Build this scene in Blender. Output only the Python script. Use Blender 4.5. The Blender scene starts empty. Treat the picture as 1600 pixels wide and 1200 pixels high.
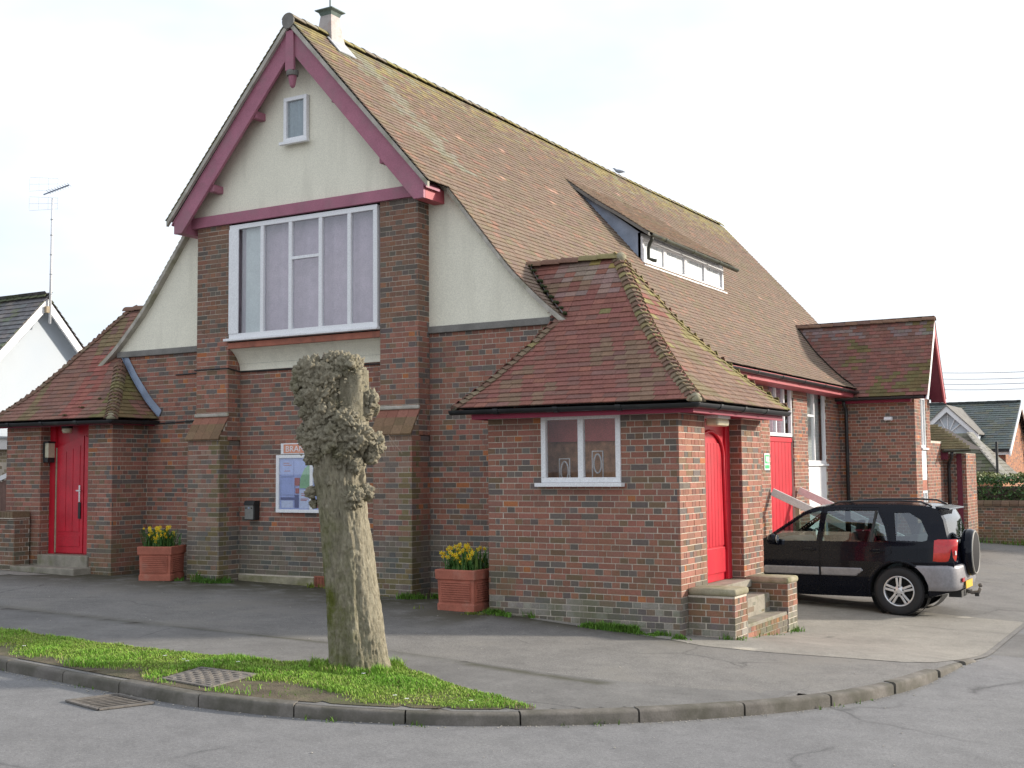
import bpy, bmesh, math, random
import numpy as np
from mathutils import Vector, Matrix, noise

random.seed(7)
RNG = np.random.default_rng(11)
SC = bpy.context.scene
COL = SC.collection

# ------------------------------------------------------------------ camera
F_PX = 1879.1
YAW, PITCH, ROLL = math.radians(30.355), math.radians(4.138), math.radians(-0.501)
CAM = Vector((5.509, -13.302, 1.956))
fw = Vector((-math.sin(YAW) * math.cos(PITCH), math.cos(YAW) * math.cos(PITCH), math.sin(PITCH)))
r0 = Vector((math.cos(YAW), math.sin(YAW), 0))
u0 = r0.cross(fw)
rt = r0 * math.cos(ROLL) + u0 * math.sin(ROLL)
up = u0 * math.cos(ROLL) - r0 * math.sin(ROLL)
cd = bpy.data.cameras.new('camera')
cam = bpy.data.objects.new('camera', cd)
COL.objects.link(cam)
cam.matrix_world = Matrix(((rt.x, up.x, -fw.x, CAM.x), (rt.y, up.y, -fw.y, CAM.y), (rt.z, up.z, -fw.z, CAM.z), (0, 0, 0, 1)))
cd.sensor_width = 36.0
cd.lens = F_PX / 1600 * 36.0
cd.clip_start = 0.1
cd.clip_end = 3000
SC.camera = cam

# ------------------------------------------------------------------ light
SUN_AZ = math.radians(48)      # clockwise from +Y
SUN_EL = math.radians(19)
world = bpy.data.worlds.new('World')
SC.world = world
world.use_nodes = True
wn, wl = world.node_tree.nodes, world.node_tree.links
wn.clear()
w_out = wn.new('ShaderNodeOutputWorld')
w_sky = wn.new('ShaderNodeTexSky')
w_sky.sky_type = 'NISHITA'
w_sky.sun_disc = False
w_sky.sun_elevation = SUN_EL
w_sky.sun_rotation = SUN_AZ
w_sky.air_density = 1.0
w_sky.dust_density = 2.5
w_sky.ozone_density = 1.0
w_bg = wn.new('ShaderNodeBackground')
w_bg.inputs['Strength'].default_value = 0.11
w_cl = wn.new('ShaderNodeBackground')          # thin bright cloud sheet
w_cl.inputs['Strength'].default_value = 1.0
w_tc = wn.new('ShaderNodeTexCoord')
w_map = wn.new('ShaderNodeMapping')
w_map.inputs['Scale'].default_value = (1.0, 1.0, 2.6)
w_noise = wn.new('ShaderNodeTexNoise')
w_noise.inputs['Scale'].default_value = 1.7
w_noise.inputs['Detail'].default_value = 5
w_noise.inputs['Roughness'].default_value = 0.55
w_rc = wn.new('ShaderNodeValToRGB')
w_rc.color_ramp.elements[0].position = 0.30
w_rc.color_ramp.elements[0].color = (0.43, 0.49, 0.585, 1)
w_rc.color_ramp.elements[1].position = 0.66
w_rc.color_ramp.elements[1].color = (0.77, 0.79, 0.82, 1)
w_mix = wn.new('ShaderNodeMixShader')
w_mix.inputs[0].default_value = 0.80
wl.new(w_tc.outputs['Generated'], w_map.inputs['Vector'])
wl.new(w_map.outputs[0], w_noise.inputs['Vector'])
wl.new(w_noise.outputs['Fac'], w_rc.inputs[0])
wl.new(w_rc.outputs[0], w_cl.inputs['Color'])
wl.new(w_sky.outputs[0], w_bg.inputs['Color'])
wl.new(w_bg.outputs[0], w_mix.inputs[1])
wl.new(w_cl.outputs[0], w_mix.inputs[2])
wl.new(w_mix.outputs[0], w_out.inputs['Surface'])

sd = bpy.data.lights.new('sun', 'SUN')
sd.energy = 3.2
sd.angle = math.radians(4)
sd.color = (1.0, 0.92, 0.80)
sun = bpy.data.objects.new('sun', sd)
COL.objects.link(sun)
sun_dir = Vector((math.sin(SUN_AZ) * math.cos(SUN_EL), math.cos(SUN_AZ) * math.cos(SUN_EL), math.sin(SUN_EL)))
sun.rotation_euler = sun_dir.to_track_quat('Z', 'Y').to_euler()
sun.location = (20, 20, 30)

SC.view_settings.view_transform = 'Standard'
SC.view_settings.look = 'None'
SC.view_settings.exposure = 0.86
SC.view_settings.gamma = 1.0
SC.view_settings.use_curve_mapping = False

# ------------------------------------------------------------------ materials
def new_mat(name):
    m = bpy.data.materials.new(name)
    m.use_nodes = True
    nt = m.node_tree
    nt.nodes.clear()
    out = nt.nodes.new('ShaderNodeOutputMaterial')
    b = nt.nodes.new('ShaderNodeBsdfPrincipled')
    nt.links.new(b.outputs[0], out.inputs['Surface'])
    return m, nt, b, out

def pos_noise(nt, scale, detail=4, rough=0.55, stretch=(1, 1, 1)):
    g = nt.nodes.new('ShaderNodeNewGeometry')
    mp = nt.nodes.new('ShaderNodeMapping')
    mp.inputs['Scale'].default_value = stretch
    n = nt.nodes.new('ShaderNodeTexNoise')
    n.inputs['Scale'].default_value = scale
    n.inputs['Detail'].default_value = detail
    n.inputs['Roughness'].default_value = rough
    nt.links.new(g.outputs['Position'], mp.inputs['Vector'])
    nt.links.new(mp.outputs[0], n.inputs['Vector'])
    return n.outputs['Fac']

def ramp(nt, fac, stops):
    r = nt.nodes.new('ShaderNodeValToRGB')
    els = r.color_ramp.elements
    els[0].position, els[0].color = stops[0][0], (*stops[0][1], 1)
    els[1].position, els[1].color = stops[-1][0], (*stops[-1][1], 1)
    for p, c in stops[1:-1]:
        e = els.new(p)
        e.color = (*c, 1)
    nt.links.new(fac, r.inputs[0])
    return r.outputs[0]

def mixc(nt, fac, a, b, blend='MIX'):
    m = nt.nodes.new('ShaderNodeMix')
    m.data_type = 'RGBA'
    m.blend_type = blend
    for sock, v in ((m.inputs[0], fac), (m.inputs[6], a), (m.inputs[7], b)):
        if isinstance(v, (int, float)):
            sock.default_value = v
        elif isinstance(v, tuple):
            sock.default_value = (*v, 1)
        else:
            nt.links.new(v, sock)
    return m.outputs[2]

def add_bump(nt, b, fac, strength=0.3, dist=0.01):
    n = nt.nodes.new('ShaderNodeBump')
    n.inputs['Strength'].default_value = strength
    n.inputs['Distance'].default_value = dist
    nt.links.new(fac, n.inputs['Height'])
    nt.links.new(n.outputs[0], b.inputs['Normal'])

def grainy(name, color, rough=0.8, var=0.25, scale=8, bump=0.2, bdist=0.004, spec=0.3, dirt=None, dscale=1.3, dlim=(0.5, 0.72), fine=60, metallic=0.0, coat=0.0, dstretch=(1, 1, 1)):
    m, nt, b, _ = new_mat(name)
    lo = tuple(c * (1 - var) for c in color)
    hi = tuple(min(1, c * (1 + var)) for c in color)
    c = ramp(nt, pos_noise(nt, scale, 5), [(0.3, lo), (0.7, hi)])
    f = pos_noise(nt, fine, 3)
    c = mixc(nt, 0.35, c, ramp(nt, f, [(0.3, (0.6, 0.6, 0.6)), (0.7, (1.3, 1.3, 1.3))]), 'MULTIPLY')
    if dirt:
        msk = ramp(nt, pos_noise(nt, dscale, 6, 0.6, dstretch), [(dlim[0], (0, 0, 0)), (dlim[1], (0.85, 0.85, 0.85))])
        c = mixc(nt, msk, c, dirt)
    nt.links.new(c, b.inputs['Base Color'])
    b.inputs['Roughness'].default_value = rough
    b.inputs['Specular IOR Level'].default_value = spec
    b.inputs['Metallic'].default_value = metallic
    b.inputs['Coat Weight'].default_value = coat
    if bump:
        add_bump(nt, b, f, bump, bdist)
    return m

def attr_mat(name, rough=0.85, fine=45, amt=0.45, bump=0.35, bdist=0.004, stain=None, sscale=0.9, slim=(0.56, 0.75), smax=0.6, low=None, spec=0.25):
    """colour comes from the face attribute 'col', broken up with grain, stains with a shape of their own"""
    m, nt, b, _ = new_mat(name)
    a = nt.nodes.new('ShaderNodeAttribute')
    a.attribute_name = 'col'
    f = pos_noise(nt, fine, 4, 0.6)
    c = mixc(nt, amt, a.outputs['Color'], ramp(nt, f, [(0.28, (0.5, 0.5, 0.5)), (0.72, (1.4, 1.4, 1.4))]), 'MULTIPLY')
    if stain:
        msk = ramp(nt, pos_noise(nt, sscale, 7, 0.65), [(slim[0], (0, 0, 0)), (slim[1], (smax, smax, smax))])
        c = mixc(nt, msk, c, stain)
    if low:
        colr, z0, z1, mx = low
        g = nt.nodes.new('ShaderNodeNewGeometry')
        sp = nt.nodes.new('ShaderNodeSeparateXYZ')
        nt.links.new(g.outputs['Position'], sp.inputs[0])
        mr = nt.nodes.new('ShaderNodeMapRange')
        mr.inputs['From Min'].default_value = z1
        mr.inputs['From Max'].default_value = z0
        mr.inputs['To Max'].default_value = 1.0
        nt.links.new(sp.outputs[2], mr.inputs['Value'])
        nz = ramp(nt, pos_noise(nt, 2.2, 6, 0.65), [(0.42, (0, 0, 0)), (0.62, (mx, mx, mx))])
        mm = nt.nodes.new('ShaderNodeMath')
        mm.operation = 'MULTIPLY'
        nt.links.new(mr.outputs[0], mm.inputs[0])
        nt.links.new(nz, mm.inputs[1])
        c = mixc(nt, mm.outputs[0], c, colr)
    nt.links.new(c, b.inputs['Base Color'])
    b.inputs['Roughness'].default_value = rough
    b.inputs['Specular IOR Level'].default_value = spec
    add_bump(nt, b, f, bump, bdist)
    return m

def plain(name, color, rough=0.5, metallic=0.0, spec=0.5, coat=0.0):
    return grainy(name, color, rough, 0.06, 5, 0.0, spec=spec, metallic=metallic, coat=coat, fine=25)

def glass_mat(name, tint=(0.8, 0.85, 0.85), refl=0.12, rough=0.0):
    m = bpy.data.materials.new(name)
    m.use_nodes = True
    nt = m.node_tree
    nt.nodes.clear()
    out = nt.nodes.new('ShaderNodeOutputMaterial')
    t = nt.nodes.new('ShaderNodeBsdfTransparent')
    t.inputs[0].default_value = (*tint, 1)
    g = nt.nodes.new('ShaderNodeBsdfGlossy')
    g.inputs['Roughness'].default_value = rough
    g.inputs['Color'].default_value = (0.95, 0.97, 1, 1)
    lw = nt.nodes.new('ShaderNodeFresnel')
    lw.inputs['IOR'].default_value = 1.5
    ad = nt.nodes.new('ShaderNodeMath')
    ad.operation = 'ADD'
    ad.use_clamp = True
    ad.inputs[1].default_value = refl
    mx = nt.nodes.new('ShaderNodeMixShader')
    nt.links.new(lw.outputs[0], ad.inputs[0])
    gm = nt.nodes.new('ShaderNodeNewGeometry')      # inner faces of a pane do not mirror
    sb = nt.nodes.new('ShaderNodeMath')
    sb.operation = 'SUBTRACT'
    sb.use_clamp = True
    nt.links.new(ad.outputs[0], sb.inputs[0])
    nt.links.new(gm.outputs['Backfacing'], sb.inputs[1])
    nt.links.new(sb.outputs[0], mx.inputs[0])
    nt.links.new(t.outputs[0], mx.inputs[1])
    nt.links.new(g.outputs[0], mx.inputs[2])
    nt.links.new(mx.outputs[0], out.inputs['Surface'])
    return m

def speck_mat(name, base, dark, light, patch=None, moss=None, rough=0.9, s1=0.5, big=0.35):
    """asphalt and concrete: fine aggregate, blotches, cracks"""
    m, nt, b, _ = new_mat(name)
    f1 = pos_noise(nt, 140, 3, 0.7)
    f2 = pos_noise(nt, 1.6, 7, 0.62)
    f3 = pos_noise(nt, 0.35, 5, 0.6)
    c = ramp(nt, f1, [(0.3, dark), (0.5, base), (0.72, light)])
    c = mixc(nt, big, c, ramp(nt, f2, [(0.3, (0.62, 0.62, 0.62)), (0.7, (1.35, 1.35, 1.35))]), 'MULTIPLY')
    c = mixc(nt, big, c, ramp(nt, f3, [(0.35, (0.75, 0.75, 0.77)), (0.65, (1.2, 1.2, 1.17))]), 'MULTIPLY')
    f4 = pos_noise(nt, 42, 4, 0.75)
    c = mixc(nt, 0.55, c, ramp(nt, f4, [(0.32, (0.66, 0.66, 0.66)), (0.5, (1, 1, 1)), (0.70, (1.38, 1.37, 1.35))]), 'MULTIPLY')
    f5 = pos_noise(nt, 5.5, 6, 0.7)
    c = mixc(nt, 0.4, c, ramp(nt, f5, [(0.36, (0.72, 0.72, 0.72)), (0.52, (1, 1, 1)), (0.7, (1.12, 1.12, 1.1))]), 'MULTIPLY')
    # hairline cracks
    g = nt.nodes.new('ShaderNodeNewGeometry')
    nz = nt.nodes.new('ShaderNodeTexNoise')
    nz.inputs['Scale'].default_value = 1.2
    nz.inputs['Detail'].default_value = 5
    av = nt.nodes.new('ShaderNodeMix')
    av.data_type = 'RGBA'
    av.inputs[0].default_value = 0.35
    nt.links.new(g.outputs['Position'], nz.inputs['Vector'])
    nt.links.new(g.outputs['Position'], av.inputs[6])
    nt.links.new(nz.outputs['Color'], av.inputs[7])
    vo = nt.nodes.new('ShaderNodeTexVoronoi')
    vo.feature = 'DISTANCE_TO_EDGE'
    vo.inputs['Scale'].default_value = s1
    nt.links.new(av.outputs[2], vo.inputs['Vector'])
    ck = ramp(nt, vo.outputs['Distance'], [(0.0, (0.55, 0.55, 0.55)), (0.006, (1, 1, 1))])
    ckm = ramp(nt, pos_noise(nt, 0.5, 2), [(0.5, (0, 0, 0)), (0.58, (1, 1, 1))])
    c = mixc(nt, ckm, c, mixc(nt, 1.0, c, ck, 'MULTIPLY'))
    if patch:
        c = mixc(nt, ramp(nt, pos_noise(nt, 0.8, 6, 0.6), [(0.5, (0, 0, 0)), (0.66, (0.7, 0.7, 0.7))]), c, patch)
    if moss:
        a = nt.nodes.new('ShaderNodeAttribute')
        a.attribute_name = 'moss'
        mm = nt.nodes.new('ShaderNodeMath')
        mm.operation = 'MULTIPLY'
        nt.links.new(a.outputs['Fac'], mm.inputs[0])
        nt.links.new(ramp(nt, pos_noise(nt, 3.0, 8, 0.7), [(0.30, (0, 0, 0)), (0.50, (1, 1, 1))]), mm.inputs[1])
        c = mixc(nt, mm.outputs[0], c, moss)
    nt.links.new(c, b.inputs['Base Color'])
    b.inputs['Roughness'].default_value = rough
    b.inputs['Specular IOR Level'].default_value = 0.3
    add_bump(nt, b, f1, 0.35, 0.004)
    return m

M = {}
M['brick'] = attr_mat('brick', stain=(0.20, 0.16, 0.11), slim=(0.55, 0.80), smax=0.45, low=((0.12, 0.125, 0.055), 0.1, 1.2, 0.7))
M['mortar'] = grainy('mortar', (0.56, 0.50, 0.42), 0.95, 0.15, 5, 0.4, dirt=(0.36, 0.32, 0.24), dscale=1.1)
M['tile'] = attr_mat('tile', 0.9, fine=38, amt=0.5, bump=0.4, bdist=0.003)
M['deck'] = plain('roof_felt', (0.04, 0.03, 0.028), 0.95)
M['render'] = grainy('cream_render', (0.80, 0.765, 0.635), 0.9, 0.05, 1.2, 0.25, 0.003, dirt=(0.60, 0.57, 0.47), dscale=2.4, dlim=(0.50, 0.85), dstretch=(1.6, 1.6, .22))
M['mauve'] = grainy('mauve_paint', (0.375, 0.145, 0.20), 0.6, 0.12, 3, 0.15, 0.002, dirt=(0.30, 0.165, 0.19), dscale=2.5)
M['pinkred'] = grainy('pinkish_red_paint', (0.40, 0.085, 0.10), 0.55, 0.12, 3, 0.1, 0.002)
M['darkred'] = grainy('dark_red_paint', (0.24, 0.02, 0.05), 0.5, 0.1, 3, 0.1, 0.002)
M['red'] = grainy('red_gloss', (0.53, 0.014, 0.032), 0.38, 0.16, 3.5, 0.12, 0.002, spec=0.45, dirt=(0.42, 0.03, 0.04), dscale=2.6, dstretch=(1.5, 1.5, .5))
M['redold'] = grainy('terracotta_paint', (0.36, 0.13, 0.085), 0.7, 0.15, 5, 0.2, dirt=(0.14, 0.07, 0.05), dscale=3)
M['white'] = grainy('white_upvc', (0.78, 0.78, 0.79), 0.4, 0.03, 4, 0.0, spec=0.4)
M['whitewood'] = grainy('white_wood', (0.74, 0.73, 0.72), 0.6, 0.06, 6, 0.15, 0.002, dirt=(0.5, 0.47, 0.4), dscale=4, dlim=(0.58, 0.85))
M['glass'] = glass_mat('window_glass', (0.93, 0.95, 0.96), 0.09)
M['carglass'] = glass_mat('car_glass', (0.44, 0.55, 0.55), 0.10)
M['curtain'] = grainy('lilac_curtain', (0.53, 0.40, 0.455), 0.9, 0.1, 6, 0.1)
M['net'] = grainy('pale_curtain', (0.58, 0.59, 0.56), 0.9, 0.08, 6, 0.1)
M['blind'] = grainy('pale_blind', (0.68, 0.71, 0.72), 0.8, 0.04, 4, 0.0)
M['lead'] = grainy('lead', (0.27, 0.32, 0.41), 0.6, 0.25, 3, 0.1, spec=0.4)
M['leadlight'] = grainy('weathered_lead', (0.42, 0.44, 0.46), 0.6, 0.2, 4, 0.1)
M['cementband'] = grainy('grey_band', (0.20, 0.19, 0.175), 0.9, 0.2, 4, 0.3)
M['cement'] = grainy('cement', (0.42, 0.39, 0.34), 0.95, 0.2, 5, 0.4, dirt=(0.2, 0.2, 0.11), dscale=3, dlim=(0.5, 0.75))
M['coping'] = grainy('mossy_coping', (0.30, 0.27, 0.19), 0.95, 0.25, 7, 0.5, 0.006, dirt=(0.17, 0.165, 0.07), dscale=5, dlim=(0.48, 0.7))
M['gutter'] = grainy('black_plastic', (0.018, 0.019, 0.022), 0.35, 0.3, 3, 0.0, spec=0.5, dirt=(0.07, 0.08, 0.07), dscale=4, dlim=(0.55, 0.8))
M['gutterold'] = grainy('mossy_gutter', (0.05, 0.055, 0.045), 0.55, 0.3, 3, 0.1, dirt=(0.10, 0.11, 0.06), dscale=4)
M['copper'] = grainy('dull_copper', (0.42, 0.38, 0.36), 0.55, 0.2, 4, 0.1, dirt=(0.30, 0.2, 0.17), dscale=5)
M['verdigris'] = grainy('verdigris', (0.13, 0.17, 0.15), 0.7, 0.3, 6, 0.1)
M['terracotta'] = grainy('terracotta_pot', (0.40, 0.135, 0.09), 0.85, 0.18, 5, 0.25, dirt=(0.45, 0.25, 0.19), dscale=4, dlim=(0.55, 0.8))
M['stone'] = grainy('stone_step', (0.27, 0.245, 0.20), 0.95, 0.22, 5, 0.4, 0.004, dirt=(0.13, 0.135, 0.06), dscale=3.5)
M['asphalt'] = speck_mat('pavement_asphalt', (0.185, 0.176, 0.164), (0.10, 0.095, 0.088), (0.35, 0.335, 0.315), patch=(0.20, 0.187, 0.165), moss=(0.058, 0.052, 0.03))
M['path'] = speck_mat('footpath_asphalt', (0.172, 0.166, 0.158), (0.14, 0.135, 0.128), (0.215, 0.207, 0.197), moss=(0.052, 0.05, 0.026), big=0.45)
M['road'] = speck_mat('road_asphalt', (0.185, 0.182, 0.182), (0.135, 0.133, 0.134), (0.275, 0.27, 0.268), s1=0.3, big=0.25)
M['concrete'] = speck_mat('concrete_apron', (0.265, 0.248, 0.217), (0.17, 0.158, 0.138), (0.40, 0.375, 0.33), s1=0.25, moss=(0.1, 0.1, 0.06))
M['kerb'] = grainy('kerb_concrete', (0.165, 0.15, 0.132), 0.95, 0.25, 4, 0.5, 0.004, dirt=(0.085, 0.08, 0.062), dscale=3.2, dlim=(0.40, 0.62))
M['soil'] = grainy('verge_soil', (0.115, 0.095, 0.065), 1.0, 0.35, 6, 0.7, 0.02, dirt=(0.09, 0.11, 0.04), dscale=2)
M['iron'] = grainy('rusty_iron', (0.16, 0.145, 0.13), 0.75, 0.3, 12, 0.3, dirt=(0.2, 0.175, 0.15), dscale=5)
M['dark'] = plain('dark_void', (0.012, 0.012, 0.012), 0.9)
M['grass'] = attr_mat('grass', 0.7, fine=9, amt=0.35, bump=0.0, spec=0.2)
M['leaf'] = attr_mat('leaf', 0.55, fine=14, amt=0.3, bump=0.0, spec=0.35)
M['petal'] = plain('yellow_petal', (0.85, 0.68, 0.03), 0.6)
M['petal2'] = plain('orange_cup', (0.85, 0.52, 0.015), 0.6)
M['paint'] = grainy('black_car_paint', (0.004, 0.005, 0.010), 0.12, 0.05, 3, 0.0, spec=0.12, coat=0.2)
M['cladding'] = plain('grey_cladding', (0.26, 0.255, 0.27), 0.45, 0.3)
M['rubber'] = plain('tyre_rubber', (0.016, 0.016, 0.018), 0.75)
M['alloy'] = plain('alloy', (0.62, 0.63, 0.65), 0.32, 0.75)
M['redlens'] = plain('red_lens', (0.5, 0.01, 0.015), 0.15, coat=0.5)
M['amber'] = plain('amber_lens', (0.55, 0.045, 0.03), 0.2)
M['plate'] = plain('yellow_plate', (0.72, 0.46, 0.03), 0.4)
M['seat'] = plain('seat_fabric', (0.05, 0.052, 0.055), 0.9)
M['chrome'] = plain('chrome', (0.7, 0.7, 0.7), 0.15, 1.0)
M['mirror'] = plain('mirror_glass', (0.75, 0.78, 0.8), 0.05, 1.0)
M['lampglass'] = plain('lamp_diffuser', (0.55, 0.50, 0.36), 0.4)
M['grey'] = plain('grey_box', (0.21, 0.205, 0.19), 0.6)
M['black'] = plain('black_box', (0.02, 0.02, 0.02), 0.6)
M['covermatt'] = plain('black_cover', (0.010, 0.010, 0.012), 0.65, spec=0.15)
M['paper'] = grainy('blue_paper', (0.40, 0.46, 0.78), 0.9, 0.1, 9, 0.0)
M['paperwhite'] = plain('white_paper', (0.62, 0.66, 0.86), 0.9)
M['papergreen'] = plain('green_paper', (0.27, 0.50, 0.27), 0.9)
M['paperred'] = plain('red_print', (0.45, 0.12, 0.12), 0.9)
M['papernavy'] = plain('navy_print', (0.07, 0.09, 0.25), 0.9)
M['orangeprint'] = plain('orange_print', (0.68, 0.30, 0.20), 0.8)
M['lettering'] = plain('grey_lettering', (0.55, 0.58, 0.64), 0.8)
M['greensign'] = plain('green_sign', (0.03, 0.42, 0.14), 0.5)
M['slate'] = attr_mat('slate', 0.7, fine=12, amt=0.5, bump=0.2)
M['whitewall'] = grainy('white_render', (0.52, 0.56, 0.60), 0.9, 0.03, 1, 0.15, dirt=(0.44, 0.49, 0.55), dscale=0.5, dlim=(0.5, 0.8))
M['buffbrick'] = attr_mat('buff_brick', 0.9)
M['wood'] = grainy('weathered_wood', (0.36, 0.29, 0.20), 0.85, 0.25, 10, 0.3)
M['brownwood'] = grainy('brown_wood', (0.17, 0.10, 0.08), 0.8, 0.2, 10, 0.3)
M['bark'] = None
M['feather'] = plain('grey_feather', (0.30, 0.32, 0.36), 0.8)
M['twig'] = plain('twig', (0.16, 0.12, 0.10), 0.9)
M['maroon'] = plain('maroon_paint', (0.13, 0.014, 0.035), 0.6)
M['porchglass'] = glass_mat('porch_glass', (0.97, 0.97, 0.97), 0.0)
M['wire'] = plain('wire', (0.50, 0.52, 0.56), 0.7)
M['alu'] = plain('aluminium', (0.62, 0.63, 0.64), 0.4, 0.5)
M['pelmet'] = grainy('pelmet_red', (0.92, 0.27, 0.25), 0.9, 0.1, 4, 0.0)
M['roomwall'] = grainy('room_wall', (0.80, 0.42, 0.24), 0.9, 0.35, 9, 0.1)
M['interior'] = grainy('interior_brick', (0.40, 0.19, 0.105), 0.9, 0.3, 9, 0.1)
M['bluetint'] = plain('stained_panes', (0.20, 0.24, 0.24), 0.6)

# ------------------------------------------------------------------ helpers
WM = {}      # world matrix of every object made here

def link(o, parent=None, wm=None, local=False):
    COL.objects.link(o)
    wm = wm or Matrix.Identity(4)
    if parent is not None:
        o.parent = parent
        if local:
            o.matrix_basis = wm
            WM[o.name] = WM[parent.name] @ wm
            return o
        o.matrix_parent_inverse = WM[parent.name].inverted()
    o.matrix_basis = wm
    WM[o.name] = wm
    return o

def tag(o, label=None, cat=None, group=None, kind=None):
    if label: o['label'] = label
    if cat: o['category'] = cat
    if group: o['group'] = group
    if kind: o['kind'] = kind
    return o

def thing(name, label, cat, loc=(0, 0, 0), rotz=0.0, group=None):
    o = bpy.data.objects.new(name, None)
    o.empty_display_size = 0.2
    link(o, None, Matrix.Translation(loc) @ Matrix.Rotation(rotz, 4, 'Z'))
    return tag(o, label, cat, group)

def mesh_np(name, verts, faces, cols=None, extra=None):
    """faces: (N,4) int array (quads) or list of tuples"""
    me = bpy.data.meshes.new(name)
    verts = np.asarray(verts, dtype=np.float32)
    if isinstance(faces, np.ndarray):
        k = faces.shape[1]
        me.vertices.add(len(verts))
        me.vertices.foreach_set('co', verts.ravel())
        me.loops.add(faces.size)
        me.loops.foreach_set('vertex_index', faces.ravel().astype(np.int32))
        me.polygons.add(len(faces))
        me.polygons.foreach_set('loop_start', np.arange(0, faces.size, k, dtype=np.int32))
        me.polygons.foreach_set('loop_total', np.full(len(faces), k, dtype=np.int32))
    else:
        me.from_pydata([tuple(v) for v in verts], [], faces)
    me.polygons.foreach_set('use_smooth', np.zeros(len(me.polygons), dtype=bool))
    if cols is not None:
        a = me.attributes.new('col', 'FLOAT_COLOR', 'FACE')
        c = np.ones((len(me.polygons), 4), dtype=np.float32)
        c[:, :3] = cols
        a.data.foreach_set('color', c.ravel())
    if extra is not None:
        for nm, arr in extra.items():
            a = me.attributes.new(nm, 'FLOAT', 'POINT')
            a.data.foreach_set('value', np.asarray(arr, dtype=np.float32))
    me.update(calc_edges=True)
    me.validate()
    return me

def put(name, me, mat, parent=None, wm=None, smooth=False, local=False, kind=None):
    if mat is not None and len(me.materials) == 0:
        me.materials.append(mat)
    if smooth:
        me.polygons.foreach_set('use_smooth', np.ones(len(me.polygons), dtype=bool))
    o = bpy.data.objects.new(name, me)
    link(o, parent, wm, local)
    if kind: o['kind'] = kind
    return o

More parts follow.
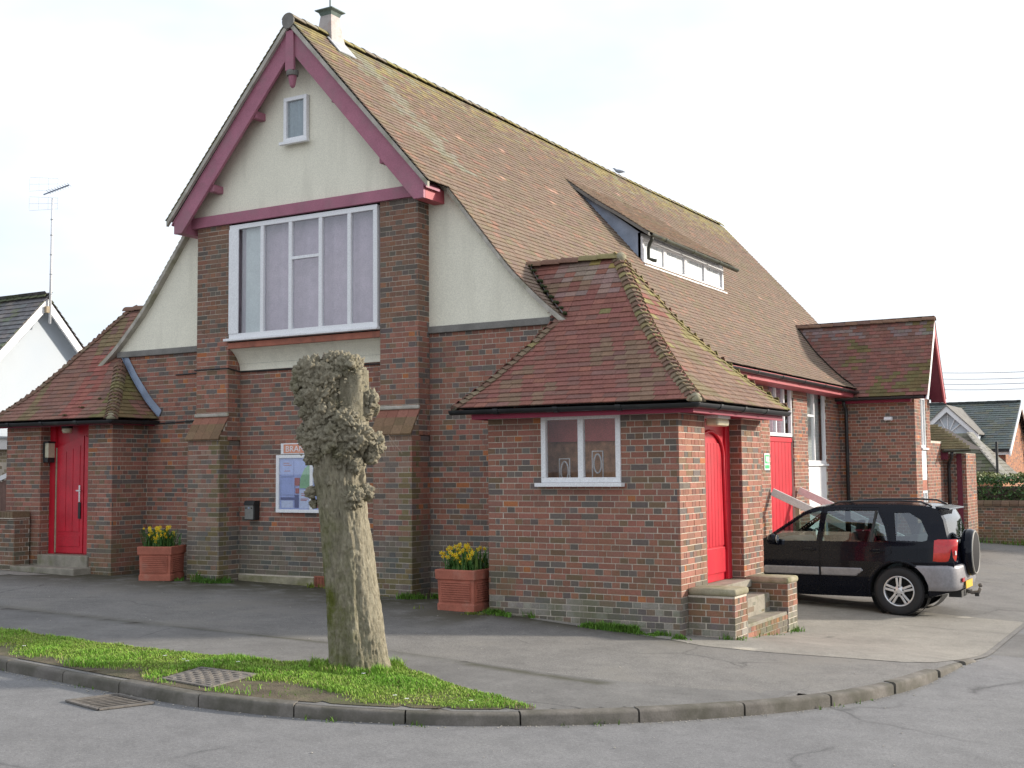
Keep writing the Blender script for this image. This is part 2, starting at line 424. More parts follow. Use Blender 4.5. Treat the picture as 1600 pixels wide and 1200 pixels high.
class MB:
    def __init__(self):
        self.v, self.f, self.c = [], [], []
    def add(self, verts, faces, col=None):
        n = len(self.v)
        self.v += [tuple(p) for p in verts]
        self.f += [tuple(i + n for i in q) for q in faces]
        self.c += [col] * len(faces)
        return self
    def box(self, lo, hi, col=None, mat=None):
        x0, y0, z0 = lo
        x1, y1, z1 = hi
        vs = [Vector(p) for p in ((x0, y0, z0), (x1, y0, z0), (x1, y1, z0), (x0, y1, z0), (x0, y0, z1), (x1, y0, z1), (x1, y1, z1), (x0, y1, z1))]
        if mat is not None: vs = [mat @ p for p in vs]
        return self.add(vs, [(0, 3, 2, 1), (4, 5, 6, 7), (0, 1, 5, 4), (1, 2, 6, 5), (2, 3, 7, 6), (3, 0, 4, 7)], col)
    def obox(self, c, a, b, d, col=None):
        """oriented box, half vectors a b d"""
        c, a, b, d = map(Vector, (c, a, b, d))
        if a.cross(b).dot(d) < 0: d = -d
        vs = [c - a - b - d, c + a - b - d, c + a + b - d, c - a + b - d, c - a - b + d, c + a - b + d, c + a + b + d, c - a + b + d]
        return self.add(vs, [(0, 3, 2, 1), (4, 5, 6, 7), (0, 1, 5, 4), (1, 2, 6, 5), (2, 3, 7, 6), (3, 0, 4, 7)], col)
    def bar(self, p, q, w, h, upv=(0, 0, 1), col=None):
        p, q = Vector(p), Vector(q)
        d = q - p
        s = d.cross(Vector(upv))
        if s.length < 1e-6: s = d.cross(Vector((1, 0, 0)))
        s.normalize()
        n = s.cross(d).normalized()
        return self.obox((p + q) / 2, d / 2, s * w / 2, n * h / 2, col)
    def prism(self, poly, ext, col=None):
        """poly: list of 3d points (planar), ext: vector"""
        n = len(poly)
        e = Vector(ext)
        a = [Vector(p) for p in poly]
        nrm = Vector((0, 0, 0))
        for i in range(n): nrm += a[i].cross(a[(i + 1) % n])
        if nrm.dot(e) > 0: a.reverse()
        vs = a + [p + e for p in a]
        return self.add(vs, [tuple(range(n)), tuple(range(2 * n - 1, n - 1, -1))] + [(i, i + n, (i + 1) % n + n, (i + 1) % n) for i in range(n)], col)
    def tube(self, path, rad, seg=8, col=None, cap=True):
        path = [Vector(p) for p in path]
        rads = rad if isinstance(rad, (list, tuple)) else [rad] * len(path)
        rings = []
        prev = None
        for i, p in enumerate(path):
            t = (path[min(i + 1, len(path) - 1)] - path[max(i - 1, 0)]).normalized()
            if prev is None:
                a = t.cross(Vector((0, 0, 1)))
                if a.length < 1e-3: a = t.cross(Vector((1, 0, 0)))
            else:
                a = prev - t * prev.dot(t)
            a.normalize()
            prev = a
            b = t.cross(a)
            rings.append([p + (a * math.cos(k * 2 * math.pi / seg) + b * math.sin(k * 2 * math.pi / seg)) * rads[i] for k in range(seg)])
        vs = [v for r in rings for v in r]
        fs = [(i * seg + k, i * seg + (k + 1) % seg, (i + 1) * seg + (k + 1) % seg, (i + 1) * seg + k) for i in range(len(path) - 1) for k in range(seg)]
        if cap: fs += [tuple(range(seg - 1, -1, -1)), tuple(range((len(path) - 1) * seg, len(path) * seg))]
        return self.add(vs, fs, col)
    def lathe(self, prof, center=(0, 0, 0), axis='z', seg=24, col=None):
        """prof: list of (r, t)"""
        c = Vector(center)
        vs = []
        for r, t in prof:
            for k in range(seg):
                a = 2 * math.pi * k / seg
                p = (r * math.cos(a), r * math.sin(a), t)
                if axis == 'y': p = (p[0], t, p[1])
                if axis == 'x': p = (t, p[0], p[1])
                vs.append(c + Vector(p))
        n = len(prof)
        fs = [(i * seg + k, i * seg + (k + 1) % seg, (i + 1) * seg + (k + 1) % seg, (i + 1) * seg + k) for i in range(n - 1) for k in range(seg)]
        return self.add(vs, fs, col)
    def mesh(self, name):
        me = bpy.data.meshes.new(name)
        me.from_pydata(self.v, [], self.f)
        if any(c is not None for c in self.c):
            a = me.attributes.new('col', 'FLOAT_COLOR', 'FACE')
            arr = np.ones((len(self.f), 4), dtype=np.float32)
            for i, c in enumerate(self.c): arr[i, :3] = c if c is not None else (0.5, 0.5, 0.5)
            a.data.foreach_set('color', arr.ravel())
        me.validate()
        me.update()
        return me
    def build(self, name, mat, parent=None, smooth=False, bevel=0.0, local=False, kind=None, wm=None, fix=False):
        me = self.mesh(name)
        if bevel or fix:
            bm = bmesh.new()
            bm.from_mesh(me)
            if fix: bmesh.ops.recalc_face_normals(bm, faces=bm.faces)
            if bevel:
                es = [e for e in bm.edges if len(e.link_faces) == 2 and e.calc_face_angle(0) > 0.5]
                bmesh.ops.bevel(bm, geom=es, offset=bevel, segments=2, affect='EDGES', profile=0.5)
            bm.to_mesh(me)
            bm.free()
        return put(name, me, mat, parent, wm, smooth, local, kind)

def auto_smooth(o, deg=35):
    me = o.data
    me.polygons.foreach_set('use_smooth', np.ones(len(me.polygons), dtype=bool))
    me.set_sharp_from_angle(angle=math.radians(deg))
    return o

def sstep(a, b, x):
    t = np.clip((np.asarray(x, dtype=float) - a) / (b - a), 0, 1)
    return t * t * (3 - 2 * t)

GX = [-60, -20, -14, -10, -8, -5, -2.65, 0, 2, 4, 6, 60]
GZ = [0.45, 0.42, 0.40, 0.32, 0.27, 0.20, 0.15, 0.0, -0.10, -0.19, -0.24, -0.24]
def ground(x, y):
    return np.interp(x, GX, GZ) - 0.15 * sstep(0, 2.5, y) * sstep(-2.6, -0.2, x)
def roadz(x, y):
    k = 1 - 0.85 * sstep(-0.8, 1.2, y) * sstep(1.0, 2.5, x)
    return ground(x, y) - 0.10 * k
def gz(x, y): return float(ground(x, y))

def poly_sdf(P, poly):
    """signed distance (negative inside) of points P (N,2) to polygon"""
    poly = np.asarray(poly, dtype=float)
    d = np.full(len(P), 1e18)
    s = np.ones(len(P))
    n = len(poly)
    for i in range(n):
        a, b = poly[i], poly[i - 1]
        e = b - a
        w = P - a
        t = np.clip((w @ e) / (e @ e + 1e-20), 0, 1)
        q = w - t[:, None] * e
        d = np.minimum(d, (q * q).sum(1))
        c1 = P[:, 1] >= a[1]
        c2 = P[:, 1] < b[1]
        c3 = e[0] * w[:, 1] > e[1] * w[:, 0]
        s = np.where((c1 & c2 & c3) | (~c1 & ~c2 & ~c3), -s, s)
    return s * np.sqrt(d)

def snap_grid(sdf, x0, x1, y0, y1, step):
    """grid whose border vertices are pulled onto the zero line of sdf; returns 2d points and quads"""
    xs = np.arange(x0, x1 + step * 0.5, step)
    ys = np.arange(y0, y1 + step * 0.5, step)
    X, Y = np.meshgrid(xs, ys, indexing='ij')
    P = np.stack([X.ravel(), Y.ravel()], 1)
    for it in range(3):
        d = sdf(P)
        h = step * 0.02
        gx = (sdf(P + [h, 0]) - sdf(P - [h, 0])) / (2 * h)
        gy = (sdf(P + [0, h]) - sdf(P - [0, h])) / (2 * h)
        if it == 0: near = np.abs(d) < step * 0.62
        g = np.stack([gx, gy], 1)
        g /= np.maximum(np.linalg.norm(g, axis=1, keepdims=True), 1e-6)
        P = np.where(near[:, None], P - g * np.clip(d, -step * .7, step * .7)[:, None], P)
    nx, ny = len(xs), len(ys)
    idx = np.arange(nx * ny).reshape(nx, ny)
    Q = np.stack([idx[:-1, :-1], idx[1:, :-1], idx[1:, 1:], idx[:-1, 1:]], -1).reshape(-1, 4)
    c = P[Q].mean(1)
    d = sdf(P)
    keep = (sdf(c) < 0) & (d[Q].max(1) < step * 0.3)
    Q = Q[keep]
    used = np.unique(Q)
    remap = -np.ones(len(P), dtype=int)
    remap[used] = np.arange(len(used))
    return P[used], remap[Q]

def sheet(name, poly, mat, step=0.25, off=0.0, zf=ground, extra=None, kind='structure'):
    poly = np.asarray(poly, dtype=float)
    lo, hi = poly.min(0), poly.max(0)
    P, Q = snap_grid(lambda p: poly_sdf(p, poly), lo[0] - step, hi[0] + step, lo[1] - step, hi[1] + step, step)
    z = zf(P[:, 0], P[:, 1]) + off
    ex = extra(P) if extra else None
    me = mesh_np(name, np.column_stack([P, z]), Q, extra=ex)
    o = put(name, me, mat, smooth=True)
    if kind: o['kind'] = kind
    return o

# ---- many boxes at once -------------------------------------------------
BOXQ = np.array([(0, 3, 2, 1), (4, 5, 6, 7), (0, 1, 5, 4), (1, 2, 6, 5), (2, 3, 7, 6), (3, 0, 4, 7)])
def boxes_mesh(name, recs):
    """recs: list of dicts c,a,b,d,col ; five faces each (the back, -d, is left out)"""
    C = np.array([r[0] for r in recs]); A = np.array([r[1] for r in recs]); B = np.array([r[2] for r in recs]); D = np.array([r[3] for r in recs])
    flip = (np.einsum('ij,ij->i', np.cross(A, B), D) < 0)
    A[flip] = -A[flip]
    V = np.stack([C - A - B - D, C + A - B - D, C + A + B - D, C - A + B - D, C - A - B + D, C + A - B + D, C + A + B + D, C - A + B + D], 1).reshape(-1, 3)
    n = len(recs)
    Q = (np.arange(n)[:, None, None] * 8 + BOXQ[None, 1:]).reshape(-1, 4)
    cols = np.repeat(np.array([r[4] for r in recs]), 5, axis=0)
    return mesh_np(name, V, Q, cols)

def px_size(p, w, h):
    d = Vector(p) - CAM
    z = d.dot(fw)
    if z < 0.5: return 0
    x = 800 + F_PX * d.dot(rt) / z
    y = 600 - F_PX * d.dot(up) / z
    if not (-20 < x < 1620 and -20 < y < 1220): return 0
    return F_PX / z * math.sqrt(w * h)

# ------------------------------------------------------------------ brickwork in English bond
def brick_col(zone, rng):
    r = rng.random()
    if zone == 'plinth':
        base = (0.185, 0.15, 0.125) if r < 0.6 else ((0.13, 0.125, 0.115) if r < 0.85 else (0.22, 0.135, 0.10))
    elif zone == 'wash':
        base = (0.27, 0.25, 0.215) if r < 0.5 else ((0.15, 0.13, 0.12) if r < 0.85 else (0.21, 0.15, 0.12))
    elif zone == 'dark':
        base = (0.205, 0.118, 0.083) if r < 0.55 else ((0.135, 0.112, 0.093) if r < 0.82 else (0.25, 0.125, 0.08))
    elif zone == 'limed':
        base = (0.27, 0.175, 0.13) if r < 0.5 else ((0.245, 0.13, 0.095) if r < 0.8 else (0.17, 0.14, 0.12))
    elif zone == 'algae':
        base = (0.19, 0.145, 0.075) if r < 0.6 else (0.15, 0.125, 0.07)
    elif zone == 'buff':
        base = (0.33, 0.27, 0.19) if r < 0.7 else (0.24, 0.19, 0.14)
    else:
        if r < 0.50: base = (0.295, 0.134, 0.096)
        elif r < 0.70: base = (0.24, 0.122, 0.094)
        elif r < 0.90: base = (0.148, 0.122, 0.108)
        elif r < 0.98: base = (0.20, 0.128, 0.083)
        else: base = (0.40, 0.15, 0.065)
    k = 1 + (rng.random() - 0.5) * 0.30
    return tuple(c * k * (1 + (rng.random() - 0.5) * 0.08) for c in base)

BR = []        # bricks of the hall: (centre, a, b, d, col, size)
brng = random.Random(5)

def bricks(origin, u, n, length, z0, z1, holes=(), zone=None, out=None, phase=0, keep=None, bottom=None, cz=0.075, depth=0.03, start_q=True, jit=0.0012):
    """origin: point at u=0 (z ignored), u: unit vec along, n: outward normal; faces of the bricks lie on the plane"""
    out = BR if out is None else out
    o, u, n = Vector(origin), Vector(u).normalized(), Vector(n).normalized()
    o = Vector((o.x, o.y, 0))
    k0 = int(math.floor(z0 / cz)) - 1
    k1 = int(math.ceil(z1 / cz)) + 1
    for k in range(k0, k1):
        za, zb = k * cz + 0.005, (k + 1) * cz - 0.005
        za, zb = max(za, z0), min(zb, z1)
        if zb - za < 0.02: continue
        free = [(0.0, length)]
        for (a, b, c, d) in holes:
            if d > za + 0.01 and c < zb - 0.01:
                nf = []
                for (p, q) in free:
                    if a > p: nf.append((p, min(q, a)))
                    if b < q: nf.append((max(p, b), q))
                free = [s for s in nf if s[1] - s[0] > 0.02]
        header = (k + phase) % 2 == 0
        segs, x = [], 0.0
        if header and start_q:
            segs += [(0, 0.1025), (0.1125, 0.165)]
            x = 0.175
        elif not start_q: x = -0.056 if header else -0.0
        step = 0.1125 if header else 0.225
        while x < length:
            w = step - 0.01
            if brng.random() < 0.06 and not header: w = 0.1025
            segs.append((x, x + w))
            x += w + 0.01
        for (a, b) in segs:
            for (p, q) in free:
                aa, bb = max(a, p), min(b, q)
                if bb - aa < 0.025: continue
                um = (aa + bb) / 2
                zc = (za + zb) / 2
                if keep and not keep(um, zc): continue
                if bottom and zc < bottom(um): continue
                off = (brng.random() - 0.5) * 2 * jit * 1.6
                c = o + u * um + Vector((0, 0, zc)) + n * (off - depth / 2)
                zn = zone(um, zc) if zone else 'red'
                out.append((tuple(c), tuple(u * ((bb - aa) / 2 + (brng.random() - 0.5) * 0.002)), (0, 0, (zb - za) / 2 + (brng.random() - 0.5) * 0.0016), tuple(n * (depth / 2)), brick_col(zn, brng), (bb - aa, zb - za), zn))

def slab(mb, origin, u, n, length, z0, z1, holes=(), thick=0.2, recess=0.006):
    """mortar face behind the bricks, with reveals round the openings"""
    o, u, n = Vector(origin), Vector(u).normalized(), Vector(n).normalized()
    o = Vector((o.x, o.y, 0)) - n * recess
    us = sorted({0.0, length} | {h for hh in holes for h in hh[:2]})
    zs = sorted({z0, z1} | {h for hh in holes for h in hh[2:]})
    us = [a for a in us if -1e-6 <= a <= length + 1e-6]
    zs = [a for a in zs if z0 - 1e-6 <= a <= z1 + 1e-6]
    P = lambda a, z: o + u * a + Vector((0, 0, z))
    flip = u.cross(Vector((0, 0, 1))).dot(n) < 0
    for i in range(len(us) - 1):
        for j in range(len(zs) - 1):
            um, zm = (us[i] + us[i + 1]) / 2, (zs[j] + zs[j + 1]) / 2
            if any(h[0] < um < h[1] and h[2] < zm < h[3] for h in holes): continue
            q = [P(us[i], zs[j]), P(us[i + 1], zs[j]), P(us[i + 1], zs[j + 1]), P(us[i], zs[j + 1])]
            if flip: q.reverse()
            mb.add(q, [(0, 1, 2, 3)])
    for (a, b, c, d) in holes:
        a, b, c, d = max(a, 0), min(b, length), max(c, z0), min(d, z1)
        ring = [P(a, c), P(b, c), P(b, d), P(a, d)]
        for i in range(4):
            p, q = ring[i], ring[(i + 1) % 4]
            mb.add([p, q, q - n * thick, p - n * thick], [(0, 1, 2, 3)])

def flush_bricks(parent, limit=300):
    recs = sorted(BR, key=lambda r: -px_size(r[0], r[5][0] * abs(Vector(r[1]).normalized().dot(rt)), r[5][1]))
    big, rest = recs[:limit], recs[limit:]
    # shared meshes: a few lengths, many tints
    lib = {}
    rr = random.Random(3)
    for r in big:
        w = r[5][0]
        key = (round(w, 2), round(r[5][1], 3), r[6])
        k = rr.randrange(16)
        if (key, k) not in lib:
            lib[(key, k)] = None
        me = lib[(key, k)]
        if me is None:
            x, y, z = key[0] / 2, 0.015, r[5][1] / 2
            e = 0.0025
            mb = MB()
            vs = [(-x, y, -z), (x, y, -z), (x, y, z), (-x, y, z), (-x, -y + e, -z), (x, -y + e, -z), (x, -y + e, z), (-x, -y + e, z),
                  (-x + e, -y, -z + e), (x - e, -y, -z + e), (x - e, -y, z - e), (-x + e, -y, z - e)]
            col = r[4]
            mb.add(vs, [(8, 9, 10, 11), (4, 5, 9, 8), (5, 6, 10, 9), (6, 7, 11, 10), (7, 4, 8, 11), (0, 1, 5, 4), (1, 2, 6, 5), (2, 3, 7, 6), (3, 0, 4, 7)], col)
            me = mb.mesh('brick')
            me.materials.append(M['brick'])
            lib[(key, k)] = me
        n = Vector(r[3]).normalized()
        x_ax = Vector((0, 0, 1)).cross(n)      # local +x, local -y = outward
        wm = Matrix.Translation(r[0]) @ Matrix(((x_ax.x, -n.x, 0, 0), (x_ax.y, -n.y, 0, 0), (0, 0, 1, 0), (0, 0, 0, 1)))
        wm = wm @ Matrix.Rotation(rr.uniform(-0.004, 0.004), 4, 'Y')
        put('brick', me, None, parent, wm)
    put('brickwork', boxes_mesh('brickwork', rest), M['brick'], parent, kind='stuff')

# ------------------------------------------------------------------ tiles
TL = []        # tiles: (centre, a, b, d, col, size)
def tile_slope(left, right, S, colf, gauge=0.1, tw=0.165, out=None, length=0.14, th=0.012, deck=None, s0=0.0):
    out = TL if out is None else out
    rng = random.Random(int(S * 1000) % 977)
    k, s = 0, s0
    while s < S - 0.02:
        L, R = Vector(left(s)), Vector(right(s))
        e = R - L
        W = e.length
        if W > 0.03:
            e.normalize()
            s2 = min(s + gauge, S)
            upv = Vector(left(s2)) - L
            upv -= e * upv.dot(e)
            if upv.length < 1e-5:
                s += gauge; k += 1
                continue
            upv.normalize()
            n = e.cross(upv)
            if n.z < 0: n = -n
            x = -(tw / 2 if k % 2 else 0) - rng.random() * 0.01
            while x < W:
                a, b = max(x, 0), min(x + tw - 0.003, W)
                if b - a > 0.02:
                    ta = 0.125 + rng.uniform(-0.02, 0.02)          # tilt: tail proud of the course below
                    uu = upv * math.cos(ta) - n * math.sin(ta)
                    nn = n * math.cos(ta) + upv * math.sin(ta)
                    c = L + e * ((a + b) / 2) + upv * (length / 2 - 0.01) + n * (0.018 + rng.uniform(-0.002, 0.0025))
                    out.append((tuple(c), tuple(e * ((b - a) / 2)), tuple(uu * (length / 2)), tuple(nn * (th / 2)), colf(c, rng), (b - a, gauge)))
                x += tw
        s += gauge
        k += 1
    if deck is not None:
        N = 14
        pl = [Vector(left(S * i / N)) for i in range(N + 1)]
        pr = [Vector(right(S * i / N)) for i in range(N + 1)]
        deck.add(pl + pr, [(i, i + N + 1, i + N + 2, i + 1) for i in range(N)])

def curve_profile(pts, n=60):
    """pts: list of (plan, z) from eave to ridge -> functions of arc length"""
    p = np.array(pts, dtype=float)
    t = np.linspace(0, 1, len(p))
    tt = np.linspace(0, 1, n)
    x = np.interp(tt, t, p[:, 0]); z = np.interp(tt, t, p[:, 1])
    for _ in range(6):
        x[1:-1] = (x[:-2] + 2 * x[1:-1] + x[2:]) / 4
        z[1:-1] = (z[:-2] + 2 * z[1:-1] + z[2:]) / 4
    s = np.concatenate([[0], np.cumsum(np.hypot(np.diff(x), np.diff(z)))])
    return (lambda q: float(np.interp(q, s, x))), (lambda q: float(np.interp(q, s, z))), float(s[-1])

def vary(c, rng, k=0.3):
    f = 1 + (rng.random() - 0.5) * k
    return tuple(min(1, v * f * (1 + (rng.random() - 0.5) * 0.07)) for v in c)

def nz(p, s=1.0, seed=0.0):
    return noise.noise(Vector(p) * s + Vector((seed, seed * 1.7, 0)))

def flush_tiles(parent, limit=300):
    recs = sorted(TL, key=lambda r: -px_size(r[0], r[5][0], r[5][1] * max(0.05, abs(Vector(r[2]).normalized().dot(up)))))
    big, rest = recs[:limit], recs[limit:]
    lib = {}
    rr = random.Random(9)
    for r in big:
        key = (round(r[5][0], 2), rr.randrange(16))
        me = lib.get(key)
        if me is None:
            x, y, z = key[0] / 2, 0.07, 0.006
            mb = MB()
            cam_ = 0.003
            vs = []
            for yy in (-y, y):
                for zz in (-z, z):
                    for xx, cz in ((-x, 0), (0, cam_), (x, 0)):
                        vs.append((xx, yy, zz + cz))
            fs = [(3, 4, 10, 9), (4, 5, 11, 10), (0, 1, 4, 3), (1, 2, 5, 4), (0, 3, 9, 6), (2, 8, 11, 5), (6, 7, 1, 0), (7, 8, 2, 1)]
            mb.add(vs, fs, r[4])
            me = mb.mesh('roof_tile')
            me.materials.append(M['tile'])
            lib[key] = me
        a, b, d = Vector(r[1]).normalized(), Vector(r[2]).normalized(), Vector(r[3]).normalized()
        if a.cross(b).dot(d) < 0: a = -a
        wm = Matrix.Translation(r[0]) @ Matrix(((a.x, b.x, d.x, 0), (a.y, b.y, d.y, 0), (a.z, b.z, d.z, 0), (0, 0, 0, 1)))
        put('roof_tile', me, None, parent, wm)
    put('roof_tiling', boxes_mesh('roof_tiling', rest), M['tile'], parent, kind='stuff')

# bonnet and ridge tiles, each its own object
def arch_mesh(name, rad0, rad1, length, ang, th, col, seg=8, cap=None):
    """half-round tile along +y (head), tail at y=0 ; rad0 at tail, rad1 at head"""
    mb = MB()
    vs = []
    for (y, r, zo) in ((0, rad0, 0.012), (length, rad1, 0)):
        for rr_ in (r, r - th):
            for k in range(seg + 1):
                a = -ang + 2 * ang * k / seg
                vs.append((rr_ * math.sin(a), y, rr_ * math.cos(a) - rad0 * math.cos(ang) * 0.0 - rad0 + zo))
    m = seg + 1
    fs = []
    for k in range(seg):
        fs.append((k, k + 1, 2 * m + k + 1, 2 * m + k))
        fs.append((m + k + 1, m + k, 3 * m + k, 3 * m + k + 1))
        fs.append((k + 1, k, m + k, m + k + 1))
        fs.append((2 * m + k, 2 * m + k + 1, 3 * m + k + 1, 3 * m + k))
    fs.append((0, 2 * m, 3 * m, m))
    fs.append((seg, m + seg, 3 * m + seg, 2 * m + seg))
    mb.add(vs, fs, col)
    if cap:
        base = [vs[m + k] for k in range(seg + 1)]
        mb.add([(p[0], p[1] + 0.006, p[2]) for p in base], [tuple(range(seg + 1))], cap)
    me = mb.mesh(name)
    me.materials.append(M['tile'])
    me.polygons.foreach_set('use_smooth', np.ones(len(me.polygons), dtype=bool))
    me.set_sharp_from_angle(angle=math.radians(40))
    return me

ARCH = {}
def lay_along(name, parent, path, step, n_up, colf, rad0=0.12, rad1=0.085, length=0.16, ang=1.05, th=0.016, lift=0.03, cap=None, sink=0.0, tilt=0.0):
    """objects laid from path[0] (low) towards path[-1]"""
    path = [Vector(p) for p in path]
    seg = [0]
    for a, b in zip(path, path[1:]): seg.append(seg[-1] + (b - a).length)
    rng = random.Random(len(path) * 31 + int(seg[-1] * 100))
    s = 0.0
    def at(q):
        for i in range(len(path) - 1):
            if q <= seg[i + 1] or i == len(path) - 2:
                return path[i] + (path[i + 1] - path[i]) * ((q - seg[i]) / max(1e-9, seg[i + 1] - seg[i]))
    while s < seg[-1] - step * 0.4:
        p, q = at(s), at(min(s + step, seg[-1]))
        d = (q - p).normalized()
        n = Vector(n_up)
        n = (n - d * n.dot(d)).normalized()
        if tilt:
            ta = tilt + rng.uniform(-0.02, 0.02)
            d2 = d * math.cos(ta) - n * math.sin(ta)
            n = n * math.cos(ta) + d * math.sin(ta)
            d = d2
        x = d.cross(n)
        c = colf(p, rng)
        key = (name, rad0, rad1, length, rng.randrange(6), tuple(round(v, 1) for v in c), bool(cap))
        if key not in ARCH: ARCH[key] = arch_mesh(name, rad0, rad1, length, ang, th, c, cap=cap)
        o = p + n * (lift + rng.uniform(-0.003, 0.003))
        wm = Matrix(((x.x, d.x, n.x, o.x), (x.y, d.y, n.y, o.y), (x.z, d.z, n.z, o.z), (0, 0, 0, 1)))
        put(name, ARCH[key], None, parent, wm)
        s += step

# ------------------------------------------------------------------ ground
def base_grid(name, mat, zf, off, near=(-40, 30, -40, 45), step=0.5):
    x0, x1, y0, y1 = near
    xs = np.concatenate([[-900, -300, -120, -60], np.arange(x0, x1 + .01, step), [60, 120, 300, 900]])
    ys = np.concatenate([[-900, -300, -120, -60], np.arange(y0, y1 + .01, step), [60, 120, 300, 1200]])
    X, Y = np.meshgrid(xs, ys, indexing='ij')
    Z = zf(X, Y) + off
    idx = np.arange(X.size).reshape(X.shape)
    Q = np.stack([idx[:-1, :-1], idx[1:, :-1], idx[1:, 1:], idx[:-1, 1:]], -1).reshape(-1, 4)
    me = mesh_np(name, np.column_stack([X.ravel(), Y.ravel(), Z.ravel()]), Q)
    o = put(name, me, mat, smooth=True)
    o['kind'] = 'structure'
    return o
base_grid('road', M['road'], roadz, 0.0)

# face line of the kerb, left to right, and the joints between the stones
KERB = [(-45, -3.6), (-20, -4.55), (-12, -5.1), (-8, -5.42), (-4.64, -5.70), (-3.64, -5.80), (-2.84, -5.88), (-1.93, -5.86), (-1.10, -5.61), (-0.27, -5.22),
        (0.50, -4.66), (1.22, -3.94), (1.84, -3.13), (2.37, -2.24), (2.73, -1.25), (2.93, -0.2), (3.05, 0.9), (3.10, 2.0)]
def smooth_path(pts, it=2):
    p = [Vector((a, b, 0)) for a, b in pts]
    for _ in range(it):
        q = [p[0]]
        for a, b in zip(p, p[1:]): q += [a * .75 + b * .25, a * .25 + b * .75]
        p = q + [p[-1]]
    return p
KP = smooth_path(KERB)
def offset_path(p, d):
    out = []
    for i in range(len(p)):
        t = (p[min(i + 1, len(p) - 1)] - p[max(i - 1, 0)]).normalized()
        out.append(p[i] + Vector((-t.y, t.x, 0)) * d)
    return out
KIN = offset_path(KP, 0.125)
KMID = offset_path(KP, 0.06)

def moss_near(P):
    # distance to the foot of the walls, where damp lets moss grow
    foot = [(-16, .3), (-12.7, .2), (-10.06, .36), (-10.06, 1.1), (-8.66, 1.1), (-8.66, .62), (-7.98, .62), (-7.98, 1.1), (-4.99, 1.1), (-4.99, .62), (-4.31, .62), (-4.31, 1.1), (-2.65, 1.1), (-2.65, 0), (0.0, 0)]
    d = np.full(len(P), 1e9)
    for a, b in zip(foot, foot[1:]):
        a, b = np.array(a), np.array(b)
        e = b - a
        t = np.clip(((P - a) @ e) / (e @ e), 0, 1)
        d = np.minimum(d, np.linalg.norm(P - a - t[:, None] * e, axis=1))
    band = np.where(P[:, 0] < -2.4, 1.5, 0.5)
    m = np.clip(1.25 - d / band, 0, 1) * .95
    e = np.clip(1 - np.abs(P[:, 1] - (-3.12 + 0.0 * P[:, 0])) / 0.12, 0, 1) * 0.8 * (P[:, 0] < 0.5)
    return {'moss': np.maximum(m, e)}

pav = [(p.x, p.y) for p in KMID] + [(3.06, 60), (-45, 60)]
sheet('pavement', pav, M['asphalt'], step=0.22, extra=moss_near)
seam = [(-45, -2.9), (-8, -3.2), (-5, -3.17), (-2.4, -3.10), (0.2, -2.95), (1.0, -2.82), (1.5, -2.62), (2.05, -2.2)]
foot = [(p.x, p.y) for p in KMID if p.x < 2.1] + seam[::-1]
sheet('footpath', foot, M['path'], step=0.15, off=0.003, extra=moss_near)
apron = [(0.02, -0.30), (0.44, -0.45), (1.2, -0.33), (1.9, -0.10), (2.50, 0.06), (2.78, 0.3), (2.92, 0.9), (2.97, 2.0), (2.98, 5.62), (1.5, 5.66), (-2.0, 5.6), (-2.0, -0.1)]
sheet('concrete_apron', apron, M['concrete'], step=0.15, off=0.004)
pads = [(-16.5, 0.05), (-12.7, -0.02), (-10.9, -0.12), (-11.6, -0.75), (-16.5, -0.85)]
sheet('paving_slab', pads, M['concrete'], step=0.2, off=0.006)

sheet('road_patch', [(3.02, 2.3), (3.55, 2.35), (3.9, 4.4), (3.04, 4.5)], M['path'], step=0.15, off=0.004, zf=roadz)
# kerb stones, one object each
JX = [-13.5, -12.6, -11.7, -10.8, -9.9, -9.0, -8.15, -7.25, -6.35, -5.45, -4.55, -3.65, -2.84, -1.93, -1.10, -0.27, 0.49, 1.22, 1.85, 2.36, 2.71, 2.92, 3.02, 3.065]
kerb_root = tag(MB().box((-14.2, -5.02, 0.2), (-13.6, -4.9, 0.35)).build('kerb', M['kerb']), kind='structure')
def kerb_stone(xa, xb):
    pts = [p for p in KP if xa + .02 < p.x < xb - .02]
    def at(x):
        for a, b in zip(KP, KP[1:]):
            if a.x <= x <= b.x: return a + (b - a) * ((x - a.x) / max(1e-6, b.x - a.x))
    path = [at(xa + 0.006)] + pts + [at(xb - 0.006)]
    inn = offset_path(path, 0.125)
    sec = lambda p, q, zt, zb: [(p.x, p.y, zb), (p.x, p.y, zt - 0.028), (p.x * .96 + q.x * .04, p.y * .96 + q.y * .04, zt - 0.012), (p.x * .8 + q.x * .2, p.y * .8 + q.y * .2, zt), (q.x, q.y, zt + 0.002), (q.x, q.y, zb)]
    vs, fs = [], []
    jz = random.uniform(-0.006, 0.006)
    for i, (p, q) in enumerate(zip(path, inn)):
        zt = gz(p.x, p.y) + 0.006 + jz
        zt = max(zt, float(roadz(p.x, p.y)) + 0.02)
        vs += sec(p, q, zt, float(roadz(p.x, p.y)) - 0.15)
        if i: fs += [((i - 1) * 6 + k, i * 6 + k, i * 6 + (k + 1) % 6, (i - 1) * 6 + (k + 1) % 6) for k in range(6)]
    n = len(path)
    fs += [(0, 1, 2, 3, 4, 5), tuple(reversed(range((n - 1) * 6, n * 6)))]
    o = MB().add(vs, fs).build('kerb_stone', M['kerb'], kerb_root)
    return auto_smooth(o, 50)
for a, b in zip(JX, JX[1:]): kerb_stone(a, b)

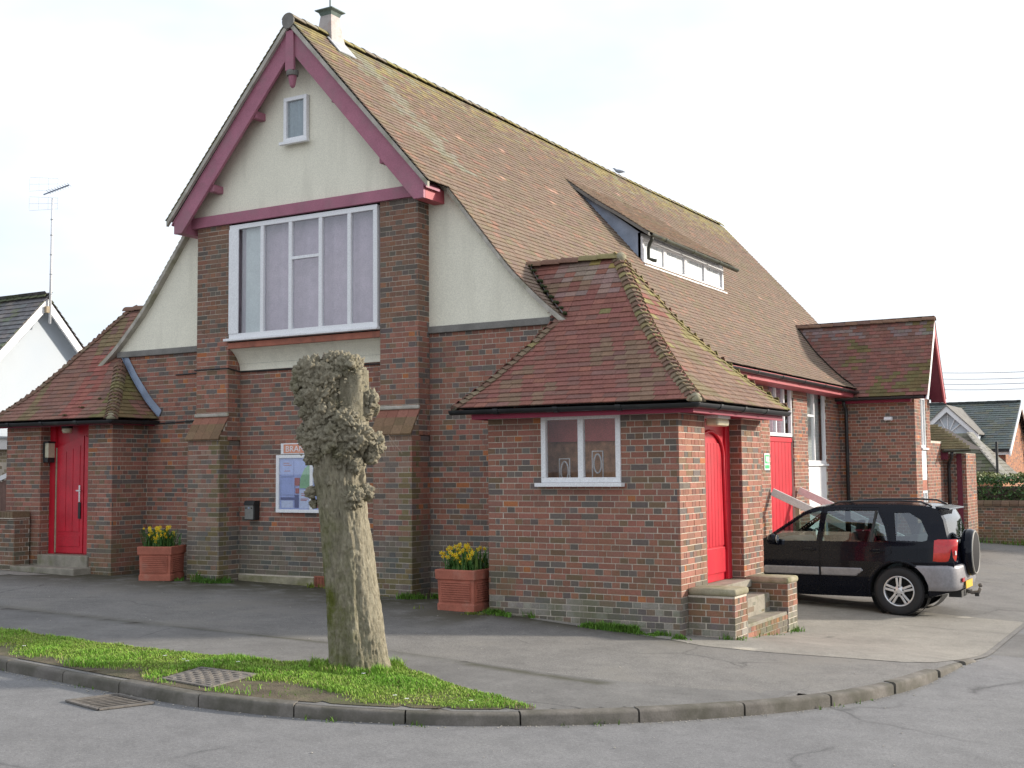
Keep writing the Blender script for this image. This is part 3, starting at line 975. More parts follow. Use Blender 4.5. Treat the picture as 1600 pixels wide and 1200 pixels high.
# verge
verge_out = [(-45, -2.95), (-20, -3.6), (-12, -4.05), (-8, -4.33), (-6.4, -4.42), (-5, -4.5), (-3.4, -4.47), (-2.4, -4.3), (-1.9, -3.92), (-1.5, -3.66), (-1.0, -3.86), (-.5, -4.08), (0.1, -4.26), (0.62, -4.42)]
vin = [(p.x, p.y) for p in KIN if p.x < 0.6]
verge = vin + verge_out[::-1]
sheet('verge_soil', verge, M['soil'], step=0.1, off=0.009)

def blades(name, pts, hts, cols, width=0.006, lean=0.5, zf=None, parent=None, mat='grass', tag_kind='stuff'):
    n = len(pts)
    ang = RNG.uniform(0, 2 * np.pi, n)
    le = RNG.uniform(0.15, lean, n) * hts
    dx, dy = np.cos(ang), np.sin(ang)
    z = zf(pts[:, 0], pts[:, 1])
    B = np.column_stack([pts, z])
    w = width * RNG.uniform(0.6, 1.3, n)
    s = np.column_stack([-dy * w, dx * w, np.zeros(n)])
    mid = B + np.column_stack([dx * le * .3, dy * le * .3, hts * .6])
    tip = B + np.column_stack([dx * le, dy * le, hts])
    V = np.stack([B - s, B + s, mid + s * .7, mid - s * .7, tip], 1).reshape(-1, 3)
    b = np.arange(n)[:, None] * 5
    q = np.concatenate([b + [0, 1, 2, 3]], 1)
    t = np.concatenate([b + [3, 2, 4, 4]], 1)
    me = bpy.data.meshes.new(name)
    F = [tuple(r) for r in q.tolist()] + [tuple(r[:3]) for r in t.tolist()]
    me.from_pydata(V.tolist(), [], F)
    a = me.attributes.new('col', 'FLOAT_COLOR', 'FACE')
    c = np.ones((2 * n, 4), dtype=np.float32)
    c[:n, :3] = cols; c[n:, :3] = cols * 1.12
    a.data.foreach_set('color', c.ravel())
    o = put(name, me, M[mat], parent)
    if tag_kind: o['kind'] = tag_kind
    return o

def scatter(poly, dens, cap=200000):
    poly = np.asarray(poly)
    lo, hi = poly.min(0), poly.max(0)
    n = int(min(cap, np.prod(hi - lo) * dens))
    P = RNG.uniform(lo, hi, (n, 2))
    return P[poly_sdf(P, poly) < -0.01]

def fnoise(P, s, seed):
    return np.array([noise.fractal(Vector((a * s + seed, b * s, 0.3)), 1.0, 2.0, 3) for a, b in P])

MANHOLE = [Vector((-2.58, -5.62, 0)), Vector((-2.02, -5.60, 0)), Vector((-2.10, -4.92, 0)), Vector((-2.70, -5.02, 0))]
gp = scatter([q for q in verge if q[0] > -9] , 22000)
gn = fnoise(gp, 1.6, 3.0)
# worn strip by the kerb on the left, bare earth by the manhole cover
kd = np.full(len(gp), 9.0)
kin = np.array([(p.x, p.y) for p in KIN])
for a, b in zip(kin, kin[1:]):
    e = b - a
    t = np.clip(((gp - a) @ e) / (e @ e + 1e-9), 0, 1)
    kd = np.minimum(kd, np.linalg.norm(gp - a - t[:, None] * e, axis=1))
worn = np.where(gp[:, 0] < -1.0, np.clip(1.05 - kd / 0.55, 0, 1), np.clip(0.9 - kd / 0.16, 0, 1))
mh = poly_sdf(gp, [(p.x, p.y) for p in MANHOLE])
bare = np.hypot((gp[:, 0] + 1.45) / 0.75, (gp[:, 1] + 5.30) / 0.33)
dens = np.clip(0.95 + gn * 0.7 - worn * 1.1, 0, 1) * (mh > 0.05) * np.clip((bare - 0.75) * 2.5, 0.02, 1)
tree_d = np.hypot(gp[:, 0] + 1.66, gp[:, 1] + 4.0)
dens = np.where(tree_d < 0.75, np.maximum(dens, 0.95), dens)
tipd = np.clip((0.55 - gp[:, 0]) / 0.4, 0.1, 1)
kp = (RNG.uniform(0, 1, len(gp)) < dens * tipd) & (tree_d > 0.20)
gp, gn2, td = gp[kp], gn[kp], tree_d[kp]
ht = RNG.uniform(0.010, 0.034, len(gp)) * (1 + gn2 * 0.7) + np.where(td < 0.45, RNG.uniform(0, .06, len(gp)), 0)
tuft = fnoise(gp, 4.0, 9.0)
ht = np.clip(ht * (1 + tuft * 0.8), 0.015, 0.16)
v = RNG.uniform(0.75, 1.25, (len(gp), 1))
yl = np.clip(0.5 + gn2 * 0.8, 0, 1)[:, None]
gc = (np.array([[0.17, 0.34, 0.04]]) * yl + np.array([[0.27, 0.365, 0.07]]) * (1 - yl)) * v
dead = RNG.uniform(0, 1, len(gp)) < 0.09
gc[dead] = np.array([0.30, 0.26, 0.12])
VG = blades('verge_grass', gp, ht, gc, 0.0042, 0.9, lambda x, y: ground(x, y) + 0.009)
tag(VG, 'short bright green grass of the kerbside verge round the tree', 'grass')
# daisies in the verge
db = MB()
for x, y in ((-4.9, -5.25), (-3.3, -4.9), (-3.0, -4.95), (-2.9, -5.0), (-2.5, -4.75), (-5.4, -5.3), (-0.55, -4.95), (-0.4, -4.99), (0.05, -4.7), (-1.3, -4.4)):
    z = gz(x, y) + 0.055
    for k in range(6):
        a = k * math.pi / 3
        db.add([(x, y, z + .004), (x + .016 * math.cos(a - .3), y + .016 * math.sin(a - .3), z), (x + .02 * math.cos(a), y + .02 * math.sin(a), z + .002), (x + .016 * math.cos(a + .3), y + .016 * math.sin(a + .3), z)], [(0, 1, 2, 3)])
tag(db.build('daisies', M['white'], kind='stuff'), 'tiny white daisies dotted through the verge grass', 'flowers')

# weeds at the foot of the walls
WEED_N = 0
WEED_L = ['long strip of grass weeds along the foot of the porch wall under the window', 'grass weeds at the foot of the right brick pier', 'green weeds between the left planter and the left brick pier', 'sparse yellowish weeds under the air brick behind the tree', 'low weeds around the right planter', 'grass weeds at the foot of the low left garden wall', 'tiny weeds round the porch steps', 'weeds along the foot of the far boundary wall']
def weed_line(name, pts, n, spread, hmax, col=(0.09, 0.20, 0.03)):
    P = []
    pts = np.array(pts)
    for _ in range(n):
        i = RNG.integers(0, len(pts) - 1)
        t = RNG.uniform()
        c = pts[i] * (1 - t) + pts[i + 1] * t
        P.append(c + RNG.normal(0, spread, 2) * [1, .6])
    P = np.array(P)
    nn = fnoise(P, 2.4, 5.0)
    P = P[nn > -0.12]
    h = np.clip(RNG.uniform(0.3, 1, len(P)) * hmax * (1 + 0.9 * fnoise(P, 3.0, 1.0)), .012, .25)
    c = np.array([col]) * RNG.uniform(.7, 1.3, (len(P), 1)) + RNG.uniform(0, .03, (len(P), 1)) * np.array([[1, .6, 0]])
    global WEED_N
    tag(blades(name, P, h, c, 0.007, 1.0, ground), WEED_L[WEED_N], 'weeds', 'weeds at the foot of the walls')
    WEED_N += 1
weed_line('wall_weeds', [(-2.6, -0.07), (-1.6, -0.16), (-0.7, -0.14), (0.02, -0.16)], 6500, 0.07, 0.10)
weed_line('wall_weeds', [(-4.9, 0.56), (-4.35, 0.55), (-4.2, 0.85), (-3.9, 0.9)], 700, 0.06, 0.10)
weed_line('wall_weeds', [(-9.0, 0.55), (-8.6, 0.52), (-8.0, 0.5), (-7.8, 0.85)], 1300, 0.08, 0.13, (0.07, 0.17, 0.03))
weed_line('wall_weeds', [(-6.4, 0.95), (-5.9, 0.95), (-5.4, 0.93)], 500, 0.05, 0.08, (0.15, 0.2, 0.03))
weed_line('wall_weeds', [(-3.6, -0.25), (-2.9, -0.35), (-2.6, -0.2)], 350, 0.08, 0.05, (0.12, 0.16, 0.03))
weed_line('wall_weeds', [(-14.5, -0.05), (-12.6, -0.08)], 700, 0.08, 0.10)
weed_line('wall_weeds', [(0.45, 0.16), (0.6, 0.3), (0.62, 2.3), (0.63, 2.5)], 220, 0.04, 0.07)
weed_line('wall_weeds', [(-1.0, 22.1), (6, 22.3)], 900, 0.12, 0.2)
kpath = [(p.x, p.y - 0.02) for p in KP if -6 < p.x < 2.6]
P = np.array(kpath)[RNG.integers(0, len(kpath), 420)] + RNG.normal(0, .03, (420, 2))
P = P[fnoise(P, 1.8, 2.0) > 0.18]
KW = blades('kerb_weeds', P, RNG.uniform(.01, .05, len(P)), np.tile([[.10, .18, .03]], (len(P), 1)), .006, 1.0, lambda x, y: roadz(x, y))
tag(KW, 'scattered small weeds in the gutter along the kerb', 'weeds')
# grit and petals lying about
gm = MB()
for _ in range(170):
    x, y = random.uniform(-9, 4.2), random.uniform(-7.5, .6)
    if x > -2.7 and y > -0.05: continue
    z = max(gz(x, y), float(roadz(x, y))) if poly_sdf(np.array([[x, y]]), pav)[0] < 0 else float(roadz(x, y))
    r = random.uniform(.004, .012)
    gm.lathe([(0, .6 * r), (r, .2 * r), (r * .8, 0)], (x, y, z + .004), seg=5)
for _ in range(420):
    k = random.randrange(len(KP) - 1)
    p = KP[k].lerp(KP[k + 1], random.random())
    if not (-6.5 < p.x < 3.2): continue
    x, y = p.x + random.uniform(-.03, .03), p.y - abs(random.gauss(0, .05)) - .008
    r = random.uniform(.004, .011)
    gm.lathe([(0, .6 * r), (r, .2 * r), (r * .8, 0)], (x, y, float(roadz(x, y)) + .002), seg=5)
tag(gm.build('grit', M['cement'], kind='stuff'), 'pale grit and scraps lying on the pavement and road', 'grit')

# ================================================================== THE HALL
CX = -6.485
XR, XL, YF = -2.2, -10.77, 1.107
HALL = thing('hall', 'long red brick hall with a cream gable, tiled roof and red doors', 'hall', (CX, 8, 0.1))
DECK = MB()

zone_f = lambda u, z: 'plinth' if z < 1.03 + 0.0 else 'red'
zone_red = lambda u, z: 'red'
def low_ground(x0):
    return lambda u: gz(x0 + u, 0.9) - 0.08

def wall(segs, name='wall'):
    mb = MB()
    for a in segs: slab(mb, *a[:6], **(a[6] if len(a) > 6 else {}))
    return mb.build(name, M['mortar'], HALL)

# --- front: outer walls, middle, piers
wall([((-4.31, YF, 0), (1, 0, 0), (0, -1, 0), 2.11, -0.1, 4.0)])
bricks((-4.31, YF, 0), (1, 0, 0), (0, -1, 0), 2.11, 0.0, 3.955, zone=zone_f, start_q=False)
wall([((-10.77, YF, 0), (1, 0, 0), (0, -1, 0), 2.11, 0.0, 4.0)])
bricks((-10.77, YF, 0), (1, 0, 0), (0, -1, 0), 2.11, 0.15, 3.955, zone=zone_f, start_q=False)
airb = [(1.55, 1.80, 0.16, 0.38), (1.62, 1.85, 1.05, 1.20)]
wall([((-7.98, YF, 0), (1, 0, 0), (0, -1, 0), 2.99, 0.0, 3.65)])
bricks((-7.98, YF, 0), (1, 0, 0), (0, -1, 0), 2.99, 0.36, 3.60, holes=[(1.62, 1.85, 1.05, 1.20)], zone=zone_f, start_q=False)
def air_brick(x, z, y=YF, w=0.225, h=0.14):
    mb = MB().box((x - w / 2, y - .004, z - h / 2), (x + w / 2, y + .02, z - h / 2 + .018)).box((x - w / 2, y - .004, z + h / 2 - .018), (x + w / 2, y + .02, z + h / 2))
    for k in range(8):
        xx = x - w / 2 + w * (k + .12) / 8
        mb.box((xx, y - .003, z - h / 2 + .018), (xx + w * .055, y + .02, z + h / 2 - .018))
    mb.build('air_brick', M['redold'], HALL)
air_brick(-6.245, 1.125)
air_brick(-6.3, 0.31, 1.06, .23, .17)
air_brick(-3.0, 1.11)
MB().box((-7.96, 1.065, 0.0), (-6.43, 1.13, 0.355)).box((-6.17, 1.065, 0.0), (-5.0, 1.13, 0.345)).build('plinth', M['coping'], HALL, bevel=.006)

for x0 in (-4.99, -8.66):
    L = 0.68
    xb = x0 + L
    mb = MB()
    slab(mb, (x0, .65, 0), (1, 0, 0), (0, -1, 0), L, -0.1, 2.54)
    slab(mb, (x0, .82, 0), (1, 0, 0), (0, -1, 0), L, 2.4, 5.93)
    slab(mb, (xb, .65, 0), (0, 1, 0), (1, 0, 0), .46, -0.1, 2.54)
    slab(mb, (xb, .82, 0), (0, 1, 0), (1, 0, 0), .29, 2.4, 5.93)
    slab(mb, (x0, YF, 0), (0, -1, 0), (-1, 0, 0), .46, -0.1, 2.54)
    slab(mb, (x0, YF, 0), (0, -1, 0), (-1, 0, 0), .29, 2.4, 5.93)
    mb.add([(x0 + .006, .656, 2.54), (xb - .006, .656, 2.54), (xb - .006, .826, 2.86), (x0 + .006, .826, 2.86)], [(0, 1, 2, 3)])
    for xx in (x0 + .006, xb - .006):
        mb.add([(xx, .656, 2.54), (xx, .826, 2.54), (xx, .826, 2.86)], [(0, 1, 2)])
    mb.build('pier', M['mortar'], HALL)
    zl = lambda u, z: ('algae' if (u > .45 or z < .6) and brng.random() < .45 else 'plinth') if z < 1.03 else (('algae' if brng.random() < .5 else 'limed') if u > .52 else ('limed' if brng.random() < .75 else 'red'))
    zs_ = lambda u, z: 'algae' if u < .14 and brng.random() < .75 else ('plinth' if z < 1.03 else 'red')
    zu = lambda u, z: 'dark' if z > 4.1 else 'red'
    bricks((x0, .65, 0), (1, 0, 0), (0, -1, 0), L, 0.0, 2.54, zone=zl)
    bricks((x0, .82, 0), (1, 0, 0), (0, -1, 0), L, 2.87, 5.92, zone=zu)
    bricks((xb, .65, 0), (0, 1, 0), (1, 0, 0), .457, 0.0, 2.54, zone=zs_, phase=1)
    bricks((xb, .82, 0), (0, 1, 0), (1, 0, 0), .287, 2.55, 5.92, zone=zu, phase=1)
    bricks((xb, .66, 0), (0, 1, 0), (1, 0, 0), .16, 2.54, 2.86, zone=zl, phase=1, keep=lambda u, z: z < 2.52 + u * 1.9)
    # tiled offset
    for k in range(3):
        f0, f1 = k / 3, (k + 1) / 3
        y0, z0 = .59 + .23 * f0, 2.50 + .36 * f0
        y1, z1 = .59 + .23 * f1, 2.50 + .36 * f1
        t = MB()
        nseg = 4
        for j in range(nseg):
            a, b = x0 - .02 + (L + .04) * j / nseg + .002, x0 - .02 + (L + .04) * (j + 1) / nseg - .002
            t2 = MB().prism([(a, y0, z0), (a, y1 + .02, z1 + .03), (a, y1 + .035, z1 + .012), (a, y0 + .012, z0 - .02)], (b - a, 0, 0), vary((0.20, 0.13, 0.075) if k < 2 else (0.27, .12, .085), random, .3))
            t2.build('offset_tile', M['tile'], HALL, fix=True)
    MB().box((x0 - .02, .79, 2.855), (xb + .02, .84, 2.91)).build('cement_fillet', M['cement'], HALL, bevel=.015)

# ledges and the rendered triangles under the sweeping eaves
RP_ = [(4.735, 3.80), (4.4, 4.03), (4.1, 4.28), (3.6, 4.76), (3.03, 5.47), (2.54, 6.08), (0, 8.90)]
pdx, pz, PS = curve_profile([(a, b) for a, b in RP_])
def zmain(dx): return float(np.interp(dx, [a for a, b in RP_][::-1], [b for a, b in RP_][::-1]))
def smain(dx):
    ss = np.linspace(0, PS, 200)
    return float(np.interp(-dx, [-pdx(s) for s in ss], ss))
for sgn in (1, -1):
    pts = [(CX + sgn * 4.29, YF - .012, 4.05)]
    for dx in (4.2, 4.0, 3.8, 3.5, 3.2, 2.9, 2.6, 2.3, 2.0): pts.append((CX + sgn * dx, YF - .012, max(4.06, zmain(dx) - .075)))
    pts.append((CX + sgn * 2.0, YF - .012, 4.05))
    MB().prism(pts, (0, .1, 0)).build('rendered_panel', M['render'], HALL, fix=True)
    a, b = sorted((CX + sgn * 2.17, CX + sgn * 4.30))
    MB().box((a, 1.055, 3.955), (b, 1.13, 4.055)).build('ledge', M['cementband'], HALL, bevel=.008)

# gable wall over the window
MB().prism([(CX - 2.4, .83, 5.95), (CX + 2.4, .83, 5.95), (CX + 2.4, .83, 6.02), (CX, .83, 8.70), (CX - 2.4, .83, 6.02)], (0, .12, 0)).build('gable_wall', M['render'], HALL, fix=True)
# tie beam, barge boards, king post, purlin ends
MB().box((CX - 2.40, .765, 5.925), (CX + 2.40, .825, 6.10)).build('tie_beam', M['mauve'], HALL, bevel=.006)
for s in (1, -1):
    pl = [(CX + s * .0, .56, 8.80), (CX + s * 2.45, .56, 6.063), (CX + s * 2.45, .56, 5.83), (CX + s * 2.28, .56, 5.83), (CX + s * .0, .56, 8.40)]
    MB().prism(pl, (0, .05, 0)).build('barge_board', M['mauve'], HALL, fix=True, bevel=.004)
    # cement verge between board and tiles
    MB().prism([(CX, .50, 8.885), (CX + s * 2.56, .50, 6.045), (CX + s * 2.56, .50, 5.96), (CX, .50, 8.79)], (0, .05, 0)).build('verge_strip', M['cement'], HALL, fix=True)
    MB().prism([(CX + s * 2.27, .612, 5.835), (CX + s * 2.45, .612, 5.835), (CX + s * 2.45, .612, 6.02), (CX + s * 2.27, .612, 6.2)], (0, .50, 0)).build('eaves_box', M['pinkred' if s > 0 else 'mauve'], HALL, fix=True)  # right box pinker than the left: its sunlit look is put into the colour
    for dx, z in ((.80, 7.555), (1.69, 6.50)):
        MB().box((CX + s * dx - .055, .612, z - .06), (CX + s * dx + .055, .84, z + .06)).build('purlin_end', M['mauve'], HALL, bevel=.012)
    # soffit under the gable overhang
    MB().prism([(CX, .555, 8.80), (CX + s * 2.5, .555, 6.0), (CX + s * 2.5, .555, 5.97), (CX, .555, 8.77)], (0, .36, 0)).build('soffit', M['mauve'], HALL, fix=True)
kp_ = MB().prism([(CX - .075, .52, 8.72), (CX + .075, .52, 8.72), (CX + .085, .52, 8.10), (CX - .085, .52, 8.10)], (0, .05, 0)).build('king_post', M['mauve'], HALL, fix=True, bevel=.006)
MB().lathe([(.0, 8.11), (.092, 8.11), (.098, 8.07), (.09, 8.03), (0, 8.03)], (CX, .60, 0), seg=14).build('collar', M['cementband'], kp_)
MB().lathe([(.0, 8.03), (.065, 8.03), (.065, 7.99), (.04, 7.87), (.02, 7.845), (0, 7.845)], (CX, .60, 0), seg=10).build('pendant', M['mauve'], kp_)

# --- windows
def window(x0, x1, z0, z1, bars, y, parent=HALL, fr=.06, axis='x', dep=.07, transoms=(), behind=None, bdist=.10, sill=None, mat='white', glass='glass', nsign=-1, bar_w=.05, label=None):
    """axis 'x': faces -Y, plane y ; axis 'y': faces +X (nsign=+1), plane value y, x0..x1 then run along Y"""
    def bx(a0, a1, c0, c1, d0, d1):
        # a along window, c vertical, d outward depth (0 = face, negative = inward)
        if axis == 'x': return (a0, y - d1, c0), (a1, y - d0, c1)
        return (y + d0, a0, c0), (y + d1, a1, c1)
    mb = MB()
    mb.box(*bx(x0, x1, z1 - fr, z1, -dep, 0)).box(*bx(x0, x1, z0, z0 + fr, -dep, 0))
    mb.box(*bx(x0, x0 + fr, z0 + fr, z1 - fr, -dep, 0)).box(*bx(x1 - fr, x1, z0 + fr, z1 - fr, -dep, 0))
    w = mb.build('window', M[mat], parent, bevel=.004)
    if label: w['label'] = label
    edges = [x0 + fr] + [b for b in bars] + [x1 - fr]
    for b in bars:
        MB().box(*bx(b - bar_w / 2, b + bar_w / 2, z0 + fr, z1 - fr, -dep + .004, -.003)).build('mullion', M[mat], w, bevel=.003)
    for i in range(len(edges) - 1):
        a = edges[i] + (bar_w / 2 if i else 0)
        b = edges[i + 1] - (bar_w / 2 if i < len(bars) else 0)
        zs = [z0 + fr] + [t for k, t in transoms if k == i] + [z1 - fr]
        for j in range(len(zs) - 1):
            c, d = zs[j] + (.022 if j else 0), zs[j + 1] - (.022 if j < len(zs) - 2 else 0)
            MB().box(*bx(a - .002, b + .002, c - .002, d + .002, -.045, -.037)).build('pane', M[glass], w)
        for k, t in transoms:
            if k == i: MB().box(*bx(a, b, t - .024, t + .024, -dep + .004, -.004)).build('transom', M[mat], w, bevel=.003)
    if behind:
        n = 60
        wob = .022 if behind in ('curtain',) else .006
        vs, fs = [], []
        for k in range(n + 1):
            f = k / n
            dd = -bdist - wob * (1 + math.sin(f * 55 + 2 * math.sin(f * 17)))
            for c in (z0, z1):
                lo, hi = bx(x0 + (x1 - x0) * f, x0 + (x1 - x0) * f, c, c, dd, dd)
                vs.append(lo)
        fs = [(2 * k, 2 * k + 2, 2 * k + 3, 2 * k + 1) for k in range(n)]
        MB().add(vs, fs).build('curtain' if behind in ('curtain', 'net') else 'blind', M[behind], w, smooth=True)
    if sill:
        MB().box(*bx(x0 - .05, x1 + .05, z0 - .05, z0 - .002, -.02, sill)).build('sill', M[mat], w, bevel=.006)
    return w

wx0, wx1 = -7.95, -5.03
win = window(wx0, wx1, 4.085, 5.90, [-7.268, -6.695, -6.102, -5.552], .80, fr=.075, transoms=[(2, 5.255)], behind='curtain', bdist=.16, bar_w=.066, label='wide white five-light window with lilac curtains')
MB().box((wx0 - .002, .79, 4.16), (wx0 + .20, .806, 5.83)).build('jamb_lining', M['white'], win)
MB().box((wx0 + .26, .905, 4.14), (wx0 + .62, .925, 5.84)).build('net_curtain', M['net'], win)
MB().box((-8.02, .742, 4.04), (-4.995, .86, 4.082)).build('sill', M['white'], win, bevel=.008)
MB().box((-7.98, .87, 3.95), (-4.99, 1.0, 4.04)).build('dark_gap', M['dark'], HALL)
MB().box((-7.98, .815, 3.925), (-4.992, .90, 4.022)).build('sill_beam', M['redold'], HALL, bevel=.008)
MB().box((-8.0, 1.06, 3.7), (-4.98, 1.10, 6.0)).box((-8.0, .9, 5.93), (-4.98, 1.10, 6.0)).build('light_blocker', M['dark'], HALL)  # added unseen dark backing, blocks stray light behind the curtains
cv = [(.85 + .235 * math.sin(k / 8 * math.pi / 2) ** .8, 3.925 - .33 * k / 8) for k in range(9)]
mb = MB()
vs = [(x, y, z) for (y, z) in cv for x in (-7.97, -4.995)]
mb.add(vs, [(2 * k, 2 * k + 2, 2 * k + 3, 2 * k + 1) for k in range(8)])
mb.add([(-7.97, y, z) for y, z in cv] + [(-7.97, 1.11, 3.6), (-7.97, 1.11, 3.925)], [tuple(range(11))])
mb.build('cove', M['render'], HALL, smooth=False)
# cable run along the wall
MB().tube([(-9.4, 1.09, 3.60), (-8.69, 1.09, 3.61), (-8.68, .80, 3.62), (-7.97, .80, 3.62), (-7.96, 1.085, 3.58), (-5.0, 1.085, 3.565)], .012, 6).build('cable', M['black'], HALL)
gw_ = window(-6.80, -6.34, 7.07, 7.77, [], .752, fr=.06, behind='bluetint', bdist=.062, sill=.05, label='small white window high in the gable')

# --- right side wall
DOOR = (10.05, 11.62, .3, 2.60)
side_h = [(10.05 - YF, 11.62 - YF, .3, 3.72), (12.63 - YF, 14.10 - YF, .0, 3.74)]
wall([((XR, YF, 0), (0, 1, 0), (1, 0, 0), 17.5, -.3, 3.75, dict(holes=side_h, thick=.12))])
bricks((XR, 7.5, 0), (0, 1, 0), (1, 0, 0), 7.75, -.3, 3.70, holes=[(a + YF - 7.5, b + YF - 7.5, c, d) for a, b, c, d in side_h], zone=zone_red, start_q=False, jit=.001)
d_ = MB().box((XR - .12, 10.05, .28), (XR - .07, 11.62, 2.60)).build('side_door', M['red'], HALL)
for k in range(7):
    a = 10.07 + k * .2195
    MB().box((XR - .072, a, .30), (XR - .055, a + .205, 2.50)).build('plank', M['red'], d_, bevel=.006)
MB().box((XR - .075, 10.05, 2.505), (XR - .04, 11.62, 2.60)).build('rail', M['red'], d_, bevel=.006)
window(10.05, 11.62, 2.62, 3.72, [10.57, 11.10], XR - .03, axis='y', fr=.07, behind='curtain', bdist=.12, sill=None, bar_w=.06)
window(12.63, 14.10, 2.06, 3.74, [13.25], XR - .03, axis='y', fr=.07, transoms=[(0, 3.12)], behind='net', bdist=.14, sill=.05, bar_w=.06)
MB().box((XR - .06, 12.63, -.2), (XR - .035, 14.10, 2.0)).build('panel', M['white'], HALL, bevel=.004)
# far end wall and left wall so that the shell is closed
MB().box((XL, 1.3, 0), (XL + .2, 18.9, 3.75)).box((XL + .2, 18.7, 0), (XR - .2, 18.9, 3.75)).build('rear_wall', M['mortar'], HALL)

MB().prism([(CX - 4.2, 18.8, 3.7), (CX + 4.2, 18.8, 3.7), (CX + 2.5, 18.8, 5.95), (CX, 18.8, 8.75), (CX - 2.5, 18.8, 5.95)], (0, .1, 0)).build('rear_gable', M['render'], HALL, fix=True)
# --- main roof
def col_main(c, rng):
    x, y, z = c
    dx = x - CX
    v = nz((x, y, z), .45) * .5 + nz((x, y, z), 1.6, 4) * .35
    b = Vector((0.222, 0.158, 0.120)).lerp(Vector((0.20, 0.152, 0.112)), min(1, max(0, .5 + v)))
    if rng.random() < .10: b = Vector((0.27, 0.165, 0.12))
    if rng.random() < .03: b = Vector((0.19, 0.135, 0.11))
    # lichen along the ridge
    l = max(0, 1 - dx / .85 + nz((x, y, z), .9, 2) * .30)
    if dx < 1.1 and rng.random() < l * .95:
        b = b.lerp(Vector((0.29, 0.24, 0.115)) if rng.random() < .7 else Vector((0.26, 0.24, 0.16)), min(1, .35 + l * .75))
    # paler worn streak behind the ventilator
    st = 1 - abs(y - (1.9 + dx * .12)) / .55
    if st > 0 and dx < 2.1 and rng.random() < st: b = b.lerp(Vector((0.25, 0.245, 0.19)), .7)
    g = max(0, nz((x, y, z), .55, 8) - .05) + max(0, .5 - y * .12) * .4
    if rng.random() < g * 1.1: b = b.lerp(Vector((0.195, 0.165, 0.10)), .5)
    if rng.random() < .0014: b = Vector((0.42, 0.27, 0.20))
    return vary(b, rng, .13)
Y0U, Y0L, Y1 = .50, 1.0, 19.15
sk = smain(2.56)
P3 = lambda s, y, sg=1: (CX + sg * pdx(s), y, pz(s))
tile_slope(lambda s: P3(s, Y0L), lambda s: P3(s, Y1), sk, col_main, deck=DECK, length=.13)
tile_slope(lambda s: P3(s + sk, Y0U), lambda s: P3(s + sk, Y1), PS - sk - .02, col_main, deck=DECK, length=.13)
DECK.add([P3(i * PS / 20, y, -1) for i in range(21) for y in (Y0U if i > 9 else Y0L, Y1)], [(2 * i, 2 * i + 1, 2 * i + 3, 2 * i + 2) for i in range(20)])
# plain tiles seen along the left verge
tile_slope(lambda s: P3(s, Y0L, -1), lambda s: P3(s, Y0L + 1.5, -1), sk, col_main, length=.13)
tile_slope(lambda s: P3(s + sk, Y0U, -1), lambda s: P3(s + sk, Y0U + 1.5, -1), PS - sk - .02, col_main, length=.13)
# verge undercloak on the lower sweeps
for sg in (1, -1):
    vs = []
    N = 16
    for i in range(N + 1):
        s = sk * i / N + .04
        x, y, z = P3(min(s, sk), Y0L, sg)
        vs += [(x, Y0L - .012, z + .006), (x, Y0L - .012, z - .075), (x, YF, z - .075), (x, YF, z + .006)]
    MB().add(vs, [(4 * i + k, 4 * i + 4 + k, 4 * i + 4 + (k + 1) % 4, 4 * i + (k + 1) % 4) for i in range(N) for k in range(4)] + [(0, 1, 2, 3), (4 * N + 3, 4 * N + 2, 4 * N + 1, 4 * N)]).build('verge_strip', M['cement'], HALL, fix=True)
ridge_col = lambda p, rng: vary(Vector((0.25, .22, .10)) if rng.random() < .45 else Vector((0.23, 0.20, 0.15)), rng, .25)
lay_along('ridge_tile', HALL, [(CX, Y0U - .02, 8.89), (CX, 6, 8.885), (CX, 12, 8.85), (CX, Y1, 8.88)], .30, (0, 0, 1), ridge_col, rad0=.13, rad1=.125, length=.305, ang=1.25, lift=.085)
MB().lathe([(.0, 0), (.118, 0), (.118, .02), (0, .02)], (CX, Y0U - .018, 8.86), axis='y', seg=18).build('ridge_stop', M['cementband'], HALL)

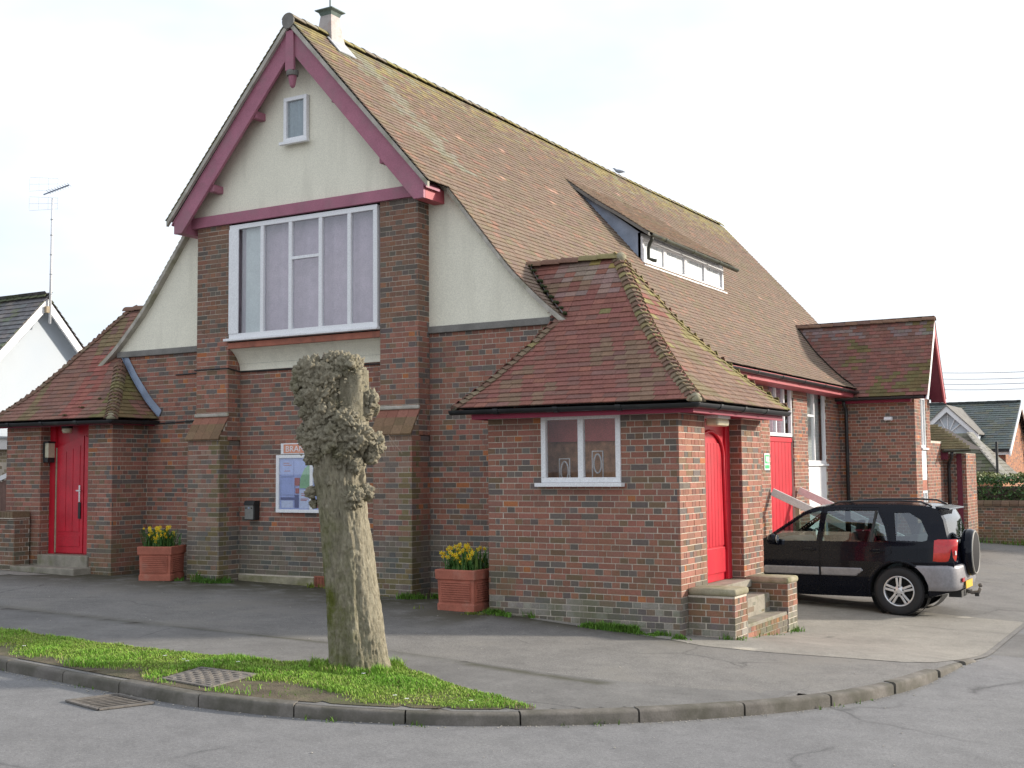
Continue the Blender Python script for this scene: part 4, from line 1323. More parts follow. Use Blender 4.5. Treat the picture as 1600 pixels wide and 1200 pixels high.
# --- eaves, right
MB().box((-1.815, 2.9, 3.60), (-1.785, 15.0, 3.785)).build('fascia', M['pinkred'], HALL, bevel=.004)
MB().box((XR - .01, 2.9, 3.60), (-1.815, 15.0, 3.625)).build('soffit', M['pinkred'], HALL)
def gutter(path, r=.058, mat='gutter', clips=()):
    g = MB()
    pts = [Vector(p) for p in path]
    for a, b in zip(pts, pts[1:]):
        d = (b - a).normalized()
        s = d.cross(Vector((0, 0, 1))).normalized()
        sec = [(-r, .0)] + [(-r * math.cos(t), -r * math.sin(t)) for t in np.linspace(0.01, math.pi - .01, 9)] + [(r, 0), (r * .86, 0)] + [(r * .86 * math.cos(t), -r * .86 * math.sin(t)) for t in np.linspace(.01, math.pi - .01, 9)] + [(-r * .86, 0)]
        n = len(sec)
        vs = [a + s * u + Vector((0, 0, w)) for u, w in sec] + [b + s * u + Vector((0, 0, w)) for u, w in sec]
        g.add(vs, [(i, (i + 1) % n, n + (i + 1) % n, n + i) for i in range(n)] + [tuple(range(n)), tuple(range(2 * n - 1, n - 1, -1))])
    for i in range(1, len(pts) - 1): g.lathe([(0, -r * 1.02), (r * .7, -r * .75), (r * 1.03, -.012), (r * 1.03, 0.004), (0, .004)], pts[i], seg=14)
    o = g.build('gutter', M[mat], HALL, fix=True)
    auto_smooth(o, 45)
    for a, b in zip(pts, pts[1:]):
        L = (b - a).length
        d = (b - a).normalized()
        k = .7
        while k < L - .2:
            c = a + d * k
            s = d.cross(Vector((0, 0, 1))).normalized()
            rr = r * 1.13
            sec = [(-rr * math.cos(t), -rr * math.sin(t)) for t in np.linspace(-.1, math.pi + .1, 11)]
            vs = [c - d * .035 + s * u + Vector((0, 0, w)) for u, w in sec] + [c + d * .035 + s * u + Vector((0, 0, w)) for u, w in sec]
            MB().add(vs, [(i, i + 1, 12 + i, 11 + i) for i in range(10)] + [tuple(range(11)), tuple(range(21, 10, -1))]).build('gutter_joint', M[mat], o)
            k += 1.45 if L > 4 else .85
    return o
gutter([(-1.72, 2.85, 3.745), (-1.72, 15.05, 3.735)], mat='gutter')

# --- dormer
xd = -3.80
dm = MB().box((xd - .06, 7.50, 5.62), (xd - .02, 11.95, 6.47)).build('dormer', M['white'], HALL)
window(7.53, 11.88, 5.86, 6.40, [8.62, 9.70, 10.79], xd + .02, axis='y', fr=.085, behind='blind', bdist=.035, sill=.07, bar_w=.14, parent=HALL, label='long white four-light dormer window')
MB().add([(xd + .01, 7.46, 5.78), (xd + .10, 7.46, 5.70), (xd + .10, 11.98, 5.70), (xd + .01, 11.98, 5.78), (xd + .01, 7.46, 5.72), (xd + .01, 11.98, 5.72)], [(0, 1, 2, 3), (0, 4, 1), (3, 2, 5)]).build('apron_flashing', M['leadlight'], dm)
xt, zt_ = -5.25, 7.58
for yy, e in ((7.50, .04), (11.96, -.04)):
    MB().prism([(xd - .02, yy, 5.70), (xd - .02, yy, 6.47), (xt + .1, yy, zt_ - .10), (xt, yy, zt_ - .12)], (0, e, 0)).build('cheek', M['lead'], dm, fix=True)
dpx, dpz, dS = curve_profile([(-3.60, 6.44), (-4.2, 6.86), (-4.75, 7.22), (xt - .25, zt_ + .20)])
tile_slope(lambda s: (dpx(s), 7.42 + .0 * s, dpz(s)), lambda s: (dpx(s), 12.08, dpz(s)), dS, col_main, deck=DECK, length=.13)
vs = []
for i in range(11):
    s = dS * i / 10 * .93
    vs += [(dpx(s), 7.40, dpz(s) + .004), (dpx(s), 7.40, dpz(s) - .06), (dpx(s), 7.47, dpz(s) - .06), (dpx(s), 7.47, dpz(s) + .004)]
MB().add(vs, [(4 * i + k, 4 * i + 4 + k, 4 * i + 4 + (k + 1) % 4, 4 * i + (k + 1) % 4) for i in range(10) for k in range(4)] + [(0, 1, 2, 3)]).build('verge_strip', M['cementband'], dm, fix=True)
gutter([(-3.58, 7.44, 6.42), (-3.58, 12.2, 6.40)], r=.06, mat='gutterold')
MB().tube([(-3.60, 7.56, 6.40), (-3.60, 7.56, 6.32), (-3.66, 7.60, 6.26), (-3.70, 7.62, 6.18), (-3.70, 7.62, 5.98), (-3.62, 7.66, 5.94), (-3.56, 7.68, 5.93)], .035, 9).build('downpipe', M['gutterold'], dm, smooth=True)

# --- ventilator on the ridge
vy = 1.50
vt = MB()
w0, w1, w2 = .36, .24, .205
secs = [(8.50, .25), (8.66, .225), (8.78, .175), (9.0, .138), (9.27, .105)]
vs, fs = [], []
for z, w in secs: vs += [(CX - w, vy - w, z), (CX + w, vy - w, z), (CX + w, vy + w, z), (CX - w, vy + w, z)]
for i in range(len(secs) - 1): fs += [(4 * i + k, 4 * i + (k + 1) % 4, 4 * i + 4 + (k + 1) % 4, 4 * i + 4 + k) for k in range(4)]
vt.add(vs, fs)
VT = vt.build('ventilator', M['copper'], HALL)
cp = MB()
secs = [(9.24, .105), (9.30, .13), (9.325, .175), (9.34, .175), (9.40, .0)]
vs, fs = [], []
for z, w in secs: vs += [(CX - w, vy - w, z), (CX + w, vy - w, z), (CX + w, vy + w, z), (CX - w, vy + w, z)]
for i in range(len(secs) - 1): fs += [(4 * i + k, 4 * i + (k + 1) % 4, 4 * i + 4 + (k + 1) % 4, 4 * i + 4 + k) for k in range(4)]
cp.add(vs, fs)
cp.build('cap', M['verdigris'], VT)
MB().tube([(CX, vy, 9.38), (CX, vy, 10.1)], .012, 6).build('finial', M['verdigris'], VT)
MB().prism([(CX + .12, vy - .22, zmain(.12) + .06), (CX + .12, vy + .22, zmain(.12) + .06), (CX + .36, vy + .22, zmain(.36) + .055), (CX + .36, vy - .22, zmain(.36) + .055)], (.012, 0, .012)).build('flashing', M['leadlight'], VT, fix=True)

# --- right porch
RH = 2.63
ph = [(-1.854 + 2.65, -.754 + 2.65, 1.80, 2.66)]
wall([((-2.65, 0, 0), (1, 0, 0), (0, -1, 0), 2.65, -.2, RH, dict(holes=ph, thick=.1)),
      ((0, 0, 0), (0, 1, 0), (1, 0, 0), .855, -.3, RH), ((0, 2.18, 0), (0, 1, 0), (1, 0, 0), .80, -.4, RH),
      ((0, .855, 0), (-1, 0, 0), (0, 1, 0), .26, -.3, RH), ((0, 2.18, 0), (-1, 0, 0), (0, -1, 0), .26, -.4, RH),
      ((0, 2.98, 0), (-1, 0, 0), (0, 1, 0), 2.2, -.4, RH), ((-2.65, 0, 0), (0, 1, 0), (-1, 0, 0), 1.1, -.2, RH)], 'porch_wall')
zw = lambda u, z: 'wash' if z < .375 else 'red'
bricks((-2.65, 0, 0), (1, 0, 0), (0, -1, 0), 2.65, -.12, 2.625, holes=ph, zone=zw, phase=1)
bricks((0, 0, 0), (0, 1, 0), (1, 0, 0), .855, -.2, 2.625, zone=zw)
bricks((0, 2.18, 0), (0, 1, 0), (1, 0, 0), .80, -.35, 2.625, zone=lambda u, z: 'red')
bricks((0, 2.18, 0), (-1, 0, 0), (0, -1, 0), .225, -.3, 2.625, zone=lambda u, z: 'dark', start_q=False, phase=1)
bricks((-2.65, 1.1, 0), (0, -1, 0), (-1, 0, 0), 1.1, -.1, 2.625, zone=lambda u, z: 'red')
window(-1.854, -.754, 1.805, 2.655, [-1.297], -.025, fr=.065, bar_w=.075, sill=.09, glass='porchglass', label='white two-light porch window')
# room behind the porch window
room = MB()
for q in ([(-2.55, .75, .4), (-.25, .75, .4), (-.25, .75, 2.6), (-2.55, .75, 2.6)], [(-2.55, .1, .4), (-2.55, 1.9, .4), (-2.55, 1.9, 2.6), (-2.55, .1, 2.6)], [(-.25, .1, .4), (-.25, 1.9, .4), (-.25, 1.9, 2.6), (-.25, .1, 2.6)], [(-2.55, .1, .4), (-.25, .1, .4), (-.25, 1.9, .4), (-2.55, 1.9, .4)]):
    room.add(q, [(0, 1, 2, 3)])
room.build('inner_wall', M['roomwall'], HALL)
MB().box((-2.5, .62, 2.33), (-.3, .66, 2.62)).build('pelmet', M['pelmet'], HALL)
for k, (x, z) in enumerate(((-1.69, 1.99), (-1.22, 2.08), (-.83, 2.12))):
    fr_ = MB()
    n = 20
    ov = [(x + .052 * math.cos(2 * math.pi * i / n), .30, z - .04 + .12 * math.sin(2 * math.pi * i / n)) for i in range(n + 1)]
    fr_.tube(ov, .010, 6, cap=False)
    fr_.box((x - .08, .295, z - .24), (x - .068, .31, z + .11)).box((x + .068, .295, z - .24), (x + .08, .31, z + .11)).box((x - .08, .295, z + .11), (x + .08, .31, z + .122))
    fr_.build('oval_ornament', M['whitewood'], HALL)
# door
pdoor = MB().box((-.265, .855, .50), (-.215, 2.18, 2.63)).build('porch_door', M['red'], HALL)
for k in range(9):
    a = 1.0 + k * .115
    MB().box((-.217, a, .95), (-.204, a + .106, 2.30)).build('plank', M['red'], pdoor, bevel=.005)
MB().box((-.215, .995, .60), (-.196, 2.04, .93)).build('kick_board', M['red'], pdoor, bevel=.006)
arch = []
for k in range(17):
    a = math.pi * k / 16
    arch.append((1.5175 - .47 * math.cos(a), 2.12 + .33 * math.sin(a)))
vs = []
for y, z in arch: vs += [(-.20, y, z), (-.20, 1.5175 + (y - 1.5175) * 1.4, 2.63 if abs(y - 1.5175) < .46 else 2.63)]
fs = [(2 * i, 2 * i + 1, 2 * i + 3, 2 * i + 2) for i in range(16)]
MB().add(vs, fs).build('arch_head', M['red'], pdoor)
MB().tube([(-.19, y, z) for y, z in [(1.0, .9)] + [(arch[0][0] - .0, 2.0)] + arch + [(arch[-1][0], 2.0), (2.035, .9)]], .022, 8).build('moulding', M['red'], pdoor, smooth=True)
for a, b in ((.855, 1.0), (2.035, 2.18)): MB().box((-.214, a, .5), (-.165, b, 2.63)).build('door_frame', M['red'], pdoor, bevel=.006)
MB().tube([(-.18, .985 + .03, 1.30), (-.13, 1.02, 1.31), (-.12, 1.02, 1.38), (-.15, 1.02, 1.44), (-.18, 1.02, 1.45)], .009, 6).build('handle', M['chrome'], pdoor)
# steps and wing walls
MB().box((-.21, .86, .40), (.10, 2.175, .50)).build('threshold', M['stone'], HALL, bevel=.012)
st = MB().box((.0, .66, -.2), (.34, 2.178, .335)).build('step', M['stone'], HALL, bevel=.012)
st2 = MB().box((.30, .66, -.3), (.57, 2.178, .10)).build('step', M['stone'], HALL, bevel=.012)
WST = []
bricks((.34, .66, 0), (0, 1, 0), (1, 0, 0), 1.52, .12, .27, zone=lambda u, z: 'wash', out=WST, phase=1)
bricks((.575, .66, 0), (0, 1, 0), (1, 0, 0), 1.52, -.3, .06, zone=lambda u, z: 'red', out=WST)
for y0, y1, zt in ((.20, .64, .47), (2.19, 2.60, .45)):
    mb = MB()
    slab(mb, (.0, y0, 0), (1, 0, 0), (0, -1, 0), .58, -.4, zt)
    slab(mb, (.58, y0, 0), (0, 1, 0), (1, 0, 0), y1 - y0, -.4, zt)
    slab(mb, (.58, y1, 0), (-1, 0, 0), (0, 1, 0), .58, -.4, zt)
    ww = mb.build('wing_wall', M['mortar'], HALL)
    zwing = lambda u, z: 'wash' if z < .12 else ('red' if brng.random() < .6 else 'dark')
    O = []
    bricks((.0, y0, 0), (1, 0, 0), (0, -1, 0), .58, -.35, zt, zone=zwing, out=O, start_q=False)
    bricks((.58, y0, 0), (0, 1, 0), (1, 0, 0), y1 - y0, -.35, zt, zone=zwing, out=O, phase=1)
    WST += O
    cpm = MB()
    cpm.box((.0, y0 - .02, zt), (.60, y1 + .02, zt + .085))
    cpm.build('coping', M['coping'], ww, bevel=.032, smooth=True)
BR += WST

# porch roof
RF = [(0, 2.755), (.40, 3.06), (.90, 3.50), (1.35, 3.95), (2.10, 4.90)]
rpd, rpz, rS = curve_profile(RF)
def col_porch(c, rng):
    x, y, z = c
    v = nz((x * 2.2, y, z * .7), 1.3, 3)
    b = Vector((0.235, 0.10, 0.08)) if v > -.12 else Vector((0.215, 0.135, 0.092))
    if rng.random() < .22: b = Vector((0.205, 0.108, 0.088))
    if rng.random() < .10: b = Vector((0.265, 0.115, 0.085))
    if z > 4.35 and x > -2.45 and rng.random() < .5: b = b.lerp(Vector((0.30, 0.27, 0.24)), .4)
    if z > 4.72 and x > -1.9 and rng.random() < .5: b = Vector((0.30, .23, .08))
    return vary(b, rng, .2)
def col_side(c, rng):
    x, y, z = c
    b = Vector((0.205, 0.135, 0.10))
    if rng.random() < .25: b = Vector((0.225, 0.14, 0.10))
    e = min(1, max(0, 1 - abs((y - 1.75) / 1.3 - (.38 - x - 1.93) / 1.93 * -1) * 2)) if y > 1.75 else 0
    if rng.random() < e * .8: b = Vector((0.225, .19, .085))
    if nz(c, 1.5, 6) > .25: b = b.lerp(Vector((.16, .15, .07)), .5)
    return vary(b, rng, .28)
def rl(s):
    y = -.35 + rpd(s)
    x = -2.95 + .75 * (y + .35) / 1.35 if y <= 1.0 else -2.2 - (y - 1.0) * 1.25
    return (x, y, rpz(s))
rr_ = lambda s: (.38 - 1.93 * rpd(s) / 2.1, -.35 + rpd(s), rpz(s))
tile_slope(rl, rr_, rS, col_porch, deck=DECK)
DECK.add([(-2.95, -.35, 2.74), (.38, -.35, 2.74), (.38, 3.05, 2.74), (-2.2, 3.05, 2.74), (-2.2, 1.1, 2.74), (-2.95, 1.1, 2.74)], [(0, 1, 2, 3, 4, 5)])
spd, spz, sS = curve_profile([(a * 1.93 / 2.1, z) for a, z in RF])
sl = lambda s: (.38 - spd(s), -.35 + 2.1 * spd(s) / 1.93, spz(s))
sr = lambda s: (.38 - spd(s), 3.05 - 1.3 * spd(s) / 1.93, spz(s))
tile_slope(sl, sr, sS, col_side, deck=DECK)
# left return and back slope
lpd, lpz, lS = curve_profile([(a * .75 / 1.35, z) for a, z in RF if a <= 1.36])
tile_slope(lambda s: (-2.95 + lpd(s), 1.09, lpz(s)), lambda s: (-2.95 + lpd(s), -.35 + lpd(s) * 1.35 / .75, lpz(s)), lS, col_porch, deck=DECK)
bpd, bpz, bS = curve_profile([(a * 1.3 / 2.1, z) for a, z in RF])
tile_slope(lambda s: (.38 - 1.93 * bpd(s) / 1.3, 3.05 - bpd(s), bpz(s)), lambda s: (-2.9, 3.05 - bpd(s), bpz(s)), bS, col_side, deck=DECK)
hipc = lambda p, rng: vary(Vector((0.205, .155, .10)) if rng.random() < .6 else (Vector((0.23, .19, .09)) if rng.random() < .6 else Vector((.19, .115, .08))), rng, .3)
hipy = lambda p, rng: vary(Vector((0.25, .205, .09)) if rng.random() < .7 else Vector((0.20, .15, .09)), rng, .3)
N = 24
capc = (.20, .17, .12)
lay_along('bonnet_tile', HALL, [sl(sS * i / N) for i in range(N + 1)], .10, (.5, -.5, .9), hipc, rad0=.13, rad1=.105, length=.19, ang=1.1, lift=.04, tilt=.06, cap=capc)
lay_along('bonnet_tile', HALL, [sr(sS * i / N) for i in range(N + 1)], .10, (.4, .6, .9), hipy, rad0=.10, rad1=.085, length=.19, ang=1.0, lift=.025, tilt=.04, cap=capc)
lay_along('bonnet_tile', HALL, [rl(rS * i / N) for i in range(N + 1) if rpd(rS * i / N) < 1.36], .10, (-.6, -.35, .9), lambda p, rng: vary(Vector((.20, .115, .08)) if rng.random() < .7 else Vector((.22, .17, .09)), rng, .3), rad0=.13, rad1=.105, length=.19, ang=1.1, lift=.04, tilt=.06, cap=capc)
lay_along('ridge_tile', HALL, [(-3.05, 1.75, 4.905), (-1.58, 1.75, 4.90)], .30, (0, 0, 1), lambda p, rng: vary(Vector((.215, .12, .085)) if p.x < -2.2 else Vector((.25, .21, .10)), rng, .25), rad0=.12, rad1=.115, length=.30, ang=1.3, lift=.075)
MB().lathe([(0, -.08), (.085, -.06), (.085, .03), (.05, .065), (0, .07)], (-1.54, 1.74, 4.90), seg=14).build('hip_cap', M['coping'], HALL, smooth=True)
MB().lathe([(.0, .055), (.035, .048), (.06, .02), (.075, -.02), (.07, -.05), (0, -.05)], (.355, -.325, 2.785), seg=12).build('hip_end', M['coping'], HALL, smooth=True)
# valley lead
def valley(pts, w, mat, off=(0, 0, .03)):
    mb = MB()
    vs = []
    for p in pts:
        p = Vector(p) + Vector(off)
        vs += [p + Vector(w) * -.5, p + Vector(w) * .5]
    mb.add(vs, [(2 * i, 2 * i + 1, 2 * i + 3, 2 * i + 2) for i in range(len(pts) - 1)])
    return mb.build('valley_lead', M[mat], HALL)
vp = []
for i in range(10):
    z = 4.03 + (4.86 - 4.03) * i / 9
    y = float(np.interp(z, [q for _, q in RF], [p for p, _ in RF])) - .35
    dx = float(np.interp(-z, [-q for _, q in RP_][::-1][::1][::-1], [p for p, _ in RP_])) if False else float(np.interp(z, [q for _, q in RP_], [p for p, _ in RP_]))
    vp.append((CX + dx, y, z))
valley(vp, (.07, -.11, .0), 'leadlight', (.035, -.05, .035))
mossm = MB()
for p in vp + vp[2:7]:
    for _ in range(3):
        r = random.uniform(.015, .035)
        mossm.lathe([(0, r), (r * .8, r * .6), (r, 0), (r * .7, -r * .5)], Vector(p) + Vector((.05 + random.uniform(-.03, .03), -.05 + random.uniform(-.04, .04), .045)), seg=6, col=(.035, .045, .015))
mossm.build('moss', M['grass'], HALL, kind='stuff')
# eaves of the porch
MB().box((-2.72, -.285, 2.615), (.305, -.262, 2.70)).box((.282, -.262, 2.615), (.305, 3.02, 2.70)).box((-2.72, -.262, 2.615), (-2.70, 1.1, 2.70)).build('fascia', M['darkred'], HALL)
MB().box((-2.70, -.262, 2.632), (.282, -.02, 2.65)).box((.02, -.02, 2.632), (.282, 3.02, 2.65)).build('soffit', M['darkred'], HALL)
MB().box((-.2, .86, 2.63), (.02, 2.175, 2.65)).build('soffit', M['darkred'], HALL)
gutter([(-3.0, -.345, 2.735), (.362, -.345, 2.72), (.362, 3.06, 2.735)])
MB().box((-2.62, .1, 2.66), (-.1, 2.9, 2.70)).build('ceiling', M['dark'], HALL)

# --- left porch
LX0, LX1, LY = -12.71, -10.06, .36
lo = (-11.82, -10.64)
wall([((LX0, LY, 0), (1, 0, 0), (0, -1, 0), lo[0] - LX0, 0, 2.80), ((lo[1], LY, 0), (1, 0, 0), (0, -1, 0), LX1 - lo[1], 0, 2.80),
      ((LX1, LY, 0), (0, 1, 0), (1, 0, 0), .75, 0, 2.80), ((lo[0], LY, 0), (0, 1, 0), (1, 0, 0), .30, 0, 2.80), ((lo[1], LY, 0), (0, 1, 0), (-1, 0, 0), .30, 0, 2.8),
      ((LX0, LY, 0), (0, 1, 0), (-1, 0, 0), 2.6, 0, 2.80)], 'porch_wall')
zl2 = lambda u, z: 'dark' if z < .45 else 'red'
bricks((LX0, LY, 0), (1, 0, 0), (0, -1, 0), lo[0] - LX0, .2, 2.79, zone=zl2)
bricks((lo[1], LY, 0), (1, 0, 0), (0, -1, 0), LX1 - lo[1], .2, 2.79, zone=zl2)
bricks((LX1, LY, 0), (0, 1, 0), (1, 0, 0), .74, .2, 2.79, zone=lambda u, z: 'dark' if z < .45 else 'red', phase=1)
bricks((lo[0], LY, 0), (0, 1, 0), (1, 0, 0), .225, .2, 2.79, zone=zl2, start_q=False)
bricks((LX0, 3.0, 0), (0, -1, 0), (-1, 0, 0), 2.64, .2, 2.79, zone=zl2)
ldoor = MB().box((lo[0], LY + .24, .62), (lo[1], LY + .29, 2.80)).build('double_door', M['red'], HALL)
xm = -10.98
for a, b in ((lo[0] + .17, xm - .012), (xm + .012, lo[1] - .03)):
    leaf = MB()
    top = lambda x: 2.40 + .22 * max(0, 1 - abs(x - xm) / .75)
    leaf.prism([(a, LY + .205, .64), (b, LY + .205, .64), (b, LY + .205, top(b)), (a, LY + .205, top(a))], (0, .034, 0))
    lf = leaf.build('door_leaf', M['red'], ldoor, fix=True, bevel=.004)
    m_ = .07
    if b - a > .3:
        nb = 3
        for k in range(nb):
            p = a + m_ + (b - a - 2 * m_) * k / nb
            q = p + (b - a - 2 * m_) / nb - .01
            MB().prism([(p, LY + .196, 1.0), (q, LY + .196, 1.0), (q, LY + .196, top(q) - .14), (p, LY + .196, top(p) - .14)], (0, .012, 0)).build('door_panel', M['red'], ldoor, fix=True, bevel=.004)
        MB().prism([(a + m_, LY + .196, .75), (b - m_, LY + .196, .75), (b - m_, LY + .196, .93), (a + m_, LY + .196, .93)], (0, .012, 0)).build('door_panel', M['red'], ldoor, fix=True, bevel=.004)
    else:
        MB().prism([(a + .06, LY + .196, 1.0), (b - .06, LY + .196, 1.0), (b - .06, LY + .196, top(b) - .14), (a + .06, LY + .196, top(a) - .14)], (0, .012, 0)).build('door_panel', M['red'], ldoor, fix=True, bevel=.004)
MB().box((lo[0], LY + .19, .62), (lo[0] + .13, LY + .245, 2.80)).box((lo[1] - .028, LY + .19, .62), (lo[1], LY + .245, 2.80)).build('door_frame', M['red'], ldoor)
MB().box((lo[0] + .135, LY + .20, .64), (lo[0] + .165, LY + .235, 2.42)).build('draught_strip', M['wood'], ldoor)
MB().box((xm - .10, LY + .185, 1.50), (xm - .065, LY + .204, 1.78)).box((xm - .14, LY + .16, 1.68), (xm - .03, LY + .178, 1.70)).box((xm - .09, LY + .165, 1.67), (xm - .075, LY + .19, 1.71)).build('handle', M['chrome'], ldoor)
MB().box((xm - .11, LY + .185, 1.22), (xm - .055, LY + .204, 1.49)).build('letter_plate', M['black'], ldoor)
MB().box((lo[0] - .0, LY - .04, .40), (lo[1] + .05, LY + .24, .62)).build('threshold', M['stone'], HALL, bevel=.012)
MB().box((lo[0] - .28, LY - .36, .25), (lo[1] + .12, LY - .0, .44)).build('step', M['stone'], HALL, bevel=.015)
LF = [(0, 2.87), (.3, 3.11), (.65, 3.48), (1.0, 3.93), (1.75, 4.92)]
lfd, lfz, lfS = curve_profile(LF)
def col_left(c, rng):
    x, y, z = c
    v = nz((x * 2.5 + z * .8, 0, 0), 1.1, 2)
    b = Vector((0.235, 0.12, 0.09))
    if abs(x + 10.85 + (z - 2.9) * .28) < .20 and z < 4.2: b = Vector((0.285, 0.105, 0.083))
    elif v < -.16: b = Vector((0.20, .145, .08))
    if rng.random() < .2: b = Vector((0.20, 0.115, 0.09))
    if x > -10.5 and nz(c, 2.2, 5) > -.1: b = b.lerp(Vector((.14, .135, .04)), .55)
    return vary(b, rng, .28)
ll = lambda s: (-12.95 + 1.6 * lfd(s) / 1.75, .1 + lfd(s), lfz(s))
def lr(s):
    d = lfd(s)
    return (-9.82 - .9 * d, .1 + d, lfz(s)) if d <= 1.0 else (-10.72 + (d - 1.0) * 1.4, .1 + d, lfz(s))
tile_slope(ll, lr, lfS, col_left, deck=DECK)
tile_slope(lambda s: (-9.82 - .9 * lfd(s), .1 + lfd(s), lfz(s)), lambda s: (-9.82 - .9 * lfd(s), 1.09, lfz(s)), float(np.interp(1.0, [lfd(q) for q in np.linspace(0, lfS, 80)], np.linspace(0, lfS, 80))), col_left, deck=DECK)
tile_slope(lambda s: (-12.95 + 1.6 * lfd(s) / 1.75, 3.6 - lfd(s), lfz(s)), lambda s: (-12.95 + 1.6 * lfd(s) / 1.75, .1 + lfd(s), lfz(s)), lfS, col_left, deck=DECK)
tile_slope(lambda s: (-10.6, 3.6 - lfd(s), lfz(s)), lambda s: (-12.95 + 1.6 * lfd(s) / 1.75, 3.6 - lfd(s), lfz(s)), lfS, col_left, deck=DECK)
DECK.add([(-12.95, .1, 2.85), (-9.82, .1, 2.85), (-9.82, 1.1, 2.85), (-10.7, 1.1, 2.85), (-10.7, 3.6, 2.85), (-12.95, 3.6, 2.85)], [(0, 1, 2, 3, 4, 5)])
hipl = lambda p, rng: vary(Vector((.18, .125, .075)) if rng.random() < .6 else Vector((.16, .14, .06)), rng, .3)
lay_along('bonnet_tile', HALL, [ll(lfS * i / N) for i in range(N + 1)], .10, (-.6, -.5, .9), lambda p, rng: vary((.195, .10, .07), rng, .3), rad0=.13, rad1=.105, length=.19, ang=1.1, lift=.04, tilt=.06, cap=capc)
lay_along('bonnet_tile', HALL, [lr(lfS * i / N) for i in range(N + 1) if lfd(lfS * i / N) < 1.0], .10, (.55, -.5, .9), hipl, rad0=.13, rad1=.105, length=.19, ang=1.1, lift=.04, tilt=.06, cap=capc)
lay_along('ridge_tile', HALL, [(-11.45, 1.86, 4.90), (-10.55, 1.86, 4.90)], .30, (0, 0, 1), lambda p, rng: vary((.20, .12, .08), rng, .25), rad0=.12, rad1=.115, length=.30, ang=1.3, lift=.075)
MB().lathe([(.0, .055), (.035, .048), (.06, .02), (.075, -.02), (.07, -.05), (0, -.05)], (-9.845, .125, 2.895), seg=12).build('hip_end', M['coping'], HALL, smooth=True)
fl = [(-9.78 - .9 * lfd(lfS * i / 30), 1.085, lfz(lfS * i / 30) + .05) for i in range(31) if lfd(lfS * i / 30) < 1.02]
MB().add([p for q in fl for p in (q, (q[0] + .06, 1.085, q[2] + .10), (q[0] + .02, 1.03, q[2] - .0))], [(3 * i, 3 * i + 3, 3 * i + 4, 3 * i + 1) for i in range(len(fl) - 1)] + [(3 * i, 3 * i + 2, 3 * i + 5, 3 * i + 3) for i in range(len(fl) - 1)]).build('flashing', M['lead'], HALL)
mm_ = MB()
for x, y, r in ((-10.72, .30, .055), (-10.5, .46, .04), (-10.95, .14, .05)):
    for _ in range(14):
        rr2 = random.uniform(.012, .025)
        mm_.lathe([(0, rr2), (rr2, 0)], (x + random.uniform(-r, r), y + random.uniform(-r, r) * .6, float(np.interp(y - .1, [a for a, _ in LF], [b for _, b in LF])) + .04), seg=6, col=(.05, .055, .012))
mm_.build('moss', M['grass'], HALL, kind='stuff')
MB().box((-12.86, .155, 2.765), (-9.88, .178, 2.84)).box((-9.90, .178, 2.765), (-9.88, 1.09, 2.84)).build('fascia', M['darkred'], HALL)
MB().box((-12.84, .178, 2.80), (-9.90, .35, 2.82)).build('soffit', M['darkred'], HALL)
MB().box((lo[0], .35, 2.80), (lo[1], .66, 2.82)).build('soffit', M['darkred'], HALL)
gutter([(-13.0, .098, 2.845), (-9.822, .098, 2.83), (-9.822, 1.09, 2.84)])
MB().tube([(-9.82, 1.085, 2.80), (-8.70, 1.085, 2.83)], .012, 6).build('cable', M['black'], HALL)

# --- annex wing
AY, AX = 15.2, -.47
wall([((XR, AY, 0), (1, 0, 0), (0, -1, 0), AX - XR, -.4, 3.55)])
bricks((XR, AY, 0), (1, 0, 0), (0, -1, 0), AX - XR, -.3, 3.545, zone=lambda u, z: 'red', start_q=False)
gh = [(15.85 - AY, 16.45 - AY, .85, 3.62)]
wall([((AX, AY, 0), (0, 1, 0), (1, 0, 0), 1.70, -.4, 3.62, dict(holes=gh, thick=.1))])
bricks((AX, AY, 0), (0, 1, 0), (1, 0, 0), 1.70, -.35, 3.60, holes=gh, zone=lambda u, z: 'red')
MB().box((AX - .08, AY, 3.62), (AX - .005, AY + 1.7, 3.74)).build('tie_beam', M['redold'], HALL)
MB().prism([(AX - .01, 15.1, 3.74), (AX - .01, 16.9, 3.74), (AX - .01, 16.05, 5.30)], (-.08, 0, 0)).build('gable_wall', M['render'], HALL, fix=True)
window(15.85, 16.45, 2.42, 3.62, [16.15], AX - .02, axis='y', fr=.06, behind='net', bdist=.12, sill=.06)
MB().box((AX - .05, 15.85, 1.66), (AX - .02, 16.45, 2.36)).build('panel', M['white'], HALL)
MB().box((AX - .05, 15.85, 1.42), (AX - .02, 16.45, 1.655)).build('panel', M['redold'], HALL)
window(15.85, 16.45, .85, 1.41, [16.15], AX - .02, axis='y', fr=.06, behind='net', bdist=.12)
AF = [(0, 3.60), (.35, 4.13), (1.10, 5.44)]
afd, afz, afS = curve_profile(AF)
def col_annex(c, rng):
    x, y, z = c
    b = Vector((0.23, 0.105, 0.085)) if rng.random() < .6 else Vector((0.195, 0.11, 0.09))
    g = nz((x, 0, z), 1.1, 12) + max(0, (4.5 - z)) * .28 - .15
    if rng.random() < g * 1.6: b = b.lerp(Vector((.125, .13, .045)), .7)
    if z > 5.1 and rng.random() < .35: b = b.lerp(Vector((.2, .19, .19)), .6)
    return vary(b, rng, .3)
tile_slope(lambda s: (-4.4, 14.95 + afd(s), afz(s)), lambda s: (-.12, 14.95 + afd(s), afz(s)), afS, col_annex, deck=DECK)
tile_slope(lambda s: (-4.4, 17.12 - afd(s) * .97, afz(s)), lambda s: (-.12, 17.12 - afd(s) * .97, afz(s)), afS, col_annex, deck=DECK)
